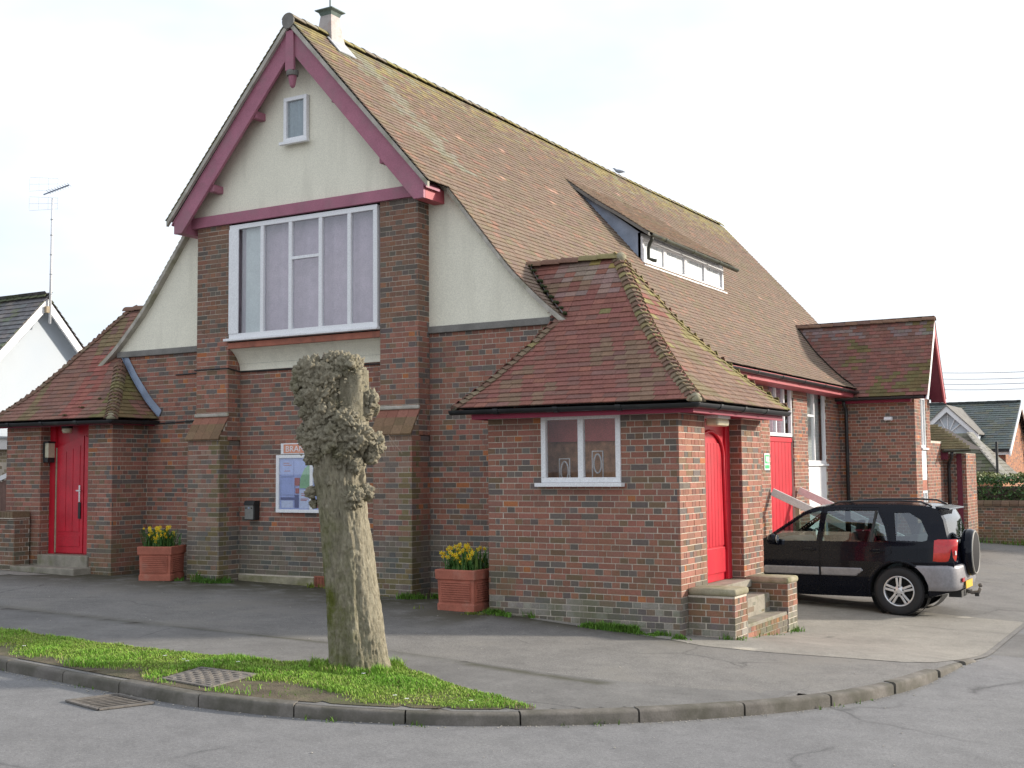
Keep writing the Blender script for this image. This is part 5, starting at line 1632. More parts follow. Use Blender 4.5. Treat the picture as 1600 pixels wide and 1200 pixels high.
lay_along('ridge_tile', HALL, [(-4.3, 16.05, 5.43), (-.1, 16.05, 5.43)], .30, (0, 0, 1), lambda p, rng: vary((.165, .10, .08), rng, .25), rad0=.12, rad1=.115, length=.30, ang=1.3, lift=.075)
for y0, y1 in ((14.93, 16.05), (17.15, 16.05)):
    pl = [(-.16, y0, 3.50), (-.16, y1, 5.40), (-.16, y1, 5.10), (-.16, y0 + (y1 - y0) * .14, 3.50)]
    MB().prism(pl, (.035, 0, 0)).build('barge_board', M['whitewood' if y0 < 16 else 'pinkred'], HALL, fix=True)
    MB().prism([(-.14, y0 + (y1 - y0) * .1, 3.58), (-.14, y0 + (y1 - y0) * .32, 3.96), (-.14, y1, 5.30), (-.14, y1, 5.22), (-.14, y0 + (y1 - y0) * .32, 3.90), (-.14, y0 + (y1 - y0) * .1, 3.52)], (-.32, 0, 0)).build('soffit', M['maroon'], HALL, fix=True)
gutter([(-2.42, 14.90, 3.575), (-.20, 14.90, 3.58)])
MB().box((-2.25, 15.0, 3.46), (-.5, 15.03, 3.56)).build('fascia', M['darkred'], HALL)
MB().tube([(-2.02, 14.92, 3.52), (-2.02, 14.95, 3.42), (-2.02, 15.13, 3.34), (-2.02, 15.135, 3.24), (-2.02, 15.135, -.3)], .04, 9).build('downpipe', M['gutter'], HALL, smooth=True)
vp = []
for i in range(12):
    z = 3.75 + (5.40 - 3.75) * i / 11
    y = 14.95 + float(np.interp(z, [q for _, q in AF], [p for p, _ in AF]))
    dx = float(np.interp(z, [q for _, q in RP_], [p for p, _ in RP_]))
    vp.append((CX + dx, y, z))
valley(vp, (.06, -.10, 0), 'cementband', (.02, -.05, .04))
# lean-to porch beyond the annex
wall([((AX, 16.9, 0), (0, 1, 0), (1, 0, 0), 1.6, -.4, 2.6), ((AX, 18.45, 0), (1, 0, 0), (0, -1, 0), .53, -.4, 2.30), ((.06, 18.45, 0), (0, 1, 0), (1, 0, 0), 1.4, -.4, 2.30)])
bricks((AX, 16.9, 0), (0, 1, 0), (1, 0, 0), 1.55, -.3, 2.55, zone=lambda u, z: 'red', start_q=False)
bricks((.06, 18.45, 0), (0, 1, 0), (1, 0, 0), 1.4, -.3, 2.28, zone=lambda u, z: 'red')
bricks((AX, 18.45, 0), (1, 0, 0), (0, -1, 0), .30, -.3, 2.28, zone=lambda u, z: 'red', start_q=False)
bricks((AX + .43, 18.45, 0), (1, 0, 0), (0, -1, 0), .10, -.3, 2.28, zone=lambda u, z: 'red', start_q=False)
MB().box((AX + .305, 18.41, -.4), (AX + .425, 18.46, 2.30)).build('post', M['maroon'], HALL)
tile_slope(lambda s: (-1.1, 18.05 + s * .70, 2.40 + s * .62), lambda s: (.22 - s * .95, 18.05 + s * .70, 2.40 + s * .62), .95, lambda c, r: vary((.20, .165, .09), r, .2), deck=DECK)
DECK.add([(.22, 18.05, 2.40), (.22, 20, 2.40), (-.68, 20, 2.99), (-.68, 18.71, 2.99)], [(0, 1, 2, 3)])
gutter([(-.42, 18.02, 2.37), (.26, 18.02, 2.39)], r=.05, mat='gutterold')
MB().box((AX, 18.08, 2.15), (-.30, 18.14, 2.35)).build('fascia', M['maroon'], HALL)
MB().tube([(-.20, 18.05, 2.33), (-.22, 18.1, 2.2), (-.34, 18.38, 2.05), (-.35, 18.40, 1.9), (-.35, 18.40, -.3)], .04, 9).build('downpipe', M['gutter'], HALL, smooth=True)

DECK.build('roof_deck', M['deck'], HALL)
flush_bricks(HALL)
flush_tiles(HALL)

# ================================================================== THINGS ON AND AROUND THE HALL
# wall lamp in the left doorway
t = thing('wall_lamp', 'black box wall lamp with pale glass in the left red doorway', 'lamp', (-11.82, .48, 2.3))
MB().box((-11.818, .40, 2.17), (-11.79, .57, 2.52)).build('backplate', M['black'], t, bevel=.005)
MB().box((-11.79, .415, 2.25), (-11.70, .555, 2.50)).build('lamp_glass', M['lampglass'], t, bevel=.01)
MB().box((-11.80, .405, 2.50), (-11.69, .565, 2.53)).box((-11.80, .405, 2.17), (-11.70, .565, 2.25)).build('lamp_cap', M['black'], t, bevel=.005)
t = thing('ceiling_lamp', 'small round lamp under the soffit above the left red door', 'lamp', (-11.2, .42, 2.75))
MB().lathe([(0, 2.66), (.07, 2.66), (.085, 2.70), (.085, 2.75), (0, 2.75)], (-11.25, .43, 0), seg=16).build('lamp_glass', M['lampglass'], t, smooth=True)
MB().lathe([(0, 2.74), (.095, 2.74), (.095, 2.79), (0, 2.79)], (-11.25, .43, 0), seg=16).build('lamp_base', M['black'], t)
t = thing('porch_lamp', 'cream bulkhead lamp under the eaves above the right porch door', 'lamp', (0.02, 1.2, 2.6))
MB().box((-.05, .98, 2.50), (.13, 1.40, 2.60)).build('lamp_glass', M['lampglass'], t, bevel=.035)
MB().box((-.055, .97, 2.595), (.135, 1.41, 2.634)).build('lamp_base', M['whitewood'], t, bevel=.005)
# security lamp on the annex
t = thing('security_light', 'small white security light on the annex brick wall', 'lamp', (-1.05, 15.2, 3.1))
MB().prism([(-1.13, 15.195, 3.13), (-1.13, 15.05, 3.13), (-1.13, 15.02, 3.06), (-1.13, 15.10, 3.04), (-1.13, 15.195, 3.07)], (.17, 0, 0)).build('housing', M['white'], t, fix=True, bevel=.006)
MB().box((-1.11, 15.03, 3.045), (-.98, 15.09, 3.052)).build('lamp_glass', M['glass'], t)
# fire exit sign on the side wall
t = thing('exit_sign', 'small green and white sign beside the side door', 'sign', (XR + .02, 9.75, 2.1))
MB().box((XR + .003, 9.62, 1.93), (XR + .016, 9.93, 2.26)).build('panel', M['white'], t)
MB().box((XR + .016, 9.65, 2.06), (XR + .019, 9.90, 2.23)).box((XR + .016, 9.65, 1.96), (XR + .019, 9.90, 2.03)).build('print', M['greensign'], t)
MB().box((XR + .019, 9.70, 2.10), (XR + .0205, 9.75, 2.2)).box((XR + .019, 9.79, 2.08), (XR + .0205, 9.86, 2.2)).build('pictogram', M['white'], t)
# handrails of the side door steps
for k, (y, z0, z1, lab) in enumerate(((10.00, 1.50, .55, 'grey timber handrail nearest the porch beside the side door'), (11.75, 1.50, .55, 'grey timber handrail beyond the side door, by the white panel'))):
    t = thing('handrail', lab, 'handrail', (XR, y, -.1), group='handrails at the side door')
    MB().bar((XR + .03, y, z0), (XR + 2.15, y, z0 - .98), .045, .15).build('rail', M['whitewood'], t, bevel=.008)
    for xx in (.52, 1.75):
        MB().box((XR + xx - .04, y + .028, -.45), (XR + xx + .04, y + .11, z0 - .46 * xx - .02)).build('post', M['wood'], t, bevel=.006)
sm = MB()
for k in range(4): sm.box((XR + .006 + .3 * k, 10.06, -.45), (XR + .3 * (k + 1), 11.70, .28 - .18 * k))
tag(sm.build('door_steps', M['stone']), 'stone steps up to the red side door behind the car', 'steps')

# notice board
NB = thing('notice_board', 'white framed notice board behind the tree, with orange lettered header', 'notice board', (-6.6, 1.05, 1.8))
nx0, nx1, nz0, nz1, ny = -7.16, -5.75, 1.345, 2.235, 1.03
MB().box((nx0, ny + .03, nz0), (nx1, YF - .002, nz1)).build('backing', M['paper'], NB)
fb = MB()
fb.box((nx0, ny, nz1 - .05), (nx1, YF - .004, nz1)).box((nx0, ny, nz0), (nx1, YF - .004, nz0 + .05)).box((nx0, ny, nz0 + .05), (nx0 + .06, YF - .004, nz1 - .05)).box((nx1 - .06, ny, nz0 + .05), (nx1, YF - .004, nz1 - .05))
fb.box((-6.485, ny, nz0 + .05), (-6.425, YF - .004, nz1 - .05))
fb.build('frame', M['white'], NB, bevel=.004)
for a, b in ((nx0 + .06, -6.485), (-6.425, nx1 - .06)): MB().box((a, ny + .008, nz0 + .05), (b, ny + .012, nz1 - .05)).build('pane', M['glass'], NB)
def paper(x0, x1, z0, z1, m, nm='notice', d=0.0):
    MB().box((x0, ny + .022 - d, z0), (x1, ny + .03 - d, z1)).build(nm, M[m], NB)
paper(-7.06, -6.83, 1.42, 1.53, 'paperwhite')
paper(-7.08, -6.80, 1.54, 1.58, 'papernavy')
paper(-6.80, -6.72, 1.42, 1.62, 'papernavy')
paper(-6.78, -6.71, 1.64, 1.72, 'paperred', d=.002)
paper(-6.80, -6.70, 1.76, 1.88, 'paperred')
paper(-6.70, -6.50, 1.41, 1.70, 'paperwhite', d=.003)
paper(-7.05, -6.80, 1.62, 1.86, 'paper', d=.002)
paper(-7.06, -6.82, 1.90, 2.14, 'paper', d=.003)
MB().prism([(-6.70, ny + .02, 1.72), (-6.50, ny + .02, 1.72), (-6.50, ny + .02, 2.10), (-6.60, ny + .02, 2.02), (-6.68, ny + .02, 1.88)], (0, .006, 0)).build('notice', M['papergreen'], NB, fix=True)
MB().prism([(-6.40, ny + .02, 1.42), (-6.10, ny + .02, 1.42), (-6.25, ny + .02, 1.62)], (0, .006, 0)).build('notice', M['paperred'], NB, fix=True)
paper(-6.38, -6.05, 1.8, 2.1, 'paperwhite')
wr = MB()
for k, (x0, x1, z) in enumerate(((-6.66, -6.54, 1.63), (-6.66, -6.57, 1.605), (-6.67, -6.53, 1.55), (-6.67, -6.55, 1.53), (-7.02, -6.9, 2.1), (-7.02, -6.86, 2.07), (-7.0, -6.88, 1.98))):
    wr.box((x0, ny + .0175, z), (x1, ny + .0195, z + .012))
wr.build('printed_lines', M['paperred'], NB)
hd = MB().box((-7.07, ny + .01, 2.245), (-5.85, YF - .004, 2.415)).build('header', M['white'], NB, bevel=.004)
fr = MB()
fr.box((-7.01, ny + .006, 2.39), (-5.91, ny + .011, 2.398)).box((-7.01, ny + .006, 2.262), (-5.91, ny + .011, 2.27)).box((-7.01, ny + .006, 2.27), (-7.0, ny + .011, 2.39)).box((-5.92, ny + .006, 2.27), (-5.91, ny + .011, 2.39))
fr.box((-7.0, ny + .0085, 2.27), (-5.92, ny + .0105, 2.39))
fr.build('header_print', M['orangeprint'], NB)
def text(txt, loc, size, mat, parent, rot=(math.pi / 2, 0, 0), ext=.001, name='lettering', sx=1.0):
    cu = bpy.data.curves.new(name, 'FONT')
    cu.body = txt
    cu.size = size
    cu.extrude = ext
    o = bpy.data.objects.new(name, cu)
    COL.objects.link(o)
    dg = bpy.context.evaluated_depsgraph_get()
    me = bpy.data.meshes.new_from_object(o.evaluated_get(dg))
    bpy.data.objects.remove(o)
    from mathutils import Euler
    wm = Matrix.Translation(loc) @ Euler(rot).to_matrix().to_4x4() @ Matrix.Diagonal((sx, 1, 1, 1))
    return put(name, me, M[mat], parent, wm)
text('BRANTH', (-6.975, ny + .007, 2.285), .128, 'white', NB, sx=1.15)

# cigarette bin
t = thing('cigarette_bin', 'small grey wall mounted cigarette bin with black hood beside the left pier', 'bin', (-7.6, 1.05, 1.2))
MB().box((-7.755, .985, 1.225), (-7.555, YF - .002, 1.50)).build('body', M['black'], t, bevel=.006)
MB().box((-7.75, .975, 1.235), (-7.575, .99, 1.455)).build('front_plate', M['grey'], t, bevel=.003)
MB().prism([(-7.76, .955, 1.46), (-7.76, .985, 1.525), (-7.76, YF - .002, 1.525), (-7.76, YF - .002, 1.46)], (.21, 0, 0)).build('hood', M['black'], t, fix=True, bevel=.004)
for xx in (-7.72, -7.605): MB().lathe([(0, 0), (.012, 0), (.012, .004), (0, .004)], (xx, .971, 1.41), axis='y', seg=12).build('hole', M['dark'], t)
MB().lathe([(0, 0), (.018, 0), (.018, .004), (0, .004)], (-7.66, .971, 1.415), axis='y', seg=12).build('badge', M['lead'], t)

# planters with daffodils
def planter(cx, cy, w, hgt, rot, label):
    z = gz(cx, cy)
    root = thing('planter', label, 'planter', (cx, cy, z), rot, group='terracotta planters by the hall')
    h = w / 2
    body = MB()
    vs, fs = [], []
    secs = [(0, h * .94), (.09, h * .94), (.095, h * .90), (hgt - .13, h * .93), (hgt - .125, h * 1.0), (hgt - .01, h * 1.02), (hgt, h * 1.0), (hgt, h * .86), (hgt - .10, h * .84)]
    for zz, a in secs: vs += [(-a, -a, zz), (a, -a, zz), (a, a, zz), (-a, a, zz)]
    for i in range(len(secs) - 1): fs += [(4 * i + k, 4 * i + (k + 1) % 4, 4 * i + 4 + (k + 1) % 4, 4 * i + 4 + k) for k in range(4)]
    body.add(vs, fs)
    pot = body.build('pot', M['terracotta'], root, local=True, bevel=.006)
    # reeded panels
    nrib = 9
    for k in range(nrib):
        zz = .13 + (hgt - .30) * k / (nrib - 1)
        a = h * (.90 + .03 * zz / hgt)
        rb = MB()
        rb.box((-a * .82, -a - .02, zz), (a * .82, -a + .004, zz + .018))
        rb.box((a - .004, -a * .82, zz), (a + .02, a * .82, zz + .018))
        rb.build('rib', M['terracotta'], pot, local=True)
    MB().box((-h * .85, -h * .85, hgt - .12), (h * .85, h * .85, hgt - .07)).build('compost', M['soil'], root, local=True)
    return root, z
def flower_mesh():
    mb = MB()
    for k in range(6):
        a = k * math.pi / 3
        p = lambda r, da, y: (r * math.cos(a + da), y, r * math.sin(a + da))
        mb.add([p(.004, 0, 0), p(.020, -.42, -.004), p(.036, 0, .004), p(.020, .42, -.004)], [(0, 1, 2, 3)])
    me = mb.mesh('flower')
    mb2 = MB().lathe([(.006, 0), (.010, -.012), (.014, -.022), (.011, -.022), (.005, -.004)], axis='y', seg=8)
    n0 = len(mb.v)
    mb.add(mb2.v, mb2.f)
    me = mb.mesh('flower')
    me.materials.append(M['petal'])
    me.materials.append(M['petal2'])
    for p in me.polygons: p.material_index = 1 if p.index >= 6 else 0
    return me
FLOWER = flower_mesh()
def daffodils(cx, cy, z, w, n, label, seed):
    rng = random.Random(seed)
    root = thing('daffodil_clump', label, 'flowers', (cx, cy, z), 0, group='daffodils in the planters')
    lv = MB()
    for _ in range(230):
        x, y = rng.uniform(-.40, .40) * w, rng.uniform(-.40, .40) * w
        hgt = rng.uniform(.14, .34)
        a = rng.uniform(0, 6.28)
        le = rng.uniform(.02, .13)
        wd = rng.uniform(.006, .013)
        dx, dy = math.cos(a), math.sin(a)
        s = Vector((-dy, dx, 0)) * wd
        b0 = Vector((x, y, -.03)); b1 = b0 + Vector((dx * le * .3, dy * le * .3, hgt * .6)); b2 = b0 + Vector((dx * le, dy * le, hgt)); 
        b3 = b2 + Vector((dx * le * .5, dy * le * .5, -.02 if rng.random() < .4 else .03))
        c = vary((.055, .14, .03) if rng.random() < .75 else (.11, .19, .04), rng, .4)
        lv.add([b0 - s, b0 + s, b1 + s, b1 - s, b2 + s * .8, b2 - s * .8, b3], [(0, 1, 2, 3), (3, 2, 4, 5), (5, 4, 6)], c)
    for _ in range(90):     # low leafy bedding between
        x, y = rng.uniform(-.45, .45) * w, rng.uniform(-.45, .45) * w
        r = rng.uniform(.015, .04)
        a = rng.uniform(0, 6.28)
        hz = rng.uniform(.0, .09)
        lv.add([(x, y, hz), (x + r * math.cos(a), y + r * math.sin(a), hz + .01), (x + r * 1.6 * math.cos(a + .4), y + r * 1.6 * math.sin(a + .4), hz + .02), (x + r * math.cos(a + .9), y + r * math.sin(a + .9), hz + .015)], [(0, 1, 2, 3)], vary((.05, .11, .025), rng, .5))
    lv.build('leaves', M['leaf'], root, local=True, kind='stuff')
    for i in range(n):
        x, y = rng.uniform(-.44, .34) * w, rng.uniform(-.45, .30) * w
        hh = rng.uniform(.12, .36)
        a = rng.uniform(-.9, 1.2)
        wm = Matrix.Translation((x, y, hh)) @ Matrix.Rotation(a, 4, 'Z') @ Matrix.Rotation(rng.uniform(-.3, .5), 4, 'X') @ Matrix.Rotation(rng.uniform(0, 1), 4, 'Y')
        put('flower', FLOWER, None, root, wm, local=True)
    return root
pr_, z_ = planter(-3.06, .12, .60, .53, math.radians(0), 'square ribbed terracotta planter between the right pier and the porch')
daffodils(-3.06, .12, z_ + .48, .56, 56, 'yellow daffodils in the planter beside the right porch', 4)
pl_, z_ = planter(-9.0, .45, .56, .53, math.radians(22), 'square ribbed terracotta planter in the corner between left porch and pier')
daffodils(-9.0, .45, z_ + .48, .52, 50, 'yellow daffodils in the planter beside the left pier', 5)

# manhole cover and gully grate
t = thing('manhole_cover', 'square iron manhole cover set in the grass verge', 'manhole cover', (-2.35, -5.28, .15))
mc = sum(MANHOLE, Vector()) / 4
zf_ = lambda p, o: (p.x, p.y, gz(p.x, p.y) + o)
MB().prism([zf_(p, .012) for p in MANHOLE], (0, 0, .012)).build('frame', M['iron'], t, fix=True)
ins = [mc + (p - mc) * .88 for p in MANHOLE]
nb = 9
for i in range(nb):
    for j in range(nb):
        if (i + j) % 2: continue
        def q(u, v): return ins[0] * (1 - u) * (1 - v) + ins[1] * u * (1 - v) + ins[2] * u * v + ins[3] * (1 - u) * v
        u0, u1, v0, v1 = (i + .02) / nb, (i + 1.1) / nb, (j + .1) / nb, (j + .9) / nb
        MB().prism([zf_(q(a, b), .024) for a, b in ((u0, v0), (min(u1, 1), v0), (min(u1, 1), v1), (u0, v1))], (0, 0, .006)).build('tread_pad', M['iron'], t, fix=True)
t = thing('drain_grate', 'rusty iron drain grate in the road against the kerb', 'drain', (-2.8, -6.2, .05))
G = [Vector((-2.92, -6.35, 0)), Vector((-2.45, -6.42, 0)), Vector((-2.30, -5.98, 0)), Vector((-2.78, -5.93, 0))]
zr = lambda p, o: (p.x, p.y, float(roadz(p.x, p.y)) + o)
MB().prism([zr(p, .003) for p in G], (0, 0, .004)).build('pit', M['dark'], t, fix=True)
for a, b in zip(G, G[1:] + G[:1]): MB().bar(zr(a, .012), zr(b, .012), .035, .014).build('frame', M['iron'], t)
for k in range(8):
    f = (k + .7) / 8.4
    MB().bar(zr(G[0].lerp(G[3], .04).lerp(G[1].lerp(G[2], .04), f), .011), zr(G[3].lerp(G[2], f), .011), .016, .005).build('bar', M['iron'], t)

# bird on the ridge
b = MB()
pts = [(-.16, .03, .0), (-.10, .05, .025), (-.02, .06, .05), (.06, .075, .055), (.12, .10, .04), (.15, .135, .028), (.175, .155, .026), (.20, .158, .015), (.225, .155, .004)]
path = [Vector((x, 0, z)) for x, z, r in pts]
b.tube(path, [max(.004, r) for x, z, r in pts], 10)
b.tube([(.03, .02, .02), (.035, .02, -.03), (.05, .02, -.035)], .005, 5).tube([(.03, -.02, .02), (.035, -.02, -.03), (.05, -.02, -.035)], .005, 5)
bo = b.build('bird', M['feather'], smooth=True, wm=Matrix.Translation((CX, 12.36, 9.0 + .0)) @ Matrix.Rotation(math.radians(200), 4, 'Z') @ Matrix.Diagonal((.8, .8, .8, 1)))
tag(bo, 'grey bird perched on the long roof ridge', 'bird')

# ================================================================== THE POLLARDED TREE
def tree_mat():
    m, nt, bs, _ = new_mat('bark')
    f1 = pos_noise(nt, 6, 7, .7, (1, 1, .5))
    f2 = pos_noise(nt, 34, 8, .75, (1, 1, .42))
    c = ramp(nt, f2, [(.3, (.18, .158, .115)), (.5, (.295, .265, .20)), (.7, (.42, .385, .30))])
    c = mixc(nt, .5, c, ramp(nt, f1, [(.3, (.55, .55, .5)), (.7, (1.3, 1.28, 1.2))]), 'MULTIPLY')
    a = nt.nodes.new('ShaderNodeAttribute'); a.attribute_name = 'moss'
    mm = nt.nodes.new('ShaderNodeMath'); mm.operation = 'MULTIPLY'
    nt.links.new(a.outputs['Fac'], mm.inputs[0])
    nt.links.new(ramp(nt, pos_noise(nt, 5, 7, .7), [(.38, (0, 0, 0)), (.6, (1, 1, 1))]), mm.inputs[1])
    c = mixc(nt, mm.outputs[0], c, (.115, .125, .03))
    nt.links.new(c, bs.inputs['Base Color'])
    bs.inputs['Roughness'].default_value = .95
    bs.inputs['Specular IOR Level'].default_value = .15
    add_bump(nt, bs, f2, 1.0, .03)
    return m
M['bark'] = tree_mat()
TREE = thing('pollarded_tree', 'pollarded street tree with a gnarled knobbly head and no branches', 'tree', (-1.66, -4.0, .1))
# the picture's right and depth directions at the tree, used only to lay out its lumps
TX = Vector((rt.x, rt.y, 0)).normalized()
TY = Vector((fw.x, fw.y, 0)).normalized()
TB = Vector((-1.66, -4.02, 0))
zb = gz(-1.66, -4.0)
PXM = 1 / 163.0
def axis(z):
    # trunk centre line (offset along TX) and radius by height above the ground
    zs = [-.1, .0, .15, .4, .8, 1.3, 1.7, 2.0, 2.25, 2.5, 2.8, 3.05]
    xs = [.01, .0, -.01, -.03, -.07, -.12, -.165, -.19, -.20, -.19, -.20, -.20]
    rs = [.30, .275, .26, .25, .245, .235, .24, .265, .29, .12, .10, .10]
    return float(np.interp(z, zs, xs)), float(np.interp(z, zs, rs))
def bark_mesh(nseg=150, nz_=320, ztop=2.62):
    vs, moss = [], []
    for j in range(nz_ + 1):
        z = -.12 + (ztop + .12) * j / nz_
        cx, r = axis(z)
        for k in range(nseg):
            a = 2 * math.pi * k / nseg
            d = TX * math.cos(a) + TY * math.sin(a)
            fl = max(0, 1 - z / .55) ** 2
            rr = r * (1 + fl * (.10 * math.cos(3 * a + 1) + .07 * math.cos(5 * a + .4)))
            rr *= 1 + .035 * math.cos(2 * a + z * 1.3) + .03 * math.cos(a - 1)
            q = d * 1.0
            n1 = noise.fractal(Vector((q.x * 2.2, q.y * 2.2, z * 1.0)), 1, 2, 4)
            n2 = noise.noise(Vector((q.x * 9, q.y * 9, z * 2.6)))
            up_ = min(1, max(0, (z - 1.65) / .4))
            rr += .02 * n1 + .010 * n2 + up_ * .07 * noise.fractal(Vector((q.x * 2.6, q.y * 2.6, z * 3.5)), 1, 2, 4)
            fz = noise.noise(Vector((q.x * 13, q.y * 13, z * 4.5)))
            fz2 = noise.noise(Vector((q.x * 26 + 7, q.y * 26, z * 8)))
            rr -= .011 * max(0, 1 - abs(fz) / .16) + .006 * max(0, 1 - abs(fz2) / .2)
            # a long seam low on the sunny side
            se = math.exp(-((a - (-1.05)) / .10) ** 2) * max(0, 1 - z / .7)
            rr -= .045 * se
            p = TB + TX * cx + d * rr
            vs.append((p.x, p.y, zb + z))
            moss.append(max(0, math.cos(a - 3.7)) * max(0, 1 - abs(z - .7) / 1.3) * 1.1 + max(0, .2 - z) * 1.5)
    fs = [(j * nseg + k, j * nseg + (k + 1) % nseg, (j + 1) * nseg + (k + 1) % nseg, (j + 1) * nseg + k) for j in range(nz_) for k in range(nseg)]
    fs_arr = np.array(fs)
    return mesh_np('trunk', vs, fs_arr, extra={'moss': moss})
put('trunk', bark_mesh(), M['bark'], TREE, smooth=True)

ICO = {}
def ico(n):
    if n not in ICO:
        bm = bmesh.new()
        bmesh.ops.create_icosphere(bm, subdivisions=n, radius=1)
        ICO[n] = ([v.co.copy() for v in bm.verts], [tuple(v.index for v in f.verts) for f in bm.faces])
        bm.free()
    return ICO[n]
def knob(mb, c, r, sub, rough, seed, squash=(1, 1, 1), freq=3.8):
    V, Fc = ico(sub)
    out = []
    for v in V:
        q = v * freq + Vector((seed * 3.1, seed * 1.7, seed))
        d = noise.fractal(q * .6, 1, 2.0, 2) * .45
        d += (.42 - noise.voronoi(q * .95)[0][0]) * .85
        d += noise.fractal(q * 3.0, .8, 2.2, 3) * .13
        k = r * (1 + rough * d)
        p = Vector((v.x * squash[0], v.y * squash[1], v.z * squash[2])) * k
        out.append(Vector(c) + p)
    mb.add(out, Fc)
def burr(px, pyy, dep, r, sub=4, rough=.55, n=0, spread=1.0, squash=(1, .85, 1), name='burr'):
    """px,pyy: metres right of the trunk foot and above the ground; dep: towards the viewer (negative depth)"""
    c = TB + TX * px - TY * dep
    c = Vector((c.x, c.y, zb + pyy))
    mb = MB()
    sd_ = random.uniform(0, 40)
    knob(mb, c, r, sub, rough, sd_, squash)
    for _ in range(n):
        th, ph_ = random.uniform(0, 6.28), random.uniform(-1.2, 1.3)
        d = Vector((math.cos(th) * math.cos(ph_), math.sin(th) * math.cos(ph_), math.sin(ph_)))
        if d.dot(TY) > .35: d -= TY * 1.2 * d.dot(TY)
        cc = c + d * r * random.uniform(.75, 1.0) * spread
        knob(mb, cc, random.uniform(.018, .05) * (r / .17) ** .35, 3, .7, random.uniform(0, 50), (random.uniform(.7, 1.3), random.uniform(.7, 1.3), random.uniform(.6, 1.2)), 2.0)
    me = mb.mesh(name)
    mo = np.array([.55 * max(0, noise.noise(Vector(v) * 4)) for v in mb.v], dtype=np.float32)
    a = me.attributes.new('moss', 'FLOAT', 'POINT')
    a.data.foreach_set('value', mo)
    o = put(name, me, M['bark'], TREE, smooth=True)
    return o
def m_(x, y): return (x - 557) * PXM, (1048 - y) * PXM
# the two stumps of the head
def limb(p0, p1, r0, r1, name='limb'):
    mb = MB()
    n = 26
    a, b = Vector(p0), Vector(p1)
    seg = 40
    vs = []
    for i in range(n + 1):
        f = i / n
        c = a.lerp(b, f)
        r = r0 + (r1 - r0) * f
        for k in range(seg):
            t_ = 2 * math.pi * k / seg
            d = TX * math.cos(t_) + TY * math.sin(t_)
            rr = r * (1 + .10 * noise.noise(Vector((d.x * 3, d.y * 3, c.z * 2))) + .05 * math.sin(t_ * 9 + f * 4) * 1.0)
            p = c + d * rr
            vs.append(p)
    fs = [(j * seg + k, j * seg + (k + 1) % seg, (j + 1) * seg + (k + 1) % seg, (j + 1) * seg + k) for j in range(n) for k in range(seg)] + [tuple(range(n * seg, (n + 1) * seg))]
    me = mesh_np(name, vs, fs, extra={'moss': [0.1] * len(vs)})
    return put(name, me, M['bark'], TREE, smooth=True)
def pt(x, y, dep=0.0):
    a, b = m_(x, y)
    c = TB + TX * a - TY * dep
    return (c.x, c.y, zb + b)
limb(pt(527, 720), pt(496, 588), .22, .20)
limb(pt(548, 720, .05), pt(549, 585, .05), .16, .155)
random.seed(21)
BURRS = [ # x, y in the photo's pixels, depth towards the viewer, radius m, small knobs
    (486, 590, .10, .17, 26), (470, 606, .02, .12, 18), (510, 598, .16, .14, 24), (497, 622, .15, .16, 26), (476, 628, .08, .10, 14), (520, 572, .05, .12, 14),
    (543, 580, .12, .125, 18), (558, 588, .08, .09, 12), (552, 575, -.02, .10, 10), (575, 630, .05, .10, 18), (570, 652, .08, .08, 12), (580, 645, -.02, .07, 8),
    (512, 650, .17, .13, 20), (488, 652, .12, .12, 16), (500, 675, .17, .13, 20), (540, 668, .22, .14, 26), (560, 690, .21, .15, 28), (582, 700, .12, .12, 22),
    (520, 692, .22, .15, 26), (494, 692, .16, .14, 22), (478, 686, .05, .11, 16), (500, 708, .17, .12, 16), (540, 712, .22, .12, 20), (580, 718, .12, .09, 14),
    (556, 732, .20, .09, 14), (526, 728, .19, .08, 10), (553, 782, .21, .11, 18), (572, 776, .12, .08, 12), (519, 758, .20, .055, 8), (484, 775, .02, .06, 8), (481, 725, .04, .05, 6), (487, 792, -.02, .045, 5)]
for (x, y, dp, r, n) in BURRS:
    a, b_ = m_(x, y)
    burr(a, b_, dp, r, 5 if r > .1 else 4, .62, int(n * .35))
# flaky bark scales over the head
fk = MB()
for _ in range(260):
    x, y = random.gauss(530, 30), random.uniform(570, 735)
    a, b_ = m_(x, y)
    side = a + .19
    if abs(side) > .36: continue
    dpt = math.sqrt(max(0, .36 ** 2 - side ** 2)) * .72 + random.uniform(-.02, .02)
    c = Vector(pt(x, y, dpt))
    d = Vector((random.gauss(0, 1), random.gauss(0, 1), random.gauss(.2, .8))).normalized()
    e = d.orthogonal().normalized() * random.uniform(.006, .016)
    L = random.uniform(.012, .035)
    fk.add([c - e, c + e, c + d * L + e * .6, c + d * L - e * .6], [(0, 1, 2, 3)])
fko = fk.build('bark_flakes', M['bark'], TREE, kind='stuff')
# thin shoots
for q in ([pt(596, 690, .05), pt(606, 686, .05), pt(615, 700, .06), pt(628, 716, .07)], [pt(598, 700, .05), pt(608, 697, .05), pt(616, 712, .06)], [pt(576, 745, .1), pt(584, 752, .12), pt(592, 770, .13)], [pt(497, 566, .1), pt(496, 558, .1)], [pt(503, 566, .1), pt(507, 558, .1)]):
    MB().tube(q, .0035, 5).build('shoot', M['twig'], TREE)

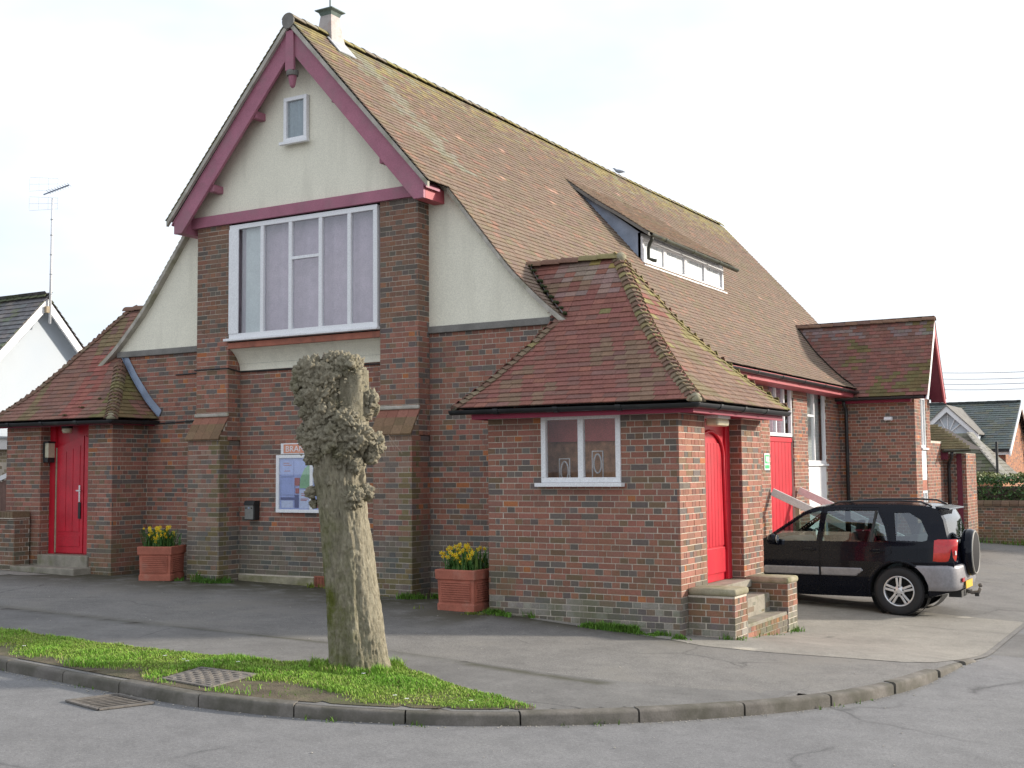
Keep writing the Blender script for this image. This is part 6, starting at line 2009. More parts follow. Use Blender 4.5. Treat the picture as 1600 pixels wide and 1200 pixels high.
# ================================================================== THE CAR
CAR = thing('parked_car', 'black five-door off-roader with grey bumper and rear spare wheel parked beside the porch', 'car', (1.36, 5.86, gz(1.36, 5.3) - .0), math.pi)
WY = lambda z: np.interp(z, [.25, .4, .55, .78, 1.0, 1.08, 1.2, 1.35, 1.5, 1.58, 1.66], [.80, .84, .86, .872, .858, .842, .800, .744, .682, .645, .60])
TAP = lambda x: 1 - .26 * np.clip((x - 2.45) / .83, 0, 1) ** 2.2 - .11 * np.clip((-.42 - x) / .38, 0, 1) ** 1.8
side_y = lambda x, z: WY(z) * TAP(x)
OUT = [(-.78, .44), (-.70, .36), (-.5, .30), (.45, .25), (2.0, .25), (3.0, .26), (3.22, .34), (3.28, .50), (3.27, .74), (3.20, .88), (2.98, .96), (2.55, 1.02), (2.12, 1.07), (2.02, 1.10), (1.45, 1.50), (1.28, 1.57), (1.0, 1.605), (.5, 1.625), (0, 1.625), (-.40, 1.60), (-.55, 1.555), (-.63, 1.40), (-.70, 1.12), (-.75, .98), (-.78, .75)]
W_F = [(2.00, 1.06), (1.90, 1.12), (1.42, 1.455), (1.20, 1.52), (1.17, 1.52), (1.21, 1.07)]
W_R = [(1.12, 1.07), (1.08, 1.525), (.32, 1.535), (.20, 1.30), (.14, 1.07)]
W_Q = [(.02, 1.10), (.07, 1.50), (-.15, 1.505), (-.32, 1.40), (-.43, 1.18), (-.42, 1.11), (-.36, 1.09)]
D_F = [(2.05, 1.00), (1.93, 1.14), (1.43, 1.492), (1.25, 1.555), (1.145, 1.565), (1.165, .95), (1.165, .38), (1.25, .30), (1.98, .30), (2.06, .42)]
D_R = [(1.15, .95), (1.13, 1.565), (.31, 1.575), (.15, 1.30), (.09, 1.05), (.10, .90), (.33, .78), (.50, .55), (.55, .38), (.64, .30), (1.08, .30), (1.15, .38)]
circ = lambda P, c, r: np.hypot(P[:, 0] - c[0], P[:, 1] - c[1]) - r
S_out = lambda P: poly_sdf(P, OUT)
S_arch = lambda P: np.minimum(circ(P, (0, .36), .415), circ(P, (2.49, .36), .415))
rp = lambda P, poly, r: poly_sdf(P, poly) + 0.0 - r
def skin(name, sdf, mat, s, off=0.0, step=.0125, parent=CAR, box=(-.85, 3.35, .2, 1.7), solid=0.0, smooth=True):
    P, Q = snap_grid(sdf, *box, step)
    y = (side_y(P[:, 0], P[:, 1]) + off) * s
    me = mesh_np(name, np.column_stack([P[:, 0], y, P[:, 1]]), Q if s < 0 else Q[:, ::-1].copy())
    o = put(name, me, M[mat], parent, None, smooth, local=True)
    if solid:
        md = o.modifiers.new('thickness', 'SOLIDIFY')
        md.thickness = solid
        md.offset = -1 if s < 0 else -1
    return o
ND = lambda P, polys, g: np.minimum.reduce([poly_sdf(P, q) - g for q in polys])
for s in (1, -1):
    lab = s > 0
    body_sdf = lambda P: np.maximum.reduce([S_out(P), -S_arch(P), -ND(P, [D_F, D_R], .004), -(poly_sdf(P, W_Q))])
    skin('body_side', body_sdf, 'paint', s)
    for D, W, nm in ((D_F, W_F, 'front_door'), (D_R, W_R, 'rear_door')):
        d = skin(nm, lambda P, D=D, W=W: np.maximum.reduce([poly_sdf(P, D), -S_arch(P), -poly_sdf(P, W)]), 'paint', s, off=.001)
        skin('window', lambda P, W=W: poly_sdf(P, W) - .012, 'carglass', s, off=-.012, parent=d, smooth=True)
        skin('door_seal', lambda P, D=D, W=W: np.maximum.reduce([np.abs(poly_sdf(P, D)) - .022, -S_arch(P), -poly_sdf(P, W) + .002, S_out(P) + .01]), 'black', s, off=-.010, parent=d)
        hx_ = 1.33 if D is D_F else .30
        MB().box((hx_ - .11, s * .862, .925), (hx_ + .11, s * .89, .955)).build('handle', M['paint'], d, local=True, bevel=.008)
        MB().box((hx_ - .05, s * .858, .915), (hx_ + .06, s * .868, .965)).build('handle_recess', M['black'], d, local=True)
    skin('quarter_window', lambda P: poly_sdf(P, W_Q) - .012, 'carglass', s, off=-.006)
    MB().bar((.40, s * .842 - s * .005, 1.07), (.335, s * .684, 1.53), .03, .02, (0, 1, 0)).build('window_divider', M['black'], CAR, local=True)
    # grey strips on the doors and arch lips
    for a, b, nm in (((1.175, .56), (2.05, .68), 0), ((.50, .56), (1.14, .68), 1)):
        pl = [(a[0], a[1]), (b[0] - .03, a[1]), (b[0], (a[1] + b[1]) / 2), (b[0] - .03, b[1]), (a[0], b[1])] if nm == 0 else [(a[0] + .12, a[1]), (b[0], a[1]), (b[0], b[1]), (a[0] + .03, b[1]), (a[0], b[1] - .03)]
        skin('side_strip', lambda P, pl=pl: poly_sdf(P, pl), 'cladding', s, off=.018, step=.02, solid=.02)
    for cx_ in (0, 2.49):
        skin('arch_lip', lambda P, cx_=cx_: np.maximum.reduce([np.abs(circ(P, (cx_, .36), .44)) - .022, S_out(P) - .0]), 'paint', s, off=.018, step=.015, box=(cx_ - .52, cx_ + .52, .2, .9), solid=.02)
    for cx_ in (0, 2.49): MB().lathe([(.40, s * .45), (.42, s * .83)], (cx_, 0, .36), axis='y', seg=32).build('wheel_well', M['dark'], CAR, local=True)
    skin('fuel_flap', lambda P: poly_sdf(P, [(-.10, .90), (-.28, .90), (-.28, 1.035), (-.10, 1.035)]), 'paint', s, off=.004, step=.02) if s > 0 else None
# top of the body, glass front and back
def top_skin(name, pts, mat, f0=0.0, f1=1.0, crown=.03, nseg=16, lift=0.0, sub=5):
    p = []
    for a, b in zip(pts, pts[1:]):
        for k in range(sub): p.append((a[0] + (b[0] - a[0]) * k / sub, a[1] + (b[1] - a[1]) * k / sub))
    p.append(pts[-1])
    vs, rows = [], len(p)
    for i, (x, z) in enumerate(p):
        w = float(side_y(x, z))
        a_, b_ = p[max(i - 1, 0)], p[min(i + 1, rows - 1)]
        t = Vector((b_[0] - a_[0], 0, b_[1] - a_[1])).normalized()
        nrm = Vector((t.z, 0, -t.x))
        if nrm.dot(Vector((x - 1.2, 0, z - .7))) < 0: nrm = -nrm
        for k in range(nseg + 1):
            f = f0 + (f1 - f0) * k / nseg
            y = w * (2 * f - 1)
            e = crown * (1 - (2 * f - 1) ** 2) + lift
            vs.append((x + nrm.x * e, y, z + nrm.z * e))
    n1 = nseg + 1
    fs = [(i * n1 + k, i * n1 + k + 1, (i + 1) * n1 + k + 1, (i + 1) * n1 + k) for i in range(rows - 1) for k in range(nseg)]
    o = MB().add(vs, fs).build(name, M[mat], CAR, local=True, smooth=True, fix=True)
    return o
top_skin('bonnet', [(3.22, .34), (3.28, .50), (3.27, .74), (3.20, .88), (2.98, .96), (2.55, 1.02), (2.12, 1.07), (2.02, 1.10)], 'paint')
for f0, f1 in ((0, .07), (.93, 1)): top_skin('pillar', [(2.02, 1.10), (1.45, 1.50)], 'paint', f0, f1, nseg=2)
top_skin('windscreen', [(2.02, 1.10), (1.45, 1.50)], 'carglass', .07, .93)
top_skin('roof', [(1.45, 1.50), (1.28, 1.57), (1.0, 1.605), (.5, 1.625), (0, 1.625), (-.40, 1.60), (-.55, 1.555)], 'paint')
for f0, f1 in ((0, .10), (.90, 1)): top_skin('pillar', [(-.55, 1.555), (-.63, 1.40), (-.70, 1.12)], 'paint', f0, f1, nseg=2)
top_skin('rear_window', [(-.55, 1.555), (-.63, 1.40), (-.70, 1.12)], 'carglass', .10, .90)
top_skin('tailgate', [(-.70, 1.12), (-.75, .98), (-.78, .75), (-.78, .44), (-.70, .36), (-.5, .30)], 'paint')
MB().box((-.45, -.78, .27), (3.1, .78, .32)).build('floor', M['dark'], CAR, local=True)
# spoiler, roof rails, wiper
MB().prism([(-.50, .60, 1.60), (-.70, .56, 1.565), (-.71, .56, 1.545), (-.52, .6, 1.56)], (0, -1.16, 0)).build('spoiler', M['paint'], CAR, local=True, fix=True, bevel=.008)
for s in (1, -1):
    pth = [(1.05, s * .585, 1.60), (.92, s * .585, 1.655), (.6, s * .585, 1.672), (0, s * .585, 1.678), (-.30, s * .585, 1.664), (-.46, s * .585, 1.60)]
    MB().tube(pth, .014, 8).build('roof_rail', M['gutter'], CAR, local=True, smooth=True)
MB().tube([(-.745, -.1, 1.10), (-.76, .15, 1.13), (-.74, .42, 1.18)], .010, 5).build('wiper', M['black'], CAR, local=True)
# rear bumper wrapping round the corners
def wrap(name, path, zs, mat, flare, solid=None):
    vs, fs = [], []
    n = len(path(zs[0]))
    for z, o in zip(zs, flare):
        for (x, y) in path(z):
            r = Vector((x - .2, y, 0)).normalized()
            vs.append((x + r.x * o, y + r.y * o, z))
    for i in range(len(zs) - 1): fs += [(i * n + k, i * n + k + 1, (i + 1) * n + k + 1, (i + 1) * n + k) for k in range(n - 1)]
    return MB().add(vs, fs).build(name, M[mat], CAR, local=True, smooth=True, fix=True)
def bump_path(z):
    xs = -math.sqrt(max(.0, .435 ** 2 - (z - .36) ** 2))
    L = [(xs, .878), ((xs - .62) / 2, .878), (-.60, .868), (-.70, .84), (-.775, .77), (-.815, .66), (-.83, .45), (-.835, .2)]
    L += [(-.835, -.2), (-.83, -.45), (-.815, -.66), (-.775, -.77), (-.70, -.84), (-.60, -.868), ((xs - .62) / 2, -.878), (xs, -.878)]
    return L
wrap('rear_bumper', bump_path, [.38, .40, .46, .60, .70, .735, .75, .755], 'cladding', [-.03, -.005, .01, .014, .014, .008, -.02, -.10])
for s in (1, -1):
    tp = lambda z, s=s: [(-.50 - .03 * (1.12 - z), s * .862), (-.60, s * .858), (-.69, s * .83), (-.765, s * .765), (-.80, s * .68)]
    wrap('tail_light', lambda z, s=s: [(x - .10 * (z - .95), y * float(side_y(-.6, z)) / .862 * 1.02) for x, y in tp(z)], [.80, .815, .86, .93], 'amber', [-.01, .006, .010, .010])
    wrap('tail_light', lambda z, s=s: [(x - .10 * (z - .95), y * float(side_y(-.6, z)) / .862 * 1.02) for x, y in tp(z)], [.93, 1.02, 1.10, 1.125], 'redlens', [.010, .010, .006, -.01])
    MB().box((-.80, s * .72 - .03, .90), (-.79, s * .72 + .03, .96)).build('reversing_lamp', M['white'], CAR, local=True)
    # mirror
    MB().lathe([(0, -.06), (.06, -.05), (.085, 0), (.08, .05), (.055, .085), (0, .09)], (1.84, s * .98, 1.09), axis='x', seg=14).build('mirror', M['paint'], CAR, local=True, smooth=True)
    MB().lathe([(0, 0), (.068, 0), (.066, .006), (0, .006)], (1.775, s * .985, 1.09), axis='x', seg=14).build('mirror_glass', M['mirror'], CAR, local=True)
    MB().bar((1.85, s * .84, 1.06), (1.85, s * .95, 1.07), .08, .05).build('mirror_arm', M['black'], CAR, local=True)
    MB().box((3.16, s * .5 - .16, .72), (3.24, s * .5 + .16, .88)).build('headlight', M['glass'], CAR, local=True, bevel=.02)
# spare wheel in its cover
SP = MB().lathe([(0, -.78), (.30, -.78), (.335, -.80), (.348, -.84), (.348, -.90), (.325, -.945), (.30, -.955)], (0, .0, .90), axis='x', seg=40).build('spare_wheel_cover', M['paint'], CAR, local=True, smooth=True)
MB().lathe([(.325, -.940), (.33, -.948), (.31, -.962), (.30, -.955)], (0, 0, .90), axis='x', seg=40).build('rim_ring', M['grey'], SP, local=True, smooth=True)
MB().lathe([(.30, -.955), (.2, -.968), (0, -.972)], (0, 0, .90), axis='x', seg=40).build('cover_disc', M['covermatt'], SP, local=True, smooth=True)
# plate, lamp, tow bar
MB().box((-.875, -.10, .395), (-.865, .42, .505)).build('number_plate', M['plate'], CAR, local=True)
MB().box((-.865, .45, .50), (-.845, .60, .56)).build('fog_lamp', M['redlens'], CAR, local=True, bevel=.006)
for y, z in ((.57, .80), (.57, .86), (.60, .98)): MB().box((-.795, y - .06, z - .014), (-.785, y + .03, z + .014)).build('badge', M['chrome'], CAR, local=True)
MB().box((-.62, -.30, .26), (-.80, .40, .36)).build('tow_frame', M['black'], CAR, local=True)
MB().tube([(-.75, 0, .34), (-.88, 0, .30), (-.97, 0, .31), (-1.0, 0, .37)], .026, 8).lathe([(0, .06), (.03, .045), (.032, .02), (.02, 0), (0, 0)], (-1.0, 0, .385), seg=10).build('tow_bar', M['iron'], CAR, local=True, smooth=True)
MB().box((-.98, -.03, .25), (-.92, .03, .30)).build('tow_socket', M['black'], CAR, local=True)
MB().tube([(-.45, -.45, .28), (-.80, -.48, .27)], .03, 8).build('exhaust', M['iron'], CAR, local=True)
# interior
def seat(x, y):
    mb = MB()
    mb.box((x - .25, y - .25, .52), (x + .25, y + .25, .68))
    mb.obox((x - .28, y, .92), (.055, 0, 0), (0, .24, 0), (-.09, 0, .28))
    mb.obox((x - .39, y, 1.29), (.04, 0, 0), (0, .13, 0), (-.02, 0, .085))
    return mb.build('seat', M['seat'], CAR, local=True, bevel=.03, smooth=True)
for y in (.36, -.36): seat(1.05, y)
MB().box((-.05, -.6, .52), (.42, .6, .66)).obox((-.12, 0, .92), (.06, 0, 0), (0, .6, 0), (-.08, 0, .26)).build('rear_seat', M['seat'], CAR, local=True, bevel=.03)
for y in (.34, -.34): MB().obox((-.22, y, 1.26), (.04, 0, 0), (0, .13, 0), (-.02, 0, .08)).build('headrest', M['seat'], CAR, local=True, bevel=.03)
MB().prism([(1.62, .72, .55), (2.05, .72, .55), (2.08, .72, 1.06), (1.72, .72, 1.08), (1.60, .72, .98)], (0, -1.44, 0)).build('dashboard', M['seat'], CAR, local=True, fix=True, bevel=.03)
sw = [(1.50 + .19 * math.cos(a) * .30 , -.36 + .19 * math.sin(a), 1.02 + .19 * math.cos(a) * .92) for a in np.linspace(0, 2 * math.pi, 25)]
MB().tube(sw, .016, 6, cap=False).bar((1.50, -.36, 1.02), (1.62, -.36, .97), .05, .05).bar((1.49, -.53, 1.02), (1.49, -.19, 1.02), .04, .05).build('steering_wheel', M['grey'], CAR, local=True)
# wheels
def make_wheel():
    t = MB()
    t.lathe([(.215, .09), (.24, .105), (.29, .112), (.325, .105), (.35, .085), (.356, .05), (.357, -.05), (.35, -.085), (.325, -.105), (.24, -.105), (.215, -.09)], axis='y', seg=48)
    ty = t.build('wheel', M['rubber'], CAR, local=True, smooth=True, wm=Matrix.Translation((0, .76, .357)))
    tr = MB()
    for k in range(56):
        a = 2 * math.pi * k / 56
        for y0 in (-.07, -.02, .03, .078):
            c = Vector((.357 * math.cos(a + y0), y0, .357 * math.sin(a + y0)))
            e = Vector((-math.sin(a + y0), 0, math.cos(a + y0)))
            tr.obox(c, e * .013, (0, .02, 0), c.normalized() * .004 if False else Vector((c.x, 0, c.z)).normalized() * .004)
    tr.build('tread', M['rubber'], ty, local=True, kind='stuff')
    rm = MB()
    rm.lathe([(.22, .075), (.226, .092), (.222, .10), (.205, .096), (.198, .06), (.195, -.07)], axis='y', seg=48)
    rim = rm.build('rim', M['alloy'], ty, local=True, smooth=True)
    sp = MB()
    for k in range(5):
        a0 = 2 * math.pi * k / 5 + .31
        for da in (-.145, .145):
            a = a0 + da
            i_ = Vector((.055 * math.cos(a0 + da * 2.2), .078, .055 * math.sin(a0 + da * 2.2)))
            o_ = Vector((.205 * math.cos(a), .078, .205 * math.sin(a)))
            sp.bar(i_, o_, .034, .028, (0, 1, 0))
    sp.lathe([(.0, .10), (.03, .10), (.04, .095), (.08, .088), (.085, .06), (0, .06)], axis='y', seg=30)
    sp.build('spokes', M['alloy'], ty, local=True, bevel=.005)
    for k in range(5):
        a = 2 * math.pi * k / 5 + .31
        MB().lathe([(0, 0), (.012, 0), (.012, .012), (0, .012)], (.062 * math.cos(a), .084, .062 * math.sin(a)), axis='y', seg=8).build('wheel_nut', M['dark'], ty, local=True)
    MB().lathe([(0, .0), (.195, .0), (.195, -.02), (0, -.02)], axis='y', seg=32).build('brake_disc', M['dark'], ty, local=True)
    return ty
w0_ = make_wheel()
def copy_wheel(x, s):
    r = w0_.copy()
    COL.objects.link(r)
    r.parent = CAR
    r.matrix_basis = Matrix.Translation((x, s * .76, .357)) @ (Matrix.Rotation(math.pi, 4, 'Z') if s < 0 else Matrix.Identity(4)) @ Matrix.Rotation(.4 * x, 4, 'Y')
    WM[r.name] = WM[CAR.name] @ r.matrix_basis
    for ch in list(w0_.children):
        c = ch.copy()
        COL.objects.link(c)
        c.parent = r
copy_wheel(2.49, 1); copy_wheel(2.49, -1); copy_wheel(0, -1)

# ================================================================== SURROUNDINGS
# --- left: low brick wall, gate, neighbouring house with aerial
GW = thing('garden_wall', 'low weathered brick wall joined to the left porch', 'wall', (-14, .1, .35))
x0, x1 = -16.6, -12.02
mb = MB()
slab(mb, (x0, .02, 0), (1, 0, 0), (0, -1, 0), x1 - x0, .1, 1.24)
slab(mb, (x1, .02, 0), (0, 1, 0), (1, 0, 0), .30, .1, 1.24)
mb.add([(x0, .03, 1.235), (x1, .03, 1.235), (x1, .32, 1.235), (x0, .32, 1.235)], [(0, 1, 2, 3)])
mb.build('wall_core', M['mortar'], GW)
O = []
bricks((x0, .02, 0), (1, 0, 0), (0, -1, 0), x1 - x0, .3, 1.225, zone=lambda u, z: 'dark' if brng.random() < .7 else 'red', out=O, jit=.003)
bricks((x1, .02, 0), (0, 1, 0), (1, 0, 0), .30, .3, 1.225, zone=lambda u, z: 'dark', out=O, phase=1, jit=.003)
rr = random.Random(2)
near = [r for r in O if r[0][0] > -15.3]
def brick_obj(r, parent, name='brick'):
    me = boxes_mesh(name, [r[:5]])
    me.materials.append(M['brick'])
    return put(name, me, None, parent)
for r in near: brick_obj(r, GW)
far = [r for r in O if r[0][0] <= -15.3]
if far: put('brickwork', boxes_mesh('brickwork', far), M['brick'], GW, kind='stuff')
x = x0
while x < x1 - .02:
    c = vary((.17, .12, .075), rr, .4)
    MB().box((x + .004, -.02, 1.235), (x + .071, .33, 1.34 + rr.uniform(-.006, .006)), c).build('coping_brick', M['brick'], GW, bevel=.006)
    x += .075
MB().box((x0, -.03, 1.225), (x1 + .02, .0, 1.24), None).build('mortar_bed', M['mortar'], GW)

t = thing('timber_gate', 'dark boarded gate panel with sloping white top rail behind the low wall', 'gate', (-15, 2.0, .4))
k = 0
gx = -16.2
while gx < -14.55:
    zt = 1.50 + (gx + 16.2) * .30
    MB().box((gx, 1.98, .4), (gx + .105, 2.0, zt)).build('board', M['brownwood'], t)
    gx += .11
MB().bar((-16.3, 1.97, 1.52), (-14.50, 1.97, 2.05), .05, .09).build('top_rail', M['whitewood'], t)
t = thing('gate_post', 'pale square gate post with a grey cap behind the low wall', 'post', (-14.45, 2.0, .4))
MB().box((-14.55, 1.92, .4), (-14.38, 2.09, 2.02)).build('shaft', M['wood'], t, bevel=.006)
MB().box((-14.66, 1.85, 2.02), (-14.30, 2.16, 2.10)).build('cap', M['lead'], t, bevel=.02)

H1 = thing('neighbour_house', 'white rendered house with slate roof and white barge boards at far left', 'house', (-24, 6.7, .4))
hx = -20.0
ay, az = 6.72, 6.42
ev = 3.6
hw = (az - ev) / 1.07
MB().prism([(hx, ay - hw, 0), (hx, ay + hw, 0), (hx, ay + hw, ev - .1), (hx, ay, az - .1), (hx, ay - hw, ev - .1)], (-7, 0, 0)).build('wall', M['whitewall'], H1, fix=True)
for s in (-1, 1):
    y1 = ay + s * (hw + .35)
    z1 = az - 1.07 * (hw + .35)
    MB().prism([(hx + .22, ay, az - .02), (hx + .22, y1, z1 - .02), (hx + .22, y1, z1 - .26), (hx + .22, ay, az - .30)], (.05, 0, 0)).build('barge_board', M['white'], H1, fix=True)
    MB().prism([(hx + .22, ay, az - .05), (hx + .22, y1, z1 - .05), (hx + .22, y1, z1 - .1), (hx + .22, ay, az - .1)], (-.4, 0, 0)).build('soffit', M['whitewood'], H1, fix=True)
    TS = []
    L_ = math.hypot(hw + .4, 1.07 * (hw + .4))
    ux, uz = (hw + .4) / L_, 1.07 * (hw + .4) / L_
    if s < 0:
        lf_ = lambda q: (hx - 6.5, y1 - .05 + ux * q, z1 - .05 + uz * q)
        rg_ = lambda q: (hx + .30, y1 - .05 + ux * q, z1 - .05 + uz * q)
    else:
        lf_ = lambda q: (hx + .30, y1 + .05 - ux * q, z1 - .05 + uz * q)
        rg_ = lambda q: (hx - 6.5, y1 + .05 - ux * q, z1 - .05 + uz * q)
    dk = MB()
    tile_slope(lf_, rg_, L_, lambda c, r: vary((.165, .16, .16) if r.random() < .7 else ((.20, .18, .165) if r.random() < .6 else (.17, .185, .125)), r, .3), gauge=.17, tw=.26, length=.22, out=TS, deck=dk)
    TS.sort(key=lambda r: -px_size(r[0], .25, .1))
    for r in TS[:140] if s < 0 else []:
        me = boxes_mesh('roof_slate', [r[:5]])
        put('roof_slate', me, M['slate'], H1)
    put('slate_roof', boxes_mesh('slate_roof', TS[140:] if s < 0 else TS), M['slate'], H1, kind='stuff')
    dk.build('roof_deck', M['deck'], H1)
lay_along('ridge_tile', H1, [(hx + .28, ay, az + .03), (hx - 4.2, ay, az + .03)], .30, (0, 0, 1), lambda p, rng: vary((.115, .125, .075), rng, .25), rad0=.12, rad1=.115, length=.30, ang=1.25, lift=.06)
MB().box((hx, 2.5, .2), (hx + 1.5, 9.0, 2.55)).build('extension', M['mortar'], H1)
O = []
bricks((hx + 1.5, 2.5, 0), (0, 1, 0), (1, 0, 0), 6.5, .3, 2.55, zone=lambda u, z: 'buff', out=O)
put('brickwork', boxes_mesh('brickwork', O), M['buffbrick'], H1, kind='stuff')
MB().box((hx - .05, 2.4, 2.55), (hx + 1.62, 9.1, 2.80)).build('flat_roof', M['whitewood'], H1)
MB().box((hx - .05, 2.35, 2.80), (hx + 1.66, 9.15, 2.845)).build('roof_edge', M['leadlight'], H1)
MB().tube([(hx + .03, ay - 1.1, 5.1), (hx + .03, ay - .65, 5.25), (hx + .03, ay - .2, 5.75)], .012, 5).build('cable', M['wire'], H1)

A = thing('television_aerial', 'tall white aerial mast on the gable of the white house', 'aerial', (hx + .3, ay, 6.0))
mx, my = hx + .33, ay + .02
MB().tube([(mx, my, 5.75), (mx, my + .02, 8.95)], .032, 8).build('mast', M['white'], A, smooth=True)
MB().box((mx - .08, my - .12, 6.02), (mx + .02, my + .02, 6.18)).build('bracket', M['wood'], A)
for z in (6.5, 7.0, 7.5, 8.0, 8.4): MB().lathe([(.036, -.015), (.04, 0), (.036, .015)], (mx, my + .01, z), seg=8).build('tie', M['leadlight'], A)
dirb = (TX * 1.0).normalized()
bc = Vector((mx, my, 9.02))
p0, p1 = bc - dirb * .22 + Vector((0, 0, .02)), bc + dirb * .42 + Vector((0, 0, .26))
MB().tube([p0, p1], .018, 6).build('boom', M['lead'], A)
prp = Vector((-dirb.y, dirb.x, 0))
for k in range(9):
    c = p0.lerp(p1, .2 + .8 * k / 8)
    MB().tube([c - prp * .15 + Vector((0, 0, .02)), c + prp * .15], .007, 4).build('element', M['lead'], A)
rf = MB()
for sz in (-1, 1):
    cz = p0 + Vector((0, 0, .25 * sz + .02))
    for k in range(4): 
        f = (k - 1.5) * .24
        rf.tube([cz + dirb * f + Vector((0, 0, -.15)), cz + dirb * f + Vector((0, 0, .15))], .003, 4)
    for k in range(3): rf.tube([cz - dirb * .36 + Vector((0, 0, (k - 1) * .18)), cz + dirb * .36 + Vector((0, 0, (k - 1) * .14))], .003, 4)
rf.build('reflector', M['wire'], A)

# --- right: garden wall, hedge, house, wires, tree
GR = thing('boundary_wall', 'old red brick boundary wall with rounded coping below the hedge', 'wall', (2, 22.4, -.2))
wy = 22.3
mb = MB()
slab(mb, (-2.2, wy, 0), (1, 0, 0), (0, -1, 0), 9.5, -.5, .86)
mb.box((-2.2, wy + .01, -.5), (7.3, wy + .25, .86))
mb.build('wall_core', M['mortar'], GR)
O = []
bricks((-2.2, wy, 0), (1, 0, 0), (0, -1, 0), 9.5, -.35, .85, zone=lambda u, z: 'dark' if brng.random() < .75 else 'red', out=O, jit=.003)
O.sort(key=lambda r: -px_size(r[0], r[5][0], r[5][1]))
for r in O[:300]: brick_obj(r, GR)
put('brickwork', boxes_mesh('brickwork', O[300:]), M['brick'], GR, kind='stuff')
x = -2.2
while x < 7.2:
    c = vary((.16, .10, .07), rr, .4)
    mbx = MB()
    sec = [(wy - .05, .87), (wy - .05, .93), (wy + .0, 1.0), (wy + .12, 1.03), (wy + .25, 1.0), (wy + .3, .93), (wy + .3, .87)]
    mbx.prism([(x + .005, a, b) for a, b in sec], (.215, 0, 0), c)
    mbx.build('coping_brick', M['brick'], GR, fix=True)
    x += .225
HD = thing('hedge', 'clipped dark green hedge standing behind the brick boundary wall', 'hedge', (2, 23.2, .9))
hb = MB()
N = 30000
C = np.column_stack([RNG.uniform(-2.2, 7.5, N), RNG.uniform(22.62, 23.9, N), RNG.uniform(.6, 1.95, N)])
tophgt = 1.78 + .12 * np.array([noise.noise(Vector((a * 1.3, b * 1.3, 0))) for a, b in C[:, :2]])
C = C[C[:, 2] < tophgt[:len(C)]]
ins_ = (C[:, 1] > 22.95) & (C[:, 2] < 1.5) & (RNG.uniform(0, 1, len(C)) < .93)
C = C[~ins_]
n = len(C)
d1 = RNG.normal(0, 1, (n, 3)); d1 /= np.linalg.norm(d1, axis=1, keepdims=True)
d2 = np.cross(d1, RNG.normal(0, 1, (n, 3))); d2 /= np.linalg.norm(d2, axis=1, keepdims=True)
sz = RNG.uniform(.03, .065, (n, 1))
V = np.stack([C - d1 * sz, C + d2 * sz * .6, C + d1 * sz, C - d2 * sz * .6], 1).reshape(-1, 3)
cl = np.where(RNG.uniform(0, 1, (n, 1)) < .75, np.array([[.06, .125, .04]]), np.array([[.12, .18, .06]])) * RNG.uniform(.6, 1.4, (n, 1))
tp = C[:, 2:3] > 1.68
cl = np.where(tp, np.array([[.19, .21, .08]]) * RNG.uniform(.7, 1.3, (n, 1)), cl)
put('foliage', mesh_np('foliage', V, np.arange(4 * n).reshape(-1, 4), cl), M['leaf'], HD, kind='stuff')
MB().box((-2.2, 23.0, .0), (7.5, 23.6, 1.4)).build('twigs', M['twig'], HD)

H2 = thing('dormer_house', 'brick house with slate roof and white gabled dormer beyond the hedge', 'house', (-4, 46, 0))
hy = 45.0
def b2(q, y):
    d = fw * F_PX + rt * (q[0] - 800) - up * (q[1] - 600)
    k = (y - CAM.y) / d.y
    return CAM + d * k
rid = b2((1540, 630), hy + 4)
eav = b2((1560, 702), hy)
xl_, xr_ = -9.5, b2((1587, 660), hy + 2).x
ze, zr_ = eav.z, rid.z
MB().prism([(xl_, hy + .3, -.3), (xl_, hy + 7.7, -.3), (xl_, hy + 7.7, ze), (xl_, hy + 4, zr_ - .15), (xl_, hy + .3, ze)], (xr_ - xl_ - .25, 0, 0)).build('wall', M['interior'], H2, fix=True)
TS = []
L_ = math.hypot(4.1, zr_ - ze)
uy, uz = 4.1 / L_, (zr_ - ze) / L_
dk = MB()
tile_slope(lambda q: (xl_, hy - .1 + uy * q, ze + uz * q), lambda q: (xr_, hy - .1 + uy * q, ze + uz * q), L_, lambda c, r: vary((.15, .17, .16) if r.random() < .7 else (.18, .185, .145), r, .25), gauge=.22, tw=.33, length=.28, out=TS, deck=dk)
tile_slope(lambda q: (xr_, hy + 8.1 - uy * q, ze + uz * q), lambda q: (xl_, hy + 8.1 - uy * q, ze + uz * q), L_, lambda c, r: vary((.085, .10, .095), r, .3), gauge=.22, tw=.33, length=.28, out=TS, deck=dk)
put('slate_roof', boxes_mesh('slate_roof', TS), M['slate'], H2, kind='stuff')
dk.build('roof_deck', M['deck'], H2)
lay_along('ridge_tile', H2, [(xl_, hy + 4, zr_ + .02), (xr_, hy + 4, zr_ + .02)], .45, (0, 0, 1), lambda p, rng: vary((.09, .10, .10), rng, .25), rad0=.14, rad1=.135, length=.45, ang=1.25, lift=.08)
for s in (-1, 1):
    MB().prism([(xr_ - .02, hy + 4, zr_ + .02), (xr_ - .02, hy + 4 + s * 4.2, ze - .05), (xr_ - .02, hy + 4 + s * 4.2, ze - .32), (xr_ - .02, hy + 4, zr_ - .28)], (.06, 0, 0)).build('barge_board', M['white'], H2, fix=True)
MB().box((xl_, hy - .16, ze - .12), (xr_, hy - .06, ze)).build('gutter', M['gutter'], H2)
MB().box((xl_, hy - .05, ze - .25), (xr_, hy + .0, ze - .12)).build('fascia', M['white'], H2)
O = []
bricks((xl_, hy + .29, 0), (1, 0, 0), (0, -1, 0), xr_ - xl_ - .25, 0, ze - .2, zone=lambda u, z: 'red', out=O)
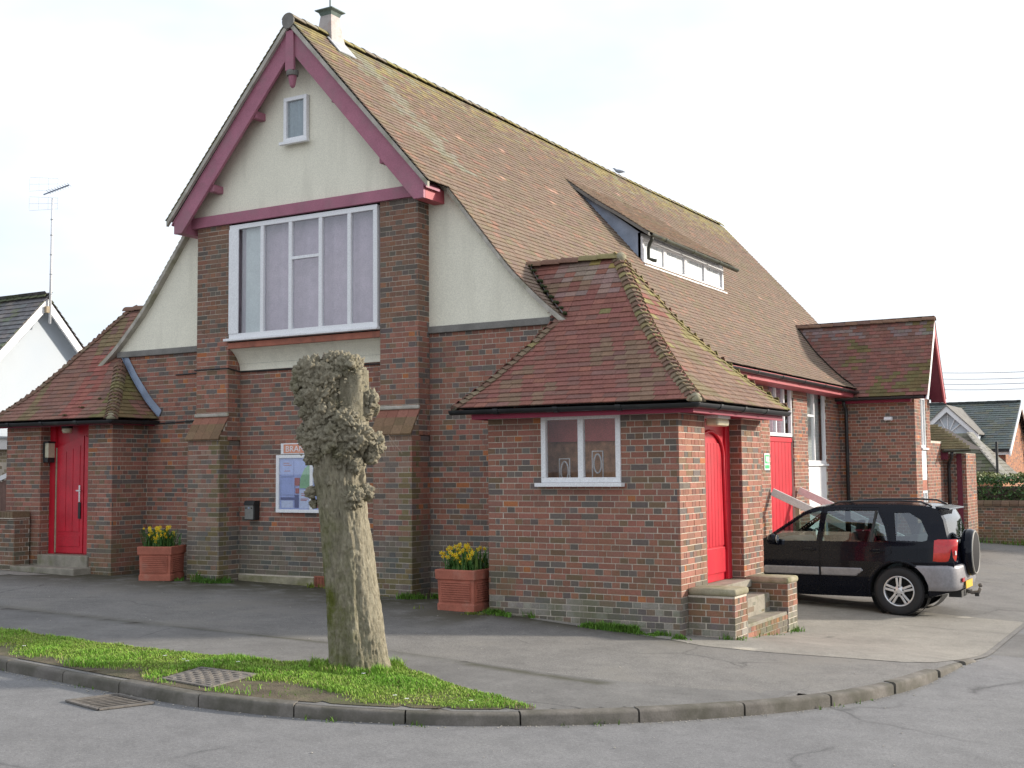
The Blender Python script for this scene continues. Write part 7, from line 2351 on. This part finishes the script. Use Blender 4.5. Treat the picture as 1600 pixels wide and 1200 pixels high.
bricks((xr_ - .25, hy + .3, 0), (0, 1, 0), (1, 0, 0), 7.4, 0, zr_, zone=lambda u, z: 'red', out=O, keep=lambda u, z: z < ze + (3.7 - abs(u - 3.7)) / 3.7 * (zr_ - ze) - .2)
put('brickwork', boxes_mesh('brickwork', O), M['brick'], H2, kind='stuff')
# dormer
dy = hy - .4
ap, fl_, fr_ = b2((1480, 634), dy), b2((1432, 678), dy), b2((1530, 678), dy)
wb_l, wb_r = b2((1444, 705), dy), b2((1526, 706), dy)
DRM = MB().prism([(wb_l.x, dy, wb_l.z - .1), (wb_r.x, dy, wb_l.z - .1), (wb_r.x, dy, fr_.z + .05), (ap.x, dy, ap.z - .25), (wb_l.x, dy, fr_.z + .05)], (0, 3.0, 0)).build('dormer', M['whitewall'], H2, fix=True)
for q in (fl_, fr_):
    MB().prism([(ap.x, dy - .25, ap.z), (q.x, dy - .25, fr_.z), (q.x, dy - .25, fr_.z - .26), (ap.x, dy - .25, ap.z - .3)], (0, .06, 0)).build('barge_board', M['white'], DRM, fix=True)
    MB().prism([(ap.x, dy - .3, ap.z + .04), (q.x, dy - .3, fr_.z + .04), (q.x, dy - .3, fr_.z - .02), (ap.x, dy - .3, ap.z - .02)], (0, 4.0, 0)).build('roof', M['cementband'], DRM, fix=True)
cxm = ap.x
zb_ = fr_.z - .08
MB().box((fl_.x + .25, dy - .06, zb_ - .14), (fr_.x - .25, dy - .005, zb_ + .12)).build('tie_beam', M['white'], DRM)
for a in (-50, -25, 0, 25, 50):
    L2 = .95 if a == 0 else .85
    e = Vector((math.sin(math.radians(a)) * L2, 0, math.cos(math.radians(a)) * L2))
    MB().bar((cxm, dy - .025, zb_ + .1), Vector((cxm, dy - .025, zb_ + .1)) + e, .035, .07, (0, 1, 0)).build('strut', M['white'], DRM)
wz0, wz1 = wb_l.z, zb_ - .15
for a0, a1 in ((1446, 1463), (1470, 1488), (1493, 1524)):
    p, q = b2((a0 - 3, 690), dy - .05), b2((a1 + 3, 690), dy - .05)
    w = MB().box((p.x, dy - .07, wz0), (q.x, dy - .01, wz1)).build('window', M['white'], DRM)
p = MB()
for a0, a1 in ((1447, 1459), (1472, 1486), (1499, 1519)):
    l_, r_ = b2((a0, 690), dy - .07), b2((a1, 690), dy - .07)
    p = MB().box((l_.x, dy - .082, wz0 + .12), (r_.x, dy - .072, wz1 - .08))
    p.build('pane', M['bluetint'], DRM)
# lower wing with mossy roof
q0, q1, q2_ = b2((1470, 745), 38), b2((1572, 748), 38), b2((1515, 716), 40)
LW = thing('outbuilding', 'low outbuilding with mossy grey sloping roof behind the hedge', 'outbuilding', (q0.x + 2, 39, 0))
MB().box((q0.x - 1, 38.2, -.3), (q1.x - .2, 41.8, q0.z)).build('wall', M['interior'], LW)
TS = []
dk = MB()
tl = lambda s: (q0.x - 1.2 + s * .0, 38 + s * .72, q0.z - .05 + s * .70)
trr = lambda s: (q1.x - s * .62, 38 + s * .72, q0.z - .05 + s * .70)
tile_slope(tl, trr, 2.6, lambda c, r: vary((.15, .14, .105) if r.random() < .6 else (.12, .125, .075), r, .35), gauge=.2, tw=.3, length=.26, out=TS, deck=dk)
tile_slope(lambda s: (q1.x - s * .62, 38 + s * .72, q0.z - .05 + s * .70), lambda s: (q1.x - s * .62, 42 - s * .6, q0.z - .05 + s * .70), 2.6, lambda c, r: vary((.20, .19, .16), r, .25), gauge=.2, tw=.3, length=.26, out=TS, deck=dk)
MB().bar(Vector(trr(0)) + Vector((0, 0, .05)), Vector(trr(2.6)) + Vector((0, 0, .05)), .30, .06).build('hip_capping', M['cement'], LW)
put('tiled_roof', boxes_mesh('tiled_roof', TS), M['tile'], LW, kind='stuff')
dk.build('roof_deck', M['deck'], LW)
pp = b2((1559, 745), 36)
tp_ = b2((1559, 690), 36)
MB_ = MB().tube([(pp.x, 36, -.2), (pp.x, 36, tp_.z)], .05, 8).build('iron_pole', M['black'])
tag(MB_, 'thin dark pole rising behind the hedge in front of the brick house', 'pole')

WL = ['topmost of the four overhead wires above the far house', 'second overhead wire from the top', 'third overhead wire from the top', 'lowest of the four overhead wires above the far house']
for i, (ya, yb) in enumerate(((578.5, 576), (588, 586), (596, 594), (604.5, 603))):
    a, b_ = b2((1380, ya + 2), 62), b2((1760, yb - 6), 62)
    pts = [a.lerp(b_, k / 12) - Vector((0, 0, .25 * math.sin(math.pi * k / 12))) for k in range(13)]
    tag(MB().tube(pts, .022, 5).build('overhead_wire', M['wire']), WL[i], 'wire', 'overhead wires')

BT = thing('bare_tree', 'leafless tree at the right edge behind the brick house', 'tree', (0, 52, -.2))
tr_b = b2((1608, 760), 52)
tw, tk = MB(), MB()
rt_ = random.Random(8)
def grow(p, d, L, r, lev):
    q = p + d * L
    (tk if lev < 2 else tw).tube([p, p.lerp(q, .5) + Vector((rt_.gauss(0, .04), rt_.gauss(0, .04), 0)) * L, q], [r, r * .85, r * .7], 6 if lev < 2 else 4, cap=False)
    if lev >= 6: return
    for _ in range(3 if lev < 4 else 2):
        e = (d + Vector((rt_.gauss(0, .5), rt_.gauss(0, .5), rt_.gauss(.12, .3)))).normalized()
        grow(p.lerp(q, rt_.uniform(.6, 1)), e, L * rt_.uniform(.62, .82), r * .62, lev + 1)
grow(Vector((tr_b.x + .6, 52, -.3)), Vector((-.05, 0, 1)), 2.0, .14, 0)
tk.build('trunk', M['twig'], BT)
tw.build('crown', M['twig'], BT, kind='stuff')
